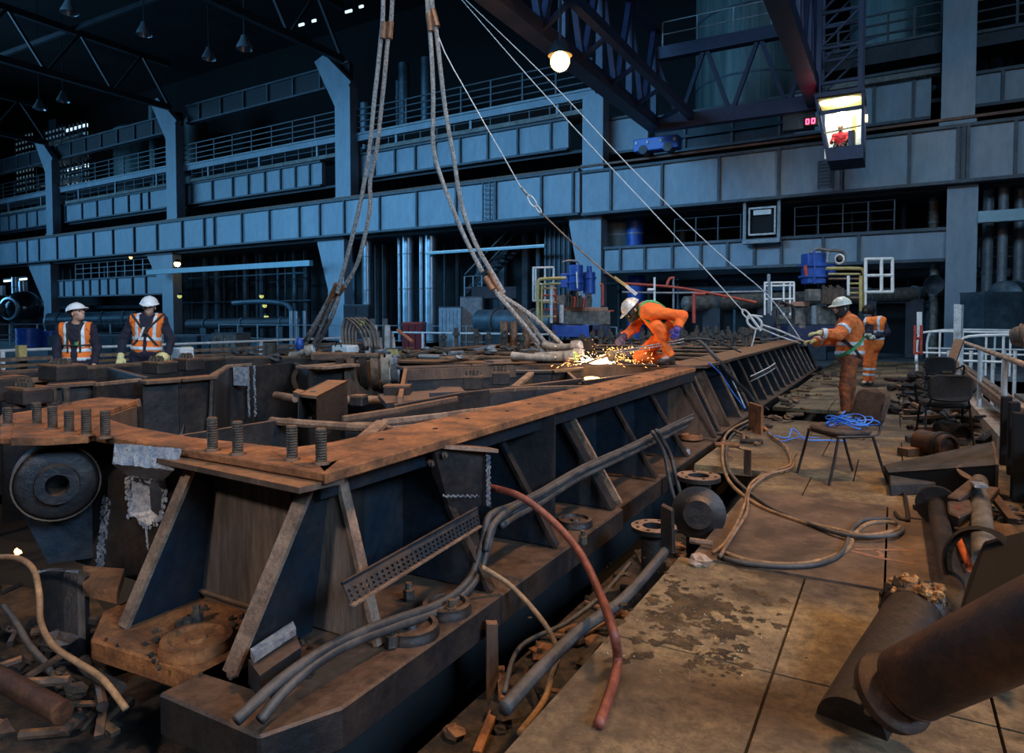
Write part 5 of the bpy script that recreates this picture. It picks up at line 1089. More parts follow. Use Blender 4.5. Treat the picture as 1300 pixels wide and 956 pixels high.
# lower left corner: curved plate, hoses, pipes, rubble
t = thing('curved_plate', 'dark curved steel plate standing at the lower left', 'plate', D(80, 860, 3.4))
pts = [(50, 727, 3.75), (62, 725, 3.7), (80, 726, 3.66), (98, 727, 3.64), (107, 735, 3.62)]; low = [(50, 850, 3.5), (64, 856, 3.45), (82, 860, 3.4), (100, 862, 3.38), (110, 862, 3.38)]
b = MB(); A_ = [D(*p) for p in pts]; B_ = [D(*p) for p in low]; bk = V(-.03, .04, 0)
for i in range(4): b.add([A_[i], A_[i+1], B_[i+1], B_[i], A_[i]+bk, A_[i+1]+bk, B_[i+1]+bk, B_[i]+bk], [(0,3,2,1),(4,5,6,7),(0,1,5,4),(1,2,6,5),(2,3,7,6),(3,0,4,7)])
b.build('plate', iron, t, True); b = MB()
for k in range(20): b.rock(A_[0].lerp(A_[3], k/19)+V(0, 0, .005), .008, k)
b.build('cut_rim', cut_edge, t)
hose('rubber_hose', 'tan lit hose curling over the debris at lower left', [D(-10, 708, 3.5), D(20, 708, 3.4), D(42, 722, 3.3), D(50, 755, 3.2), D(52, 790, 3.1), D(68, 820, 3.0), D(100, 842, 2.95), D(130, 862, 2.9), D(160, 900, 2.8)], .014, hose_tan)
hose('rubber_hose', 'dark brown hose curving behind the curved plate', [D(5, 770, 3.5), D(20, 790, 3.4), D(38, 820, 3.3), D(60, 845, 3.2), D(75, 875, 3.1)], .016, hose_m)
o = MB().cyl(D(-30, 845, 3.0), D(80, 905, 2.75), .045, 14).build('pipe', pipe_rust, smooth=True); tag(o, 'rusty pipe lying at the bottom left corner', 'pipe')
small = emit('hot_slag_glow', (1, .5, .18), 5)
o = MB().rock(D(22, 701, 3.42), .018, 2).build('glowing_slag', small); tag(o, 'small glowing slag spot on the lit hose at left', 'slag')
b = MB(); b.prism([HZ(-120, 720, -.45), HZ(120, 760, -.45), HZ(330, 1000, -.45), HZ(-200, 1000, -.45)], (0, 0, -.1)); o = b.build('debris_bed', debris_m); tag(o, 'sooty debris ground in front of the frame at lower left', 'ground', kind='stuff')
for k in range(70):
    r_ = random.Random(k+4000); p = HZ(r_.uniform(-20, 150), r_.uniform(700, 950), -.45+r_.uniform(0, .35)); s = r_.uniform(.03, .10)
    if p.y > 2.1: continue
    m_ = r_.choice((debris_m, iron, iron_brown, pipe_dark)); o = scrap(p, s, m_, k+900, k % 3); tag(o, slab_(o, s, m_, k % 3, 'in lower left heap '+near_far(p.y, (1.2, 1.5, 1.8), ('frontmost', 'beside the curved plate', 'behind the lit hose', 'under the round boss'))+(', raised' if p.z > -.25 else ', low'), .03, .10), 'scrap', 'scrap heap at lower left')
# clutter on the floor between the slings
t = thing('white_sack', 'white box-like sack between the slings', 'sack', D(432, 446, 12)); a = D(420, 447, 12)
MB().box((a.x, a.y, .85), (a.x+.4, a.y+.3, 1.0)).build('body', white_m, t, bevel=.03); MB().tube([(a.x+.1, a.y, .98), (a.x+.17, a.y, 1.06), (a.x+.26, a.y, .98)], .01, 6).build('strap', black_m, t)
for k in range(9):
    x = 467+k*4; p = D(x, 442, 13.0+.1*(k % 3)); h = .25+.12*((k*7) % 4); o = MB().bar((p.x, p.y, .8), (p.x+.02*((k*3) % 4-1), p.y, .85+h), .10, .05).build('steel_strip', rail_grey if k % 2 else white_dirty); tag(o, ORD[k]+' pale upright steel strip from the left, between the slings', 'strip', 'pale strips between the slings')
for k in range(5):
    p = D(436+k*4, 440, 12.5); hose('rope', ORD[k]+' tan rope loop from the left beside the left sling', [p, p+V(-.03+.01*k, 0, .3), p+V(.08+.03*k, 0, .52), p+V(.3+.02*k, .1, .3), p+V(.45, .1, -.02)], .02, gusset_edge, 'rope', 'tan rope loops by the left sling')
o = MB().cyl(D(505, 419, 16), D(524, 434, 15.5), .04, 8).build('orange_pole', orange_pipe, smooth=True); tag(o, 'orange pole leaning before the red skip', 'pole')
for k in range(46):
    r_ = random.Random(k+6000); p = HZ(r_.uniform(400, 720), r_.uniform(442, 459), .88); s = r_.uniform(.05, .16)
    m_ = r_.choice((debris_m, iron_brown, rail_grey, stud_m, timber)); o = scrap(p, s, m_, k+50, k % 3); tag(o, slab_(o, s, m_, k % 3, 'behind the cross beam '+near_far(-p.x, (4.5, 5.5, 6.5, 8), ('near the trunnions', 'under the right sling', 'by the loose plate', 'between the slings', 'by the left sling foot')), .05, .16), 'scrap', 'scrap behind the cross beam')
for x0, x1_, y, lab in ((560, 598, 455, 'left'), (620, 690, 459, 'right')):
    o = MB().bar(HZ(x0, y, .9), HZ(x1_, y-3, .9), .25, .03).build('loose_plate', gusset_edge); tag(o, 'loose tan plate on the cross beam, '+lab+' one', 'plate')
cabinet('ochre drum-like box left of the pale pipe', 490, 506, 446, 11.5, yellow_pipe, dep=.2, base=.85, name='ochre_box', cat='box', doors=1).__setitem__('label', 'faint ochre box on the cross beam beneath the right sling')
# copper coloured posts by the watermark region
for k, x in enumerate((640, 652, 668)):
    p = D(x, 440, 15); o = MB().cyl((p.x, p.y, 0), (p.x, p.y, 1.4), .09, 12).build('copper_post', copper_m, smooth=True); tag(o, ORD[k]+' copper brown upright tube from the left, before the pale lying pipe', 'pipe', 'copper upright tubes')
# railings behind the frame: long white one at the left and middle
def wrail(label, a, b_, h, nr, npost, m=white_dirty, r=.022): return railing(label, a, b_, h, nr, npost, m, r)
zr = hit(0, 443, 'x', -14.5); wrail('white handrail behind both watchmen', V(-14.6, 3.5, 0), V(-14.6, 15.5, 0), .86, 1, 4, white_m, .03)
wrail('white handrail in the middle before the red skip', V(-14.0, 17.2, 0), V(-6.8, 17.2, 0), 1.0, 1, 6, white_m, .028)
wrail('thin grey handrail farther back across the middle', V(-26, 20, 0), V(-8, 21.4, 0), 1.15, 2, 16, rail_grey, .022)
wrail('thin grey handrail of the left bay', V(-40, 13, 0), V(-40, 26, 0), 1.1, 2, 10, rail_grey, .03)
for x, y in ((75, 440), (240, 430)): pass
for k in range(4):   # stack of long timber battens beyond the far wall
    z = .50+k*.10; o = MB().bar((-12.6, 1.5, z), (-12.6, 15, z), .3, .05).build('long_batten', timber if k % 2 == 0 else gusset_edge); tag(o, 'long batten behind the watchmen, %s from the bottom of the stack' % ORD[k], 'batten', 'long battens behind the watchmen')
p = D(27, 455, 11.5); o = MB().bar((p.x, p.y, 0), (p.x, p.y, 1.02), .12, .12).build('timber_post', yellow_pipe); tag(o, 'ochre timber post at left before the white rail', 'post')
p = D(237, 452, 11.5); o = MB().bar((p.x, p.y, 0), (p.x, p.y, 1.0), .12, .12).build('timber_post', yellow_pipe); tag(o, 'ochre timber post right of the leaning watchman', 'post')
p = D(343, 442, 13); o = MB().cyl((p.x, p.y, .5), (p.x, p.y, 1.0), .12, 12).build('rusty_can', stud_m, smooth=True); tag(o, 'rusty round can on the frame left of the first sling', 'can')
p = D(222, 453, 11); o = MB().box((p.x-.12, p.y, .7), (p.x+.15, p.y+.25, 1.0)).build('white_bucket', white_m, bevel=.02); tag(o, 'small white container with blue cloth beside the leaning watchman', 'container')
for k, (x, y) in enumerate(((300, 440), (318, 441), (360, 444), (350, 447))):
    o = MB().rock(HZ(x, y+6, .86), (.12, .1, .07), k).build('cable_heap', rnd.choice((debris_m, hose_m, white_dirty))); tag(o, ORD[k]+' tangled cable lump from the first sling foot leftwards', 'cable', 'tangled cable lumps')
# ================================================================== blue machines and gates beyond the frame
def DB(t, x0, y0, x1, y1, d, dep, m, nm, bevel=.01):      # block facing the camera side, at depth d
    a, b_, c, e = D(x0, y1, d), D(x1, y1, d), D(x1, y0, d), D(x0, y0, d); n = Vector((_f[0], _f[1], 0)).normalized()*dep
    return MB().prism([a, b_, c, e], n).build(nm, m, t, bevel=bevel)
def DT(t, pts, d, r, m, nm): return MB().tube([D(*p, d) if len(p) == 2 else D(*p) for p in pts], r, 8, 3).build(nm, m, t, True)
def DC(t, x, y0, y1, d, r, m, nm, n=18): return MB().cyl(D(x, y1, d), D(x, y0, d), r, n).build(nm, m, t, True)
d = 18.0
t = thing('hydraulic_unit', 'blue hydraulic unit with two upright cylinders on a tan block, left machine', 'machine', D(735, 412, d))
DB(t, 716, 395, 775, 412, d, 1.0, grey_pipe, 'base_block'); DB(t, 714, 390, 772, 395, d, 1.1, mat('tan_block_top', (.38, .2, .13), (.5, .3, .2), 4, .7), 'base_top'); DB(t, 704, 413, 748, 428, d-.2, 1.0, blue_m, 'blue_beam')
DB(t, 752, 413, 775, 427, d, .8, blue_dark, 'blue_beam')
DC(t, 731, 337, 369, d, .19, blue_m, 'blue_cylinder'); DC(t, 731, 348, 350, d, .22, blue_m, 'collar'); DC(t, 731, 358, 360, d, .22, blue_m, 'collar')
DC(t, 748, 346, 373, d+.1, .16, blue_m, 'blue_cylinder'); DC(t, 748, 338, 347, d+.1, .07, blue_m, 'neck'); DC(t, 748, 352, 354, d+.1, .19, blue_m, 'collar'); DC(t, 748, 372, 384, d+.1, .07, white_m, 'white_leg'); DC(t, 735, 370, 386, d, .06, white_m, 'white_leg')
DB(t, 712, 347, 722, 365, d, .3, blue_m, 'side_block'); DT(t, [(714, 333), (722, 331), (734, 333), (736, 345)], d-.1, .03, rail_grey, 'pipe'); DT(t, [(732, 345), (733, 366)], d-.25, .02, white_m, 'pipe')
DB(t, 706, 375, 718, 387, d-.3, .3, grey_pipe, 'junction_box'); DC(t, 713, 387, 410, d-.3, .06, white_dirty, 'white_leg')
for k in range(8): DT(t, [(720+k*4, 372+(k % 3)*3), (722+k*4, 380), (721+k*4, 390)], d-.1-.05*k, .04, (iron_brown, stud_m, red_m)[k % 3], 'fitting')
t = thing('yellow_pipework', 'yellow bent pipes beside the left blue unit', 'pipe', D(690, 412, d-.6))
DT(t, [(683, 412), (683, 362), (686, 355), (694, 354), (719, 353)], d-.6, .045, yellow_pipe, 'tube'); DT(t, [(688, 412), (688, 366), (692, 361), (712, 360)], d-.6, .03, yellow_pipe, 'tube')
for k in range(5): DT(t, [(686, 366+k*9), (706, 366+k*9)], d-.5, .025, (yellow_pipe, red_m)[k % 2], 'branch')
DT(t, [(700, 358), (700, 410)], d-.5, .04, white_dirty, 'tube'); DT(t, [(705, 365), (705, 408)], d-.4, .035, red_m, 'tube')
def gate(label, x0, y0, x1, y1, d, uprights, rails, m=white_m, r=.028):
    t = thing('white_gate_frame', label, 'gate', D(x0, y1, d))
    for x in uprights: DT(t, [(x, y0), (x, y1)], d, r, m, 'upright')
    for y in rails: DT(t, [(x0, y), (x1, y-.5)], d, r, m, 'rail')
    return t
gate('white gate frame left of the yellow pipes', 676, 340, 703, 382, d-.4, (677, 680, 692, 703), (340, 361, 382))
DT(thing('red_standpipe', 'red standpipe right of the left blue unit', 'pipe', D(765, 388, d)), [(762, 362), (765, 363), (765, 388)], d, .04, red_m, 'tube')
o = MB().tube([D(1070-310, 395, 18.5), D(779, 395, 18.5)], .03).build('short_rail', red_m); tag(o, 'short red rail beside the welder helmet', 'rail')
# row of red and white rails between machines
t = thing('red_pipe_rail', 'long red-orange pipe run behind the welder', 'pipe', D(900, 372, 19))
DT(t, [(790, 360), (850, 364), (900, 372), (960, 384)], 19, .04, red_m, 'tube'); DT(t, [(846, 364), (850, 354), (856, 353)], 19, .04, red_m, 'tube'); DT(t, [(790, 371), (860, 372), (975, 370)], 19, .03, rail_grey, 'tube')
DT(t, [(881, 373), (881, 410)], 19, .05, red_m, 'leg'); DT(t, [(881, 373), (895, 373)], 19, .05, red_m, 'tube')
t = thing('white_post', 'thin white post right above the welder back', 'post', D(831, 380, 18)); DT(t, [(831, 352), (831, 384)], 18, .03, white_m, 'shaft'); DT(t, [(822, 368), (831, 368)], 18, .04, white_m, 'arm')
t = thing('white_post', 'thin grey post right of the white one behind the welder', 'post', D(855, 380, 19)); DT(t, [(855, 354), (855, 392)], 19, .03, rail_grey, 'shaft')
d = 19.5
gate('white gate frame left of the right blue machine', 970, 358, 1008, 400, d, (971, 979, 995, 1003, 1008), (359, 363, 380))
DT(thing('red_standpipe', 'red standpipe at the white gate near the shackle', 'pipe', D(976, 400, d)), [(976, 348), (976, 398)], d, .05, rail_grey, 'tube')
t = thing('hydraulic_unit', 'blue hydraulic unit behind the rigger, right machine', 'machine', D(1045, 415, d))
DB(t, 1026, 321, 1049, 360, d, .5, blue_m, 'blue_body', .02); DB(t, 1049, 335, 1062, 349, d+.1, .4, blue_m, 'blue_body'); DB(t, 1024, 335, 1051, 338, d-.05, .6, blue_m, 'collar'); DB(t, 1024, 349, 1051, 352, d-.05, .6, blue_m, 'collar')
DT(t, [(1034, 317), (1034, 360)], d-.3, .025, blue_m, 'rod'); DT(t, [(1030, 322), (1036, 316), (1052, 318), (1070, 320), (1072, 334)], d-.2, .045, grey_pipe, 'pipe'); DT(t, [(1050, 333), (1052, 320)], d-.2, .04, rail_grey, 'pipe')
MB().ball(D(1066, 329, d-.1), .1).build('valve', stud_m, t, True); MB().lathe(D(1066, 329, d-.25), (-.4, -1, 0), [(.12, 0), (.15, .02), (.12, .04), (.1, .02)], 14).build('hand_wheel', white_dirty, t, True)
DB(t, 1027, 367, 1042, 382, d-.5, .3, grey_pipe, 'junction_box'); DB(t, 1007, 389, 1062, 412, d, 1.2, grey_pipe, 'base_block'); DB(t, 1005, 383, 1028, 389, d-.1, 1.0, MATS['tan_block_top'], 'base_top')
DC(t, 1034, 388, 412, d-.4, .08, rail_grey, 'leg'); DB(t, 1000, 413, 1064, 440, d-.5, 1.2, blue_dark, 'blue_base'); DT(t, [(1022, 337), (1024, 350)], d-.3, .05, red_m, 'red_stub')
for k in range(9): DT(t, [(1045+k*3, 362+(k % 3)*2), (1046+k*3, 372), (1044+k*3, 386)], d-.2-.04*k, .05, (iron_brown, stud_m, iron_brown)[k % 3], 'fitting')
t = thing('yellow_pipework', 'yellow bent pipes right of the right blue machine', 'pipe', D(1096, 412, d))
DT(t, [(1049, 341), (1090, 341), (1096, 345), (1098, 356), (1098, 400)], d-.2, .05, yellow_pipe, 'tube'); DT(t, [(1093, 350), (1093, 395)], d-.3, .05, yellow_pipe, 'tube')
for k in range(6): DT(t, [(1052 if k < 2 else 1076, 348+k*6), (1092, 348+k*6)], d-.25, .03, (yellow_pipe, gusset_edge)[k % 2], 'branch')
DT(t, [(1077, 350), (1077, 375)], d-.3, .04, white_m, 'tube')
t = thing('electrical_box', 'grey switch boxes with looping cables left of the rigger glove', 'electrical box', D(998, 395, 17))
for (x0, y0, x1, y1) in ((989, 389, 1004, 397), (989, 400, 997, 405), (998, 400, 1005, 405)): DB(t, x0, y0, x1, y1, 17, .15, grey_pipe, 'box')
DT(t, [(987, 410), (990, 392), (1006, 388), (1007, 412)], 17.1, .04, iron, 'frame')
for k in range(3): DT(t, [(985+k, 412), (980+k*4, 396), (990, 386-k*2), (1002, 388)], 17-.05*k, .02, hose_m, 'cable')
o = MB().tube([D(1004, 418, 15), D(1000, 425, 15), D(985, 430, 15), D(965, 432, 15)], .025).build('cable', hose_m); tag(o, 'dark cable sagging under the switch boxes', 'cable')
t = thing('remote_box', 'small grey box with a cable loop hanging before the rigger glove', 'control box', D(1018, 413, 10.3)); DB(t, 1014, 409, 1024, 417, 10.3, .05, grey_pipe, 'box'); DT(t, [(1014, 411), (1007, 413), (1005, 420), (1010, 427), (1020, 425)], 10.3, .008, hose_m, 'cable')
gate('large white gate frame behind the bending worker', 1098, 328, 1133, 371, 19, (1099, 1119, 1133), (329, 350, 371), r=.045)
gate('lower part of white gate between yellow pipes and gate', 1098, 371, 1100, 400, 19, (1099,), ())
# ================================================================== right edge of the walkway
XRL = 1.12
def rp(x, y): return HX(x, y, XRL)
t = thing('edge_handrail', 'pale orange-stained handrail along the right edge of the walkway', 'railing', (XRL, 9, 0))
for z, r in ((1.03, .032), (.52, .026)): MB().cyl((XRL, 5.2, z), (XRL, 15.6, z), r, 10).build('rail', kerb_m if z > .9 else gusset_edge, t, True)
for y in (15.4, 12.2, 9.6, 7.6): MB().cyl((XRL, y, .05), (XRL, y, 1.03), .03, 10).build('post', white_m, t, True)
MB().box((1.17, 4.5, .35), (1.24, 19, .56)).build('kick_board', kerb_m, t)
for y in (8.4, 7.9):
    o = MB().bar((1.0, y, 0), (1.0, y, .70), .09, .09).build('black_post', black_m, bevel=.01); tag(o, 'black square post before the handrail, '+('nearer one' if y < 8 else 'farther one'), 'post')
t = thing('rusty_bracket_arm', 'bent grey steel arm hooked over the kick board at right edge', 'bracket', (1.1, 6.9, 0)); MB().tube([(1.05, 6.9, .0), (1.05, 6.9, .45), (1.08, 6.88, .62), (1.2, 6.8, .75), (1.4, 6.7, .8)], .03, 6).build('arm', grey_pipe, t, True)
o = MB().cyl((1.02, 4.6, .1), (1.3, 5.7, .55), .025, 10).build('white_pole', white_m, smooth=True); tag(o, 'white pole leaning at the right edge near the pipes', 'pole')
for k, (y, s) in enumerate(((5.4, .6), (6.0, .5))):
    o = MB().box((1.0, y, 0), (1.3, y+s, .1)).build('timber_block', timber); tag(o, ('nearer', 'farther')[k]+' short timber block under the kerb at right edge', 'timber', 'timber blocks at the right edge')
# other white barriers further away
def loop(label, xc, y0, y1, w_=.9, h=1.1, x1=None):
    t = thing('white_barrier', label, 'barrier', (xc, y0, 0)); a = V(xc, y0, 0); c = V(x1 if x1 is not None else xc+w_, y1, 0)
    MB().tube([a, a+V(0, 0, h*.8), a.lerp(c, .08)+V(0, 0, h), a.lerp(c, .5)+V(0, 0, h), a.lerp(c, .95)+V(0, 0, h), c+V(0, 0, h*.85), c], .032, 8, 4).build('hoop', white_m, t, True)
    MB().cyl(a+V(0, 0, h*.5), c+V(0, 0, h*.5), .026, 8).build('mid_rail', white_m, t, True)
    for k in range(1, 6): p = a.lerp(c, k/6); MB().cyl(p, p+V(0, 0, h), .026, 8).build('baluster', white_m, t, True)
loop('white hooped barrier beyond the chairs, nearer one', 1.25, 17.5, 17.2, 4.5); loop('white hooped barrier beyond the chairs, farther left one', .55, 21, 21, 3)
loop('white hooped barrier far right across the lower floor', 3.2, 20, 19, 6, 1.15); loop('farthest white barrier behind the red trolley', .9, 24, 24.5, 5, 1.1)
loop('low white barrier far right behind the handrail', 2.2, 14.5, 14.0, 5, .95)
t = thing('hand_trolley', 'red upright hand trolley with a white board behind the black chairs', 'trolley', HZ(1175, 470, 0)); d = 17.0
for x in (1162, 1170): DT(t, [(x, 413), (x-1, 450)], d, .035, red_m, 'upright')
for y in (430, 449): DT(t, [(1161, y), (1171, y-1)], d, .035, red_m, 'cross_bar')
DB(t, 1165, 396, 1171, 425, d+.2, .05, white_m, 'white_board'); MB().lathe(D(1163, 456, d), (1, 0, 0), [(0, -.03), (.12, -.03), (.12, .03), (0, .03)], 16).build('wheel', white_dirty, t, True)
o = MB().prism([D(1211, 386, 15), D(1221, 387, 15), D(1219, 440, 15), D(1210, 439, 15)], (.05, .12, 0)).build('upright_board', white_dirty); tag(o, 'tall pale board standing behind the handrail end', 'board')
o = MB().bar(D(1202, 475, 11.5), D(1218, 432, 12), .14, .05).build('rusty_lath', iron_brown); tag(o, 'rusty lath leaning on the farther black chair', 'lath')
for x, y0, y1, m, lab in ((1247, 377, 400, white_m, 'white electric cabinet behind the horn speaker'), (1234, 390, 402, white_dirty, 'small beige switch box by the broad post'), (1275, 395, 402, white_m, 'small white label box on the pale pipe')):
    cabinet(lab, x-5, x+5, y0, 24, m, doors=1, dep=.3, base=0 if y1-y0 > 15 else .9)
t = thing('grey_cone_nozzle', 'large rusty-grey nozzle end entering at the right edge', 'pipe', D(1290, 428, 7.5)); MB().lathe(D(1281, 428, 7.5), V(.95, -.2, .12), [(.0, 0), (.07, .01), (.10, .05), (.15, .22), (.18, .7), (.18, 2)], 24).build('shell', grey_pipe, t, True); MB().lathe(D(1281, 428, 7.5), V(.95, -.2, .12), [(.115, .10), (.135, .11), (.14, .13), (.12, .14)], 24).build('seam', iron_brown, t, True)
for k in range(7):
    x = 1205+k*14; p = D(x, 440, 16); o = MB().cyl((p.x, p.y, -1.0), (p.x, p.y, .7), .04, 8).build('lower_stanchion', white_dirty, smooth=True); tag(o, ORD[k]+' white stanchion from the left rising from the lower floor', 'post', 'stanchions on the lower floor')
o = MB().box((2.2, 13.5, -1.05), (4.4, 16, -.2)).build('grey_plinth', concrete); tag(o, 'blue-grey plinth on the lower floor beyond the handrail', 'plinth')
o = MB().box((1.45, 10.5, -1.05), (1.75, 11.5, .45)).build('grey_locker', grey_pipe); tag(o, 'grey upright box outside the handrail', 'box')

# ================================================================== chairs
def chair(label, loc, rz, back_m=brown_fabric, arms=False, tilt=.18):
    t = thing('stacking_chair', label, 'chair', loc, rz); Mx = MW[t.name]
    def w(p): return Mx @ Vector(p)
    def B(poly, ext, nm, m, bevel=.012): o = MB().prism([w(p) for p in poly], Mx.to_3x3() @ Vector(ext)).build(nm, m, t, bevel=bevel); return o
    # seat cushion and back (local: +y is the way the sitter faces)
    pr = []
    for k in range(24):
        a = k*2*math.pi/24; c, s = math.cos(a), math.sin(a); e = .55; pr.append((.235*abs(c)**e*(1 if c > 0 else -1), .22*abs(s)**e*(1 if s > 0 else -1), .43))
    B(pr, (0, 0, .055), 'seat', brown_fabric if back_m is brown_fabric else blackm2, .02)
    pr = []
    for k in range(24):
        a = k*2*math.pi/24; c, s = math.cos(a), math.sin(a); e = .45; x = .23*abs(c)**e*(1 if c > 0 else -1); z = .66+.165*abs(s)**e*(1 if s > 0 else -1)
        pr.append((x, -.235-(z-.5)*tilt-.03*(1-(x/.23)**2), z))
    B(pr, (0, -.045, 0), 'backrest', back_m, .02)
    fr = black_m if arms else iron
    for sx in (-1, 1):
        MB().tube([w(p) for p in ((sx*.225, .17, .42), (sx*.24, .22, .2), (sx*.25, .27, 0))], .0125, 8, 3).build('leg', fr, t, True)
        MB().tube([w(p) for p in ((sx*.225, -.17, .42), (sx*.235, -.24, .2), (sx*.245, -.31, 0))], .0125, 8, 3).build('leg', fr, t, True)
        MB().tube([w(p) for p in ((sx*.225, -.10, .43), (sx*.22, -.22, .44), (sx*.19, -.27, .52), (sx*.18, -.29, .7))], .011, 8, 3).build('back_support', fr, t, True)
        MB().tube([w(p) for p in ((sx*.225, -.18, .425), (sx*.225, .18, .425))], .0125, 8, 1).build('seat_rail', fr, t, True)
        if arms: MB().tube([w(p) for p in ((sx*.25, .2, .42), (sx*.28, .2, .6), (sx*.28, .12, .66), (sx*.28, -.15, .65), (sx*.23, -.27, .62))], .016, 8, 3).build('armrest', black_m, t, True)
    for yy in (-.17, .17): MB().tube([w(p) for p in ((-.225, yy, .42), (.225, yy, .42))], .011, 8, 1).build('cross_bar', fr, t, True)
    return t
chair('brown dusty stacking chair with blue rope coiled on its seat', (-.42, 6.98, 0), math.radians(128), brown_fabric, tilt=.25)
chair('black armchair facing away, nearer of the two by the handrail', HZ(1196, 560, 0)+V(.02, .1, 0), math.radians(8), blackm2, True)
chair('black armchair farther back with lath leaning on it', HZ(1190, 520, 0)+V(.12, 1.0, 0), math.radians(-12), blackm2, True)
t = thing('rope_coil', 'coil of bright blue rope lying on the brown chair seat', 'rope', (-.40, 6.97, .49)); r2 = random.Random(4)
for k in range(5):
    c = V(-.36+r2.uniform(-.04, .04), 6.93+r2.uniform(-.04, .04), .50+k*.012); rx = r2.uniform(.10, .19); ry = r2.uniform(.08, .15); ph = r2.uniform(0, 6)
    MB().tube([c+V(rx*math.cos(a*.5+ph), ry*math.sin(a*.5+ph), .03*math.sin(a+k)+.02) for a in range(13)], .0065, 6, 3).build('loop', blue_cord, t, True)
MB().tube([(-.45, 6.85, .5), (-.3, 6.8, .56), (-.15, 6.85, .58), (-.1, 6.95, .53), (-.25, 7.0, .5)], .0065, 6, 4).build('loop', blue_cord, t, True)
MB().tube([(-.52, 6.85, .51), (-.40, 6.83, .61), (-.38, 6.85, .64), (-.44, 6.86, .52)], .0065, 6, 4).build('loop', blue_cord, t, True)

# ================================================================== pipes and timber in the right foreground
def pipe(label, a, b_, r, m, collar=None, hollow=True, name='pipe', cat='pipe', bands=()):
    a = Vector(a); b_ = Vector(b_); d = (b_-a).normalized(); L = (b_-a).length; t = thing(name, label, cat, b_)
    MB().lathe(a, d, [(r*.82, .15*r), (r*.82, 0), (r, 0), (r, L), (r*.82, L), (r*.82, L-.3*r), (0, L-.3*r)], 28).build('shell', m, t, True)
    MB().lathe(a, d, [(0, .1*r), (r*.82, .1*r)], 28).build('bore', black_m, t, True)
    for q, rr, wd in bands: MB().lathe(a+d*q, d, [(r*.98, 0), (rr, 0), (rr, wd), (r*.98, wd), (r*.98, 0)], 28).build('flange', pipe_dark, t, True)
    return t
pipe('long dark upright-lying pipe with a round flange, centre of the right heap', HZ(1187, 632, .14), HZ(1212, 775, .05)+V(0, 0, .05), .058, pipe_dark, bands=((.17, .135, .05),))
pipe('pale worn pipe at the right of the heap, beside the orange one', HZ(1243, 608, .16), HZ(1250, 712, .16), .062, grey_pipe)
pipe('thin bright orange pipe between two dark ones', HZ(1204, 655, .06), HZ(1232, 722, .05), .022, orange_pipe)
o = MB().ball(HZ(1228, 752, .04), (.035, .035, .03)).build('orange_plug', orange_pipe, smooth=True); tag(o, 'small orange cap beside the dark hood plate', 'cap')
o = MB().bar(HZ(1160, 644, .03), HZ(1186, 646, .03), .06, .03).build('steel_offcut', pipe_dark); tag(o, 'small dark flat bar left of the flanged pipe', 'bar')
t = thing('clamp_bracket', 'dark clamp with red sprayed mark between the pipes', 'clamp', HZ(1215, 650, .05))
MB().prism([HZ(1202, 636, .2), HZ(1232, 634, .2), HZ(1236, 648, .2), HZ(1218, 656, .2), HZ(1204, 650, .2)], (0, 0, -.16)).build('body', iron, t, bevel=.01)
MB().bar(HZ(1210, 636, .2), HZ(1240, 612, .26), .09, .05).build('arm', iron, t, bevel=.01); MB().bar(HZ(1238, 612, .26), HZ(1246, 618, .3), .08, .02).build('slag_tip', cut_edge, t)
b = MB(); r2 = random.Random(8)
for k in range(16): p = HZ(1213+r2.uniform(0, 12), 640+r2.uniform(0, 7), .202); b.cyl(p, p+V(0, 0, .002), .005, 6)
b.build('red_mark', red_m, t)
o = MB().bar(HZ(1218, 676, .1), HZ(1262, 622, .2), .07, .05).build('angle_bar', iron, bevel=.006); tag(o, 'dark angle bar lying across the pale pipe', 'bar')
o = MB().bar(HZ(1260, 628, .1), HZ(1286, 662, .05), .06, .04).build('angle_bar', iron); tag(o, 'thin dark bar right of the pale pipe', 'bar')
o = MB().lathe(HZ(1228, 602, .2), (.4, -.5, 1), [(0, 0), (.09, 0), (.09, .02), (0, .03)], 18).build('round_plate', iron, smooth=True); tag(o, 'small round dark plate tilted above the clamp', 'plate')
# long hook bar on the plates
o = MB().tube([HZ(1148, 622, .02), HZ(1153, 658, .02), HZ(1150, 660, .02), HZ(1142, 658, .02), HZ(1136, 651, .02)], .014, 8, 4).build('hooked_bar', pipe_dark, smooth=True); tag(o, 'thin hooked bar lying flat on the walkway plates', 'bar')
# dark wedge beam, timbers
t = thing('tapered_box_beam', 'long black tapered box beam lying on the walkway by the black chair', 'beam', HZ(1190, 600, 0))
a, b_, c, d_ = HZ(1122, 590, .13), HZ(1128, 600, .12), HZ(1268, 590, .32), HZ(1262, 560, .36)
MB().prism([a, b_, c, d_], (0, 0, -.02)).build('top_plate', timber_dark, t); MB().prism([b_, c, V(c.x, c.y, .02), V(b_.x, b_.y, .02)], (.0, .03, 0)).build('side_plate', black_m, t); MB().prism([c, d_, V(d_.x, d_.y, .02), V(c.x, c.y, .02)], (-.02, 0, 0)).build('end_plate', iron, t); MB().prism([a, b_, V(b_.x, b_.y, .05), V(a.x, a.y, .05)], (.02, 0, 0)).build('tip_plate', timber_dark, t)
MB().box((.86, 6.75, 0), (.96, 6.9, .72)).build('upright', black_m, t)
o = MB().prism([HZ(1128, 596, .10), HZ(1215, 600, .10), HZ(1217, 606, .10), HZ(1195, 612, .10), HZ(1130, 615, .10)], (0, 0, -.1)).build('charred_timber', timber_dark, bevel=.01); tag(o, 'charred timber baulk in front of the tapered beam', 'timber')
o = MB().bar(HZ(1146, 574, .05), HZ(1200, 568, .05), .13, .08).build('timber_plank', iron_brown); tag(o, 'dark brown plank behind the tapered beam', 'timber')
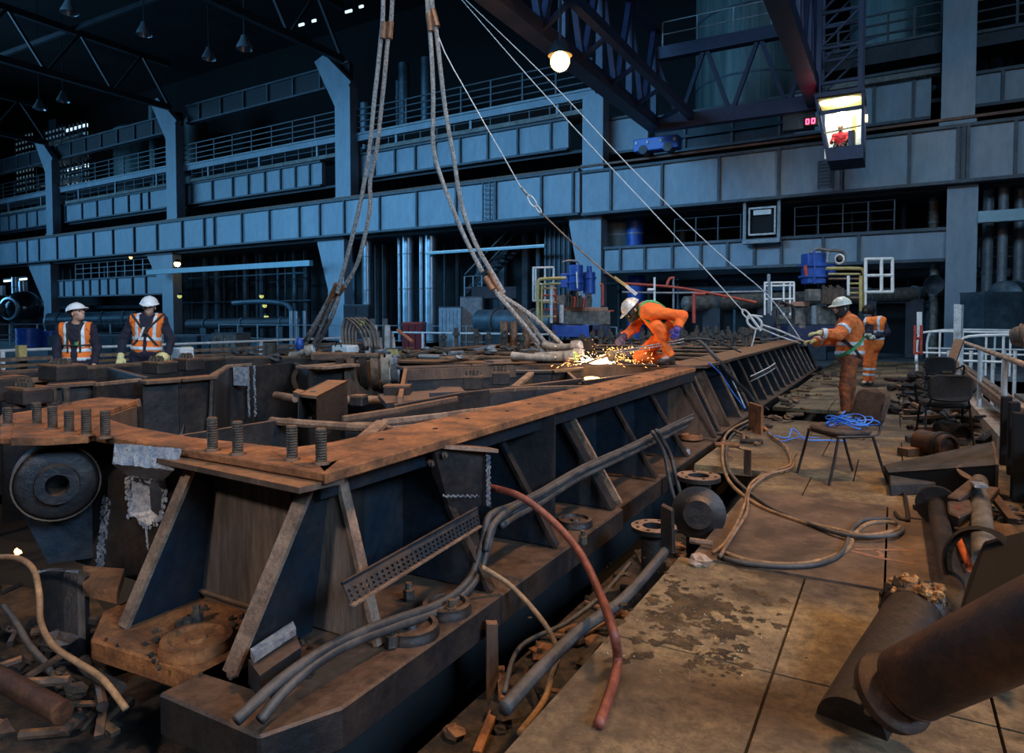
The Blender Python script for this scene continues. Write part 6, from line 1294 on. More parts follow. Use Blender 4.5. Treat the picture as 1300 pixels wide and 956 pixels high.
o = MB().bar(HZ(1170, 616, .02), HZ(1214, 612, .02), .07, .02).build('timber_plank', timber); tag(o, 'flat thin board end before the charred timber', 'timber')
pipe('short rusty pipe stub lying before the nearer black chair', HZ(1168, 560, .14), HZ(1205, 568, .14), .13, pipe_rust, bands=((.25, .15, .05),))
pipe('pipe piece behind the rusty stub under the chair', HZ(1196, 545, .12), HZ(1222, 552, .12), .12, pipe_dark)
for k, (x, y) in enumerate(((1174, 530), (1198, 528))): pipe('small pale bottle-like pipe under the black chairs, '+('left' if not k else 'right'), HZ(x-6, y+4, .1), HZ(x+6, y-5, .1), .05, grey_pipe)
# heap beyond the chairs
for k in range(120):
    r_ = random.Random(k+9000); q = r_.random(); y = 9.8+q*8.5; x = .62+r_.gauss(0, .26)-.05*q
    x = min(max(x, -.05), 1.0); s = r_.uniform(.07, .19)
    kind = k % 3; z = r_.uniform(0, .34)*max(0, 1-abs(x-.65)*1.8); p = V(x, y, max(0, z))
    m_ = r_.choice((debris_m, debris_m, iron_brown, timber_dark, timber_dark, pipe_dark)); o = scrap(p, s, m_, k+5000, kind); tag(o, slab_(o, s, m_, kind, 'in the heap '+near_far(y, (11, 13, 15, 17), ('right behind the chairs', 'beyond the farther chair', 'level with the bending worker', 'before the red trolley', 'at the far end'))+(', handrail side' if x > .62 else ', walkway side'), .07, .19), 'scrap', 'scrap heap beyond the chairs')
for k in range(8):
    y = 9.4+k*.9; o = MB().bar((.15+(k % 3)*.1, y, .04), (.75+(k % 2)*.2, y+.1, .05+.03*(k % 3)), .16, .06).build('timber_board', timber if k % 2 else timber_dark); tag(o, ORD[k]+' crosswise timber board by the scrap heap, counting from the chairs', 'timber', 'boards by the scrap heap')
# big foreground pipes
t = thing('burst_pipe', 'thick dark pipe with a torn glowing cut end in the right foreground', 'pipe', D(1130, 860, 2.75))
A0 = D(1080, 925, 2.5); A1 = D(1118, 855, 2.75); A2 = D(1148, 803, 3.0); A3 = D(1160, 780, 3.12)
MB().tube([A0, A1, A2, A3], .122, 28, 4).build('shell', pipe_dark, t, True)
dd = (A3-A2).normalized(); b = MB(); b.lathe(A3, dd, [(.124, -.02), (.136, 0), (.138, .05), (.12, .07), (.095, .06), (.09, -.04)], 28); b.build('torn_lip', iron, t, True)
b = MB(); r2 = random.Random(5); x_ = dd.orthogonal().normalized(); y_ = dd.cross(x_)
for k in range(110):
    a = r2.uniform(0, 6.28); b.rock(A3+dd*r2.uniform(.0, .09)+(x_*math.cos(a)+y_*math.sin(a))*r2.uniform(.10, .145), (r2.uniform(.008, .024), .016, r2.uniform(.01, .026)), k)
b.build('burnt_crust', pipe_dark, t)
up_ = (V(0, 0, 1)-dd*dd.z).normalized(); sd_ = dd.cross(up_); b = MB()
for k in range(26):
    a = r2.uniform(-1.9, 1.9); rad = up_*math.cos(a)+sd_*math.sin(a); p = A3+rad*.128; tn = dd.cross(rad); L = r2.uniform(.03, .11)
    b.prism([p-tn*r2.uniform(.01, .03), p+tn*r2.uniform(.01, .03), p+dd*L+rad*r2.uniform(-.04, .05)+tn*r2.uniform(-.02, .02)], rad*.008)
b.build('torn_flap', iron, t)
b = MB()
for k in range(26): a = r2.uniform(-.9, 1.0); rad = up_*math.cos(a)+sd_*math.sin(a); b.rock(A3+rad*r2.uniform(.115, .15)+dd*r2.uniform(-.02, .10), (r2.uniform(.012, .035), .02, .02), k)
b.build('bronze_scale', mat('bright_bronze_scale', (.30, .12, .04), (.80, .45, .18), 14, .35, .4, .8), t)
MB().lathe(A3, dd, [(0, .03), (.06, .035), (.10, .05)], 20).build('bore_scale', mat('orange_bronze_scale', (.25, .10, .03), (.7, .38, .14), 10, .4, .3, .8), t, True)
t = thing('elbow_pipe', 'dark elbow pipe joining behind the torn pipe end', 'pipe', D(1230, 800, 3.2))
MB().tube([D(1175, 768, 3.45), D(1200, 765, 3.4), D(1222, 785, 3.3), D(1235, 815, 3.2), D(1228, 860, 3.1)], .10, 24, 5).build('shell', pipe_dark, t, True); b = MB()
for k in range(36): b.rock(D(1178+r2.uniform(-8, 10), 745+r2.uniform(0, 80), 3.38), (r2.uniform(.012, .03),)*3, k)
b.build('burnt_crust', iron, t)
t = thing('large_pipe', 'large rust-brown pipe cutting across the bottom right corner', 'pipe', D(1230, 850, 2.4))
P0 = D(1155, 868, 2.30); P1 = D(1420, 742, 1.75); MB().tube([P0, P0.lerp(P1, .5), P1], lambda q: .118+.0*q, 40, 3).build('shell', pipe_rust, t, True)
dd = (P1-P0).normalized(); MB().lathe(P0-dd*.11, dd, [(0, -.0), (.13, 0), (.135, .035), (.12, .05), (.08, .06), (.08, .12), (.12, .125)], 32).build('end_flange', pipe_rust, t, True)
x_ = V(0, 0, 1); x_ = (x_-dd*x_.dot(dd)).normalized(); y_ = dd.cross(x_)
for k in range(8):
    a = k*math.pi/4+.3; p = P0-dd*.11+(x_*math.cos(a)+y_*math.sin(a))*.105; MB().bolt(p, -dd, .018, .02).build('flange_bolt', iron_brown, t)
t = thing('hood_plate', 'black folded hood plate over the pipes at the right edge', 'plate', D(1290, 770, 2.9))
q = [D(1252, 686, 3.5), D(1310, 672, 3.3), D(1320, 790, 2.6), D(1290, 800, 2.7), D(1222, 772, 3.05)]
MB().prism(q, (.0, .03, -.02)).build('plate', black_m, t, bevel=.006); MB().prism([D(1232, 735, 3.3), D(1245, 700, 3.5), D(1252, 686, 3.5), D(1222, 772, 3.05)], (0, .12, -.05)).build('fold', black_m, t)
MB().lathe(D(1250, 718, 3.45), (-.5, -.6, .2), [(.17, 0), (.19, .01), (.19, .05), (.17, .06)], 28).build('round_rim', pipe_dark, t, True)
for k in range(40):   # scraps around
    r_ = random.Random(k+12000); x = r_.uniform(.42, 1.0); y = r_.uniform(3.2, 6.6); s = r_.uniform(.02, .07); m_ = r_.choice((debris_m, iron_brown, timber, pipe_dark)); o = scrap(V(x, y, .0), s, m_, k+7000, k % 3); tag(o, slab_(o, s, m_, k % 3, 'among the right pipes '+near_far(y, (4.2, 5.2), ('by the torn pipe', 'beside the flanged pipe', 'before the tapered beam'))+(', outer side' if x > .7 else ', inner side'), .02, .07), 'scrap', 'scrap between the right pipes')
o = MB().bar(HZ(1262, 668, .03), HZ(1310, 712, .03), .2, .05).build('timber_board', timber); tag(o, 'pale timber board under the white pole at right', 'timber')
# chalk marks on the plate (orange spray)
b = MB()
def mark(pts, wd=.03):
    for p, q in zip(pts, pts[1:]): b.bar(HZ(*p, .0135), HZ(*q, .0135), wd, .001)
mark([(1086, 697), (1164, 699)]); mark([(1080, 699), (1116, 708), (1160, 716)]); mark([(1112, 698), (1120, 704), (1118, 708)])
o = b.build('spray_mark', mat('faded_orange_spray', (.30, .14, .09), (.19, .11, .07), 20, .8)); tag(o, 'faded orange arrow mark sprayed on the dark floor plate', 'marking')
b = MB(); r2 = random.Random(31)
def blob(x, y, r, z, n=40):
    c = HZ(x, y, z); ph = [r2.uniform(0, 6.28) for _ in range(5)]
    pts = [c+V(math.cos(a), math.sin(a), 0)*r*(1+.22*math.sin(3*a+ph[0])+.15*math.sin(5*a+ph[1])+.10*math.sin(9*a+ph[2])+.07*math.sin(17*a+ph[3])) for a in (i*2*math.pi/n for i in range(n))]
    b.add([p+V(0, 0, .0012) for p in pts], [tuple(range(n))])
blob(885, 768, .15, .0); blob(925, 800, .09, .0003); blob(845, 785, .09, .0006); blob(870, 815, .06, .0004)
for k in range(150):
    x = r2.gauss(880, 62); y = r2.gauss(782, 32)
    if y < 866: blob(x, y, r2.uniform(.004, .032), .0008+k*1e-6, 12)
for k in range(60):
    x = r2.gauss(905, 20); y = r2.gauss(838, 12); blob(x, y, r2.uniform(.003, .014), .0008+k*1e-6, 10)
o = b.build('oil_stain', mat('dark_wet_oil_stain', (.022, .015, .009), (.10, .06, .026), 9, .5, 0, .7, .42, .64)); tag(o, 'dark oily stain with splashes on the near walkway plate', 'stain', kind='stuff')
b = MB(); r2 = random.Random(77)
for k in range(1500):
    x = r2.gauss(900, 60); y = r2.gauss(790, 44)
    if x < 760 or y > 866: continue
    p = HZ(x, y, .003); 
    if p.x < 1.0: b.rock(p, (r2.uniform(.0008, .0024),)*3, k)
o = b.build('metal_grit', mat('glinting_grit', (.6, .5, .35), None, 1, .25, .8)); tag(o, 'glinting metal grit scattered on the oily walkway plate', 'grit', kind='stuff')
# ================================================================== PEOPLE (bodies and clothes as continuous surfaces)
def np3(v): return np.array([v[0], v[1], v[2]], dtype=np.float32)
def capsule(P, a, b, ra, rb):
    a = np3(a); b = np3(b); ab = b-a; t = np.clip(((P-a) @ ab)/max(float(ab @ ab), 1e-9), 0, 1)
    return np.linalg.norm(P-a-t[..., None]*ab, axis=-1)-(ra+(rb-ra)*t)
def ellips(P, c, r, R=None):
    q = P-np3(c)
    if R is not None: q = q @ np.array(R, dtype=np.float32)         # columns of R = local axes in world
    r = np.array(r, dtype=np.float32); k0 = np.linalg.norm(q/r, axis=-1); k1 = np.linalg.norm(q/(r*r), axis=-1)
    return k0*(k0-1)/np.maximum(k1, 1e-6)
def smin(a, b, k):
    h = np.clip(.5+.5*(b-a)/k, 0, 1); return b+(a-b)*h-k*h*(1-h)
def union(P, prims, k=.03):
    d = None
    for p in prims:
        if p[0] == 'c': e = capsule(P, *p[1:])
        else: e = ellips(P, *p[1:])
        d = e if d is None else smin(d, e, k)
    return d
def bounds(prims, pad):
    lo = np.full(3, 1e9); hi = -lo
    for p in prims:
        if p[0] == 'c': pts = [(np3(p[1]), p[3]), (np3(p[2]), p[4])]
        else: pts = [(np3(p[1]), max(p[2]))]
        for c, r in pts: lo = np.minimum(lo, c-r); hi = np.maximum(hi, c+r)
    return lo-pad, hi+pad
def surface(fn, lo, hi, h):
    """surface nets"""
    n = np.maximum(np.ceil((hi-lo)/h).astype(int)+1, 4); ax = [lo[i]+h*np.arange(n[i]) for i in range(3)]
    G = np.stack(np.meshgrid(*ax, indexing='ij'), -1).astype(np.float32); F = fn(G).astype(np.float32); S = F < 0
    cs = np.zeros(tuple(n-1)); cp = np.zeros(tuple(n-1)+(3,)); cn = np.zeros(tuple(n-1))
    N = n-1
    for axis in range(3):
        a = [slice(None)]*3; b = [slice(None)]*3; a[axis] = slice(0, -1); b[axis] = slice(1, None)
        fa = F[tuple(a)]; fb = F[tuple(b)]; cr = (S[tuple(a)] != S[tuple(b)]); t = np.where(cr, fa/np.where(fa == fb, 1, fa-fb), 0)
        o = [i for i in range(3) if i != axis]
        for da in (0, 1):
            for db in (0, 1):
                sl = [slice(None)]*3; sl[o[0]] = slice(da, da+N[o[0]]); sl[o[1]] = slice(db, db+N[o[1]])
                c = cr[tuple(sl)]; cn += c; cp[..., axis] += np.where(c, t[tuple(sl)], 0); cp[..., o[0]] += c*da; cp[..., o[1]] += c*db
    act = cn > 0; idx = -np.ones(tuple(N), int); ii = np.argwhere(act); idx[act] = np.arange(len(ii))
    V_ = lo+h*(ii+cp[act]/cn[act][:, None]); faces = []
    for axis in range(3):
        a = [slice(None)]*3; b = [slice(None)]*3; a[axis] = slice(0, -1); b[axis] = slice(1, None); o = [i for i in range(3) if i != axis]
        for ax_, bx in ((o[0], o[1]),):
            sl = [slice(None)]*3; 
            Sa = S[tuple(a)]; Sb = S[tuple(b)]; cr = np.argwhere(Sa != Sb)
            cr = cr[(cr[:, o[0]] > 0) & (cr[:, o[1]] > 0) & (cr[:, o[0]] < N[o[0]]) & (cr[:, o[1]] < N[o[1]])]
            e0 = np.zeros(3, int); e0[o[0]] = 1; e1 = np.zeros(3, int); e1[o[1]] = 1
            q = [idx[tuple((cr-x).T)] for x in (e0*0, e0, e0+e1, e1)]
            Q = np.stack(q, 1); fl = Sa[tuple(cr.T)]
            if axis == 1: fl = ~fl
            Q = np.where(fl[:, None], Q, Q[:, ::-1]); faces.append(Q[(Q >= 0).all(1)])
    return V_, np.concatenate(faces)
def sdf_obj(name, fn, lo, hi, h, m, parent=None, loc=None):
    V_, Fc = surface(fn, np.array(lo, float), np.array(hi, float), h)
    if len(Fc) == 0: return None
    b = MB(); b.v = [Vector(v) for v in V_.tolist()]; b.f = [tuple(f) for f in Fc.tolist()]
    return b.build(name, m, parent, smooth='all')
def wrinkle(P, amp, f, seed):
    x, y, z = P[..., 0]*f+seed, P[..., 1]*f-seed, P[..., 2]*f
    return amp*(np.sin(x+1.7*np.sin(z*1.3+y))+np.sin(z*1.9+1.3*np.sin(x*1.6-y*1.1))+.6*np.sin(y*3.1+z*2.3+2*np.sin(x*2.)))/2.6
def hand(wr, d, nrm, side, curl=.6, s=1., fat=1.):
    """capsules of palm, four fingers and thumb; d towards the fingertips, nrm out of the back of the hand"""
    d = Vector(d).normalized(); nn = Vector(nrm); nn = (nn-d*nn.dot(d)).normalized(); x = d.cross(nn)*side; wr = Vector(wr); pr = []; s = s*1.0
    base = wr+d*.085*s
    for i, (off, L) in enumerate(((-.033, .9), (-.011, 1.0), (.011, .94), (.032, .76))):
        k = base+x*off*s*1.02; pr.append(('c', wr+x*off*.6*s+d*.01, k, .013*fat*s, .0115*fat*s)); p = k; a = .25*curl
        for L0, r0 in ((.044, .0095), (.028, .0088), (.022, .0078)):
            q = p+(d*math.cos(a)-nn*math.sin(a))*L0*L*s; pr.append(('c', p, q, r0*fat*s, r0*.9*fat*s)); p = q; a += .95*curl
    tb = wr+d*.028*s-x*.028*s; t1 = tb+(d*.55-x*.75-nn*.35).normalized()*.040*s; t2 = t1+(d*.85-x*.15-nn*.45*curl).normalized()*.032*s
    pr += [('c', tb, t1, .014*fat*s, .011*fat*s), ('c', t1, t2, .011*fat*s, .009*fat*s)]
    return pr
def basis(fwd, up=(0, 0, 1)):
    f = Vector(fwd).normalized(); u = Vector(up); x = f.cross(u).normalized(); u = x.cross(f); return x, f, u     # right, forward, up
def head_prims(c, fwd, up, s=1.):
    x, f, u = basis(fwd, up); R = np.array([[x[i], f[i], u[i]] for i in range(3)]); c = Vector(c)
    o = lambda a, b, d_: c+(x*a+f*b+u*d_)*s
    pr = [('e', o(0, -.012, .025), (.076*s, .096*s, .098*s), R), ('e', o(0, .03, -.045), (.056*s, .062*s, .075*s), R), ('e', o(0, .062, -.092), (.026*s, .024*s, .022*s), R),
          ('c', o(0, .082, .012), o(0, .112, -.022), .010*s, .0155*s), ('c', o(-.03, .079, .030), o(.03, .079, .030), .012*s, .012*s), ('c', o(-.020, .083, -.060), o(.020, .083, -.060), .009*s, .009*s),
          ('e', o(-.046, .055, -.018), (.020*s, .022*s, .022*s), R), ('e', o(.046, .055, -.018), (.020*s, .022*s, .022*s), R)]
    ears = [('e', o(sx*.080, -.005, -.012), (.010*s, .018*s, .030*s), R) for sx in (-1, 1)]
    return pr, ears, (x, f, u, R, o)
def make_person(label, J, mats, stature=1., look=(0, 1, 0), look_up=(0, 0, 1), chest_fwd=(0, 1, 0), hat='white', jacket=True, vest=False, trousers=None, hands_dir=None, curl=(.6, .6), extra=None, hres=.010, fat=1., balaclava=False, gloves=(True, True), bands_t=(), fine=True):
    """J: world joints: head, neck, chest, waist, hip + (L/R) sh, el, wr, hp, kn, an, toe"""
    J = {k: Vector(v) for k, v in J.items()}; s = stature
    t = thing('person', label, 'person', V(J['hip'].x, J['hip'].y, min(J['anL'].z, J['anR'].z)-.08*s))
    hp, ears, (hx, hf, hu, HR, ho) = head_prims(J['head'], look, look_up, s)
    cx, cf, cu = basis(chest_fwd, J['neck']-J['hip']); CR = np.array([[cx[i], cf[i], cu[i]] for i in range(3)])
    torso = [('e', J['chest'], (.165*s*fat, .115*s*fat, .19*s), CR), ('e', J['waist'], (.145*s*fat, .105*s*fat, .16*s), CR), ('e', J['hip'], (.16*s*fat, .115*s*fat, .12*s), CR),
             ('c', J['shL'], J['shR'], .065*s, .065*s), ('c', J['neck']-cu*.06*s, J['neck'], .075*s, .058*s)]
    arms = []; legs = []
    for S in 'LR':
        arms += [('c', J['sh'+S], J['el'+S], .056*s*fat, .043*s*fat), ('c', J['el'+S], J['wr'+S], .043*s*fat, .030*s*fat)]
        legs += [('c', J['hp'+S], J['kn'+S], .088*s*fat, .060*s*fat), ('c', J['kn'+S], J['an'+S], .058*s*fat, .040*s*fat)]
    feet = [('c', J['an'+S], J['toe'+S], .045*s, .035*s) for S in 'LR']
    neckp = [('c', J['neck']-cu*.03*s, J['head']-hu*.06*s-hf*.02*s, .056*s, .052*s)]
    hands = {}
    for i, S in enumerate('LR'):
        dvec, nvec = (hands_dir or {}).get(S, ((J['wr'+S]-J['el'+S]), (0, 0, 1))); side = 1 if S == 'R' else -1
        hands[S] = (J['wr'+S], dvec, nvec, side, curl[i], s)
    # body: one continuous surface (head, neck, trunk, limbs, hands)
    allp = hp+neckp+torso+arms+legs+feet; hb = sum((hand(*hands[S]) for S in 'LR'), [])
    eyeS = [ho(-.031, .086, .006), ho(.031, .086, .006)]
    def body(P):
        d = union(P, hp, .016*s)
        for e in eyeS: d = np.maximum(d, -(np.linalg.norm(P-np3(e+hf*.012*s), axis=-1)-.014*s))
        m_ = capsule(P, ho(-.022, .094, -.060), ho(.022, .094, -.060), .004*s, .004*s); d = np.maximum(d, -m_)
        d = np.minimum(d, union(P, ears, .01)); d = smin(d, union(P, neckp, .02), .025)
        d2 = smin(union(P, torso, .05), union(P, arms, .03), .04); d2 = smin(d2, union(P, legs+feet, .03), .04)
        d = smin(d, d2, .03); return smin(d, union(P, hb, .008), .012)
    lo, hi = bounds(allp+hb, .02); bo = sdf_obj('body', body, lo, hi, hres if not fine else .008, skin_m, t)
    for k, e in enumerate(eyeS): MB().ball(e-hf*.004*s, .0115*s, 10, 8).build('eye', mat_eye, bo, True)
    tri = hair_m
    if not balaclava:
        capf = lambda P: np.maximum(np.maximum(ellips(P, ho(0, -.016, .022), (.081*s, .100*s, .102*s), HR), (P-np3(ho(0, .015, 0))) @ np3(hf)), -((P-np3(ho(0, 0, -.035))) @ np3(hu)))
        sdf_obj('hair', capf, *bounds([('e', J['head'], (.14, .14, .14))], .02), .008, hair_m, t)
    else:
        def bal(P):
            d = smin(union(P, hp, .02)-.010*s, union(P, neckp, .02)-.016*s, .03); face = ellips(P, ho(0, .095, -.010), (.062*s, .075*s, .062*s), HR); return np.maximum(d, -face)
        sdf_obj('balaclava', bal, *bounds(hp+neckp, .04), .008, mats.get('bal', blackm2), t)
    # hard hat: dome, brim, peak
    hm = {'white': hat_white, 'cream': hat_cream, 'silver': hat_silver}.get(hat)
    if hm is not None:
        hc = ho(0, -.008, .045); up = (hu+hf*(.10)).normalized(); fx = up.cross(hf); ff = (hf-up*hf.dot(up)).normalized(); rx = ff.cross(up)
        Rh = np.array([[rx[i], ff[i], up[i]] for i in range(3)]); hcn = np3(hc); upn = np3(up); ffn = np3(ff)
        def hatf(P):
            q = (P-hcn) @ upn; dome = ellips(P, hc, (.118*s, .140*s, .118*s), Rh); shell = np.maximum(np.maximum(dome, -(dome+.010)), -q)
            brim = np.maximum(ellips(P, hc+ff*.012*s, (.130*s, .158*s, .6*s), Rh), np.abs(q-.004)-.006); inner = ellips(P, hc, (.108*s, .130*s, .6*s), Rh); brim = np.maximum(brim, -inner)
            peak = np.maximum(np.maximum(ellips(P, hc+ff*.05*s, (.10*s, .155*s, .5*s), Rh), np.abs(q+.002)-.007), -((P-hcn) @ ffn)+.05*s); peak = np.maximum(peak, -inner)
            ridge = np.maximum(capsule(P, hc+up*.106*s-ff*.05*s, hc+up*.106*s+ff*.05*s, .012*s, .012*s), -dome-.02)
            return np.minimum(np.minimum(smin(shell, ridge, .012), brim), peak)
        l_, h_ = bounds([('e', hc, (.21, .21, .21))], .01); sdf_obj('hard_hat', hatf, l_, h_, .007, hm, t)
    # trousers
    tm = mats['trousers']; hipz = J['hip']
    tp = legs+[('e', J['hip'], (.165*s*fat, .12*s*fat, .12*s), CR), ('e', J['hip'].lerp(J['waist'], .5), (.15*s*fat, .108*s*fat, .10*s), CR)]
    def trf(P):
        d = union(P, tp, .035)-.016*s+wrinkle(P, .006, 34, 1.+hipz.x)
        for S in 'LR': ax_ = np3((J['an'+S]-J['kn'+S]).normalized()); near = capsule(P, J['an'+S], J['an'+S]+(J['an'+S]-J['kn'+S]).normalized()*.2, .16, .16); d = np.maximum(d, -np.maximum(near, -((P-np3(J['an'+S])) @ ax_)+.0)) if True else d
        return d
    sdf_obj('trousers', trf, *bounds(tp, .06), hres, tm, t)
    for S, q in bands_t:                                         # reflective bands round the shins / thighs
        A, B_ = (J['kn'+S], J['an'+S]) if q > 0 else (J['hp'+S], J['kn'+S]); c = A.lerp(B_, abs(q)); a = np3((B_-A).normalized())
        bf = lambda P, c=c, a=a, A=A, B_=B_: np.maximum(np.maximum(trf(P)-.006, -(trf(P)+.004)), np.maximum(np.abs((P-np3(c)) @ a)-.028*s, capsule(P, c, c, .125*s, .125*s)))
        sdf_obj('reflective_band', bf, *bounds([('c', c, c, .16, .16)], .01), .008, reflect_m, t)
    # boots
    for S in 'LR':
        an = J['an'+S]; to = J['toe'+S]; sh = (J['kn'+S]-an).normalized()
        fp = [('c', an+sh*.07*s, an-sh*.0*s, .055*s, .052*s), ('c', an-sh*.03*s, to, .048*s, .040*s)]
        sdf_obj('boot', lambda P, fp=fp: union(P, fp, .02), *bounds(fp, .03), .009, leather, t)
    # jacket / shirt
    jm = mats['top']; jp = torso[:2]+[('e', J['hip'].lerp(J['waist'], .35), (.16*s*fat, .118*s*fat, .10*s), CR)]+[torso[3]]
    puff = mats.get('puff', .02)
    cuff = {}
    def jf0(P):
        d = smin(union(P, jp, .06), union(P, arms, .03), .045)-puff*s+wrinkle(P, .007, 30, 2.)
        for S in 'LR':
            a = (J['wr'+S]-J['el'+S]).normalized(); near = capsule(P, J['wr'+S]+a*.0, J['wr'+S]+a*.15, .10, .10); d = np.maximum(d, -np.maximum(near, -((P-np3(J['wr'+S])) @ np3(a))-.012))
        return d
    collar = [('c', J['neck']-cu*.01*s, J['neck']+(J['head']-J['neck'])*.28, .075*s, .072*s)]
    def jf(P):
        d = jf0(P); c = union(P, collar, .02); c = np.maximum(c, -(union(P, neckp, .02)-.012)); d = smin(d, c, .02)
        return np.maximum(d, -np.maximum(union(P, neckp+hp, .02)-.006, -((P-np3(J['neck'])) @ np3(cu))+.0))
    sdf_obj(mats.get('topname', 'jacket'), jf, *bounds(jp+arms+collar, .06), hres, jm, t)
    # hi-vis vest with reflective tape
    if vest:
        cfn = np3(cf); cxn = np3(cx); cun = np3(cu); ch = np3(J['chest']); op = vest.get('open', .05)
        def vf0(P):
            d = smin(union(P, jp, .06), union(P, [('c', J['shL'], J['shR'], .07*s, .07*s)], .03), .03)-(puff+.012)*s+wrinkle(P, .006, 26, 5.)
            q = P-ch; X_ = q @ cxn; Y_ = q @ cfn; Z_ = q @ cun
            side_ = np.abs(X_)-.20*s*fat; d = np.maximum(d, side_); d = np.maximum(d, Z_-.235*s); d = np.maximum(d, -Z_-.50*s)
            return np.maximum(d, -np.maximum(-Y_, np.abs(X_)-(op+np.clip(Z_, -.1, .3)*.30)*s)) if op > 0 else d
        def neckcut(P): return -np.maximum(capsule(P, J['neck']-cu*.2, J['neck']+cu*.1, .085*s, .085*s), 0*P[..., 0]-1)
        def vf(P): return np.maximum(np.maximum(vf0(P), neckcut(P)), -(jf0(P)+.004))
        lb = bounds(jp+[('c', J['shL'], J['shR'], .07, .07)], .06); vo = sdf_obj('hi_vis_vest', vf, *lb, hres*.85, orange_vest, t)
        def tape(sel, nm='reflective_tape', m=reflect_m):
            f = lambda P: np.maximum(np.maximum(np.maximum(vf0(P)-.006, neckcut(P)), -(vf0(P)+.004)), sel(P)); sdf_obj(nm, f, *lb, .008, m, vo)
        for z in vest.get('bands', (-.22, -.34)): tape(lambda P, z=z: np.abs((P-ch) @ cun-z*s)-.026*s)
        for sx in (-1, 1): tape(lambda P, sx=sx: np.maximum(np.abs((P-ch) @ cxn-sx*.115*s)-.024*s, -((P-ch) @ cun)-.16*s))
    for z, h_ in mats.get('jbands', ()):
        ch = np3(J['chest']); cun = np3(cu); f = lambda P: np.maximum(np.maximum(np.maximum(jfT(P)-.006, -(jfT(P)+.005)), np.abs((P-ch) @ cun-z*s)-h_*s), 0*P[..., 0]-1)
        jfT = lambda P: union(P, jp, .06)-puff*s+wrinkle(P, .007, 30, 2.)
        sdf_obj('reflective_band', f, *bounds(jp, .06), .008, reflect_m, t)
    for S, q, wd in mats.get('abands', ()):
        A, B_ = (J['el'+S], J['wr'+S]) if q > 0 else (J['sh'+S], J['el'+S]); c = A.lerp(B_, abs(q)); a = np3((B_-A).normalized())
        f = lambda P, c=c, a=a: np.maximum(np.maximum(jf0(P)-.006, -(jf0(P)+.005)), np.maximum(np.abs((P-np3(c)) @ a)-wd*s, capsule(P, c, c, .11*s, .11*s)))
        sdf_obj('reflective_band', f, *bounds([('c', c, c, .13, .13)], .01), .007, reflect_m, t)
    # gloves
    for i, S in enumerate('LR'):
        if not gloves[i]: continue
        gp = hand(*hands[S], 1.32); a = (J['wr'+S]-J['el'+S]).normalized(); gp += [('c', J['wr'+S]-a*mats.get('gauntlet', .03), J['wr'+S]+a*.02, .048*s, .040*s)]
        sdf_obj('glove', lambda P, gp=gp: union(P, gp, .009)-.002, *bounds(gp, .012), .0055, mats['glove'+S], t)
    # harness straps over the top layer
    outer = (lambda P: vf(P)) if vest else jf0
    for a, b_ in mats.get('straps', ()):
        pass
    return t, J, (jf0, jp, cx, cf, cu, puff), (hx, hf, hu, ho)
mat_eye = mat('dark_eye', (.03, .02, .02), None, 1, .2)
def strap2(t, surf, c, n, half, m, lo, hi, th=.012, lim=None, nm='harness_strap', res=.007):
    c = np3(c); n = np3(Vector(n).normalized())
    def f(P):
        d = np.maximum(np.maximum(surf(P)-th, -(surf(P)+.003)), np.abs((P-c) @ n)-half); return d if lim is None else np.maximum(d, lim(P))
    return sdf_obj(nm, f, lo, hi, res, m, t)
def strap(t, surf, pts, m, nm='harness_strap', w_=.02, th=.006, res=.007):
    """a belt of webbing lying on the surface surf, following the polyline pts in plan of nearest points"""
    pr = [('c', a, b_, w_, w_) for a, b_ in zip(pts, pts[1:])]
    f = lambda P: np.maximum(np.maximum(surf(P)-th-.002, -(surf(P)-.0)), union(P, pr, .004)); return sdf_obj(nm, f, *bounds(pr, .02), res, m, t)

# ---------------------------------------------------------------- the two watchmen behind the frame
def standing(px, xw, H, z0=0, fwd=(0, -1, 0), lean=(0, 0), arm=.0, spread=.24):
    d0 = ray(px, 430); k = xw/d0[0]; P0 = Vector(_C+d0*k); P0.z = z0; f = Vector(fwd).normalized(); x = f.cross(V(0, 0, 1)).normalized(); s = H/1.78
    def j(a, b_, c, ln=1.): return P0+x*a*s+f*(b_*s+lean[1]*ln*c)+x*lean[0]*ln*c+V(0, 0, c*s)
    J = dict(head=j(0, .03, 1.655), neck=j(0, 0, 1.50), chest=j(0, 0, 1.32), waist=j(0, .0, 1.12), hip=j(0, 0, .96))
    for S, q in (('R', 1), ('L', -1)):
        J['sh'+S] = j(q*.185, -.01, 1.43); J['el'+S] = j(q*(spread+.02), -.03+arm*.2, 1.14); J['wr'+S] = j(q*(spread+.0), .08+arm, .90)
        J['hp'+S] = j(q*.09, 0, .92, .5); J['kn'+S] = j(q*.11, .03, .50, .2); J['an'+S] = j(q*.12, -.02, .09, 0); J['toe'+S] = j(q*.14, .13, .04, 0)
    return J, s, f, x
back = V(-_f[0], -_f[1], 0).normalized(); rt = Vector(_r)
fw = (back*.9+rt*.25).normalized()
J, s, f, x = standing(98, -9.78, 1.66, fwd=fw, lean=(0, .02))
J['head'] += rt*.03; wt = dict(top=navy_cloth, topname='shirt', trousers=navy_cloth, gloveL=glove_yellow, gloveR=glove_yellow, puff=.012)
pw, Jw, (jf0, jp, cx, cf, cu, puff), hd = make_person('man in white helmet and orange vest behind the frame, looking up to the right', J, wt, s, look=(back*.25+rt*.9+V(0, 0, .34)), chest_fwd=fw, vest=dict(open=.075, bands=(-.20, -.33)), gloves=(False, False), fat=1.02)
def vsurf(P): return smin(union(P, jp, .06), union(P, [('c', Jw['shL'], Jw['shR'], .07, .07)], .03), .03)-(puff+.012)*s+wrinkle(P, .006, 26, 5.)
ch = Jw['chest']; o_ = lambda a, c, b_=.16: ch+cx*a+cu*c+cf*b_
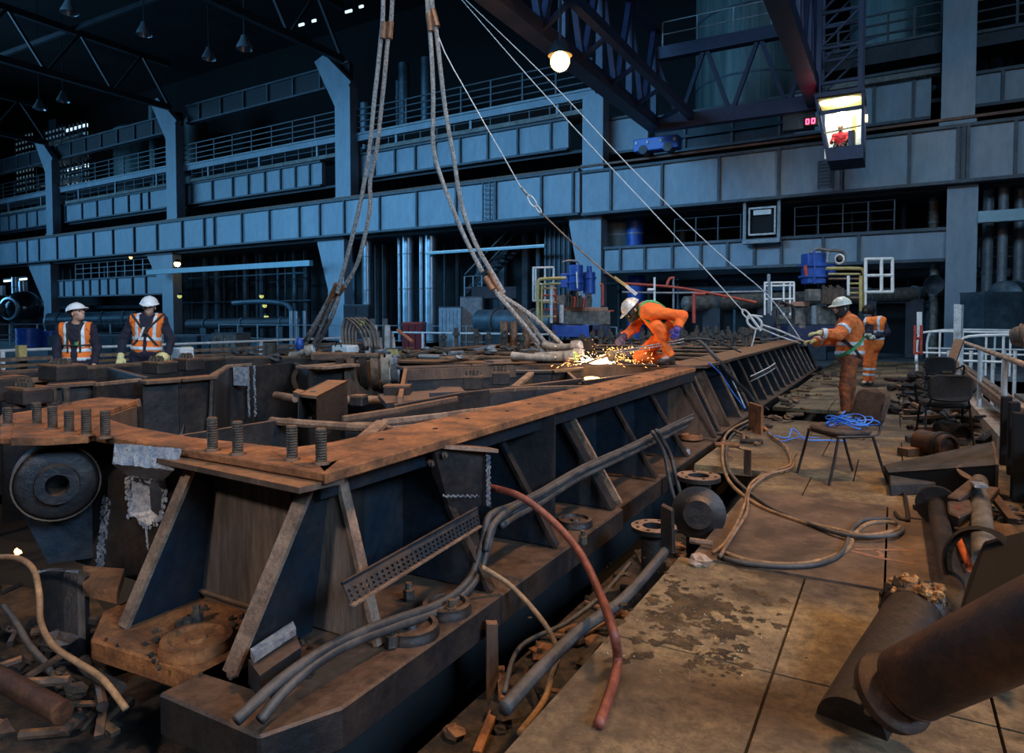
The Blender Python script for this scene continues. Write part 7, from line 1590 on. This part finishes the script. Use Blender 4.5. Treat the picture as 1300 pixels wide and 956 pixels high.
wlo, whi = bounds(jp, .07)
for k in (-.075, .075): strap2(pw, vsurf, ch+cx*k, cx, .014, blackm2, wlo, whi, .012, lim=lambda P: np.abs((P-np3(ch+cu*.0)) @ np3(cu))-.22)
strap2(pw, vsurf, ch-cu*.12, cu, .012, blackm2, wlo, whi, .013, nm='chest_strap')
MB().box(tuple(o_(-.015, -.12, .14)), tuple(o_(-.015, -.12, .14)+V(.03, .03, .045))).build('strap_buckle', green_web, pw)
fw = (back*.95+rt*.30).normalized()
J, s, f, x = standing(181, -9.80, 1.80, fwd=fw, lean=(-.06, .05), spread=.30)
J['head'] += rt*.0+V(0, 0, -.03)-x*.02; J['wrR'] = J['wrR']+f*.1
pw, Jw, (jf0, jp, cx, cf, cu, puff), hd = make_person('stocky man in white helmet and orange vest with harness, leaning behind the frame', J, dict(wt, glovR=glove_yellow), s, look=(back*.96+rt*.28+V(0, 0, -.08)), look_up=(V(0, 0, 1)+rt*.05), chest_fwd=fw, vest=dict(open=.055, bands=(-.16, -.30)), gloves=(False, True), fat=1.12)
ch = Jw['chest']; s_ = s
def vsurf2(P): return smin(union(P, jp, .06), union(P, [('c', Jw['shL'], Jw['shR'], .07, .07)], .03), .03)-(puff+.012)*s_+wrinkle(P, .006, 26, 5.)
wlo, whi = bounds(jp, .07)
for k in (-1, 1): strap2(pw, vsurf2, ch-cu*.06, cx*.75+cu*k*.6, .017, blackm2, wlo, whi, .013, lim=lambda P: np.maximum(np.abs((P-np3(ch)) @ np3(cu))-.26, -((P-np3(ch)) @ np3(cf))))
strap2(pw, vsurf2, ch-cu*.09+cx*.05, cx*.95+cu*.3, .016, reflect_m, wlo, whi, .018, nm='white_strap', lim=lambda P: np.maximum(np.abs((P-np3(ch-cu*.09)) @ np3(cu))-.10, -((P-np3(ch)) @ np3(cf))))
o = MB().ball(hit(617*1/3.25+12, 634/6.5+360, 'x', -9.4) if False else D(206, 454, 9.75), (.10, .09, .08), 12, 8).build('yellow_cloth', glove_yellow, smooth='all'); tag(o, 'pale yellow padded glove resting on the frame edge by the leaning watchman', 'glove')

# ---------------------------------------------------------------- welder kneeling on the cross beam (faces left)
WD = 8.85; q = lambda px, py, dd=0.: D(px, py, WD+dd)
J = dict(head=q(803, 394), neck=q(818, 391), chest=q(829, 398), waist=q(838, 412), hip=q(846, 424),
         shL=q(822, 396, -.17), elL=q(866, 401, -.30), wrL=q(860, 417, -.36), shR=q(818, 394, .18), elR=q(806, 416, .2), wrR=q(792, 427, .04),
         hpL=q(848, 427, -.09), knL=q(833, 414, -.20), anL=q(851, 452, -.14), toeL=q(838, 459, -.17),
         hpR=q(842, 426, .08), knR=q(812, 453, .06), anR=q(843, 455, .12), toeR=q(854, 459, .12))
lft = -rt
wm = dict(top=orange_cloth, topname='overall_top', trousers=orange_cloth, gloveL=glove_blue, gloveR=glove_dark, puff=.022, gauntlet=.14, bal=blackm2)
pw, Jw, (jf0, jp, cx, cf, cu, puff), (hx, hf, hu, ho) = make_person('welder in orange overalls kneeling on the cross beam amid sparks with a long torch', J, wm, 1.0, look=(lft*.75+V(0, 0, -.62)+back*.22), look_up=(V(0, 0, .75)+lft*.6), chest_fwd=(lft*.5+V(0, 0, -.8)+back*.1), hat='silver', balaclava=True,
    hands_dir={'L': (V(0, 0, -1)+lft*.35, back), 'R': (V(0, 0, -.8)+lft*.7, back+V(0, 0, .4))}, curl=(1.1, 1.1), fat=1.06)
MB().lathe(ho(0, .075, -.01), hf, [(.062, -.03), (.066, .0), (.058, .035), (.03, .05), (0, .052)], 20).build('welding_goggles', gold_lens, pw, True)
MB().lathe(ho(0, .085, -.075), hf, [(.045, -.03), (.05, .0), (.04, .03), (.02, .05), (0, .05)], 16).build('respirator', blackm2, pw, True)
tors = lambda P: union(P, jp, .06)-puff+wrinkle(P, .007, 30, 2.)
blo, bhi = bounds(jp, .07)
for k in (-.10, .10): strap2(pw, tors, Jw['chest']+cx*k, cx, .017, green_web if k*cx.dot(back) > 0 else blackm2, blo, bhi, .014)
strap2(pw, tors, Jw['waist']+cu*.02, cu, .02, blackm2, blo, bhi, .014, nm='waist_belt')
tip = q(745, 461, -.12); hL = q(856, 432, -.22)
t = thing('cutting_torch', 'long cutting torch lance held low by the kneeling welder', 'torch', tip)
MB().tube([q(868, 430, -.22), q(851, 434, -.22), q(800, 443, -.16), q(777, 447, -.14)], .010, 8, 3).build('lance_tube', rope_m, t, True); MB().tube([q(868, 434, -.22), q(851, 437, -.22), q(800, 446, -.16), q(777, 449, -.14)], .008, 8, 3).build('lance_tube', rope_m, t, True)
MB().tube([q(777, 448, -.14), q(762, 454, -.13), tip], .014, 8, 3).build('torch_head', stud_m, t, True); MB().cyl(q(770, 451, -.13), q(763, 454, -.13), .025, 12).build('nozzle', copper_m, t, True)
o = MB().lathe(q(776, 452, -.2), V(-.6, -1, 0), [(0, 0), (.075, 0), (.075, .01), (0, .012)], 22).build('round_shield', blackm2, smooth=True); tag(o, 'round dark heat shield disc beside the sparks', 'shield')
hose('rubber_hose', 'thin dark hose trailing from the torch handle behind the welder', [q(868, 431, -.22), q(885, 430, -.1), q(905, 432, 0), q(925, 440, .4), q(940, 447, 1.0)], .012, hose_m)
# sparks and glowing cut
sp_w = emit('white_hot_spark', (1, .74, .42), 14); sp_o = emit('orange_spark', (1, .45, .12), 7)
r2 = random.Random(21); bw = MB(); bo_ = MB()
C0 = q(757, 458, -.05)
for k in range(230):
    a = r2.uniform(-.5, 3.7); L = abs(r2.gauss(0, .22))+.02; v = V(0, 0, 1)*math.sin(a)*.55+rt*math.cos(a)*1.25+back*r2.uniform(-.5, .5)
    p = C0+v*L*.9; p.z = max(p.z, ZF+.012+r2.uniform(0, .02)); e = p+v*r2.uniform(.008, .035)+V(0, 0, -.008); b = bw if L < .2 else bo_; b.cyl(p, e, r2.uniform(.001, .0024), 4)
for k in range(110):
    p = q(r2.uniform(770, 830), r2.uniform(440, 461), r2.uniform(-.2, .25)); bo_.cyl(p, p+V(r2.uniform(-.02, .02), 0, r2.uniform(-.02, .02)), r2.uniform(.001, .0026), 4)
tag(bw.build('sparks', sp_w), 'white hot sparks spraying at the torch tip', 'sparks', kind='stuff'); tag(bo_.build('sparks', sp_o), 'scattered orange sparks around the welder knees', 'sparks', kind='stuff')
o = MB().ball(q(757, 459, 0), (.16, .06, .035), 14, 8).ball(q(768, 457, 0), (.09, .05, .05), 12, 8).build('molten_pool', emit('molten_white', (1, .66, .32), 9), smooth='all'); tag(o, 'glowing molten cut on the cross beam top', 'molten metal')
o = MB().ball(HZ(752, 481, .72), (.12, .03, .03), 12, 6).build('cut_reflection', emit('reflected_glow_orange', (1, .5, .16), 8), smooth='all'); tag(o, 'glowing reflection of the molten cut, put in below the cross beam', 'molten metal')  # emissive ball: the cut's reflection built as a glowing shape
lamp('torch_light', 'POINT', q(762, 446, -.12), 11, (1, .62, .28), shadow_soft_size=.06); lamp('reflection_glow_light', 'POINT', HZ(752, 483, .70)+V(.1, -.14, .08), 5, (1, .5, .18), shadow_soft_size=.03)  # second point light is added so the reflected glow spills around

# ---------------------------------------------------------------- rigger standing on the walkway (faces left)
RD = 9.9; q = lambda px, py, dd=0.: D(px, py, RD+dd)
J = dict(head=q(1068, 391), neck=q(1076, 403), chest=q(1078, 419), waist=q(1079, 438), hip=q(1078, 453),
         shL=q(1079, 409, -.17), elL=q(1064, 425, -.27), wrL=q(1042, 423, -.25), shR=q(1076, 408, .17), elR=q(1058, 431, .22), wrR=q(1034, 434, .05),
         hpL=q(1079, 457, -.09), knL=q(1073, 492, -.10), anL=q(1073, 523, -.12), toeL=q(1064, 528, -.12),
         hpR=q(1079, 457, .09), knR=q(1078, 491, .12), anR=q(1079, 520, .14), toeR=q(1070, 525, .14))
rm = dict(top=mat('orange_hi_vis_coat', (.88, .17, .03), (.98, .26, .06), 6, .8, 0, .3, bscale=14), trousers=orange_dirty, gloveL=glove_yellow, gloveR=glove_yellow, puff=.035, jbands=((-.20, .028), (-.33, .028)), abands=(('L', -.55, .026), ('L', .82, .03), ('R', .82, .03)), bal=blackm2)
pw, Jw, (jf0, jp, cx, cf, cu, puff), hd = make_person('rigger in cream helmet, orange coat and grimy trousers holding the ropes', J, rm, 1.0, look=(lft+V(0, 0, -.05)+back*.15), chest_fwd=(lft*.95+back*.2), hat='cream', balaclava=True, hands_dir={'L': (lft, V(0, 0, 1)), 'R': (lft+V(0, 0, .05), V(0, 0, 1))}, curl=(.5, .9), fat=1.12)
tors = lambda P: union(P, jp, .06)-puff+wrinkle(P, .007, 30, 2.)
blo, bhi = bounds(jp, .07); near_ = lambda P: -((P-np3(Jw['chest'])) @ np3(back))
strap2(pw, tors, q(1080, 438, -.2), (rt*.75+V(0, 0, .6)), .02, blackm2, blo, bhi, .014, lim=lambda P: np.maximum(near_(P), P[..., 2]-1.28))
strap2(pw, tors, q(1082, 444, -.2), (rt*.62-V(0, 0, .7)), .022, green_web, blo, bhi, .018, lim=lambda P: np.maximum(near_(P), P[..., 2]-1.22))
strap(pw, lambda P: union(P, jp, .06)-puff+wrinkle(P, .007, 30, 2.), [q(1066, 456, -.2), q(1076, 458, -.25), q(1092, 456, -.2)], navy_cloth, 'belt', .05, .01)
# ---------------------------------------------------------------- second worker bending his head behind the rigger
RD2 = 14.7; q = lambda px, py, dd=0.: D(px, py, RD2+dd)
J = dict(head=q(1104, 397), neck=q(1108, 404), chest=q(1109, 414), waist=q(1110, 428), hip=q(1107, 440),
         shL=q(1103, 409, -.18), elL=q(1104, 427, -.25), wrL=q(1100, 426, -.45), shR=q(1119, 408, .10), elR=q(1126, 422, .06), wrR=q(1108, 428, -.3),
         hpL=q(1103, 443, -.09), knL=q(1101, 463, -.12), anL=q(1099, 484, -.1), toeL=q(1095, 488, -.15),
         hpR=q(1109, 443, .09), knR=q(1107, 463, .0), anR=q(1106, 484, .04), toeR=q(1103, 488, -.02))
m2 = dict(top=navy_cloth, trousers=orange_cloth, gloveL=mat('grey_green_glove', (.3, .35, .28), None, 1, .8), gloveR=MATS['grey_green_glove'], puff=.026, bal=blackm2)
pw, Jw, (jf0, jp, cx, cf, cu, puff), (hx, hf, hu, ho) = make_person('worker with dark helmet, orange vest and orange trousers looking down, behind the rigger', J, m2, .98, look=(lft*.55+back*.5+V(0, 0, -.6)), look_up=(V(0, 0, .8)+lft*.4+back*.2), chest_fwd=(lft*.6+back*.8), hat='dark', balaclava=True, vest=dict(open=.0, bands=(-.12, -.27)), hands_dir={'L': (back+V(0, 0, .3), V(0, 0, 1)), 'R': (back+lft, V(0, 0, 1))}, curl=(.9, .9), fat=1.08, bands_t=(('L', .25), ('L', .6), ('R', .25), ('R', .6)))
MB().ball(ho(0, -.01, .06), (.135, .15, .13), 20, 12).build('dark_helmet', black_m, pw, 'all'); MB().lathe(ho(0, .08, .12), hf, [(.05, -.03), (.05, .03), (.03, .05), (0, .05)], 14).build('head_lamp', stud_m, pw, True)
MB().ball(ho(0, .10, .02), (.075, .05, .07), 14, 10).build('face_shield', rail_grey, pw, 'all')
# ---------------------------------------------------------------- crane driver in the cab
c = V(-1.78, 27.05, 7.35)
J = dict(head=c+V(0, -.05, .82), neck=c+V(0, 0, .66), chest=c+V(0, 0, .48), waist=c+V(0, 0, .28), hip=c+V(0, 0, .12))
for S, k in (('L', 1), ('R', -1)):
    J['sh'+S] = c+V(k*.19, 0, .58); J['el'+S] = c+V(k*.27, -.08, .34); J['wr'+S] = c+V(k*.22, -.32, .32); J['hp'+S] = c+V(k*.09, 0, .1); J['kn'+S] = c+V(k*.12, -.42, .14); J['an'+S] = c+V(k*.12, -.5, -.03+.1); J['toe'+S] = c+V(k*.12, -.6, .05)
make_person('crane driver in red jacket seated inside the lit cab', J, dict(top=mat('bright_red_jacket', (.75, .04, .05), None, 1, .8), trousers=navy_cloth, gloveL=leather, gloveR=leather), 1.0, look=(0, -1, -.3), chest_fwd=(0, -1, 0), hat='none', gloves=(False, False), hres=.014, fine=False)
t = thing('driver_seat', 'dark seat of the crane driver inside the cab', 'chair', c+V(0, 0, -.05)); MB().box(tuple(c+V(-.25, -.15, -.03)), tuple(c+V(.25, .3, .02))).build('seat', blackm2, t, bevel=.02); MB().box(tuple(c+V(-.22, .2, .05)), tuple(c+V(.22, .3, .7))).build('backrest', blackm2, t, bevel=.03)
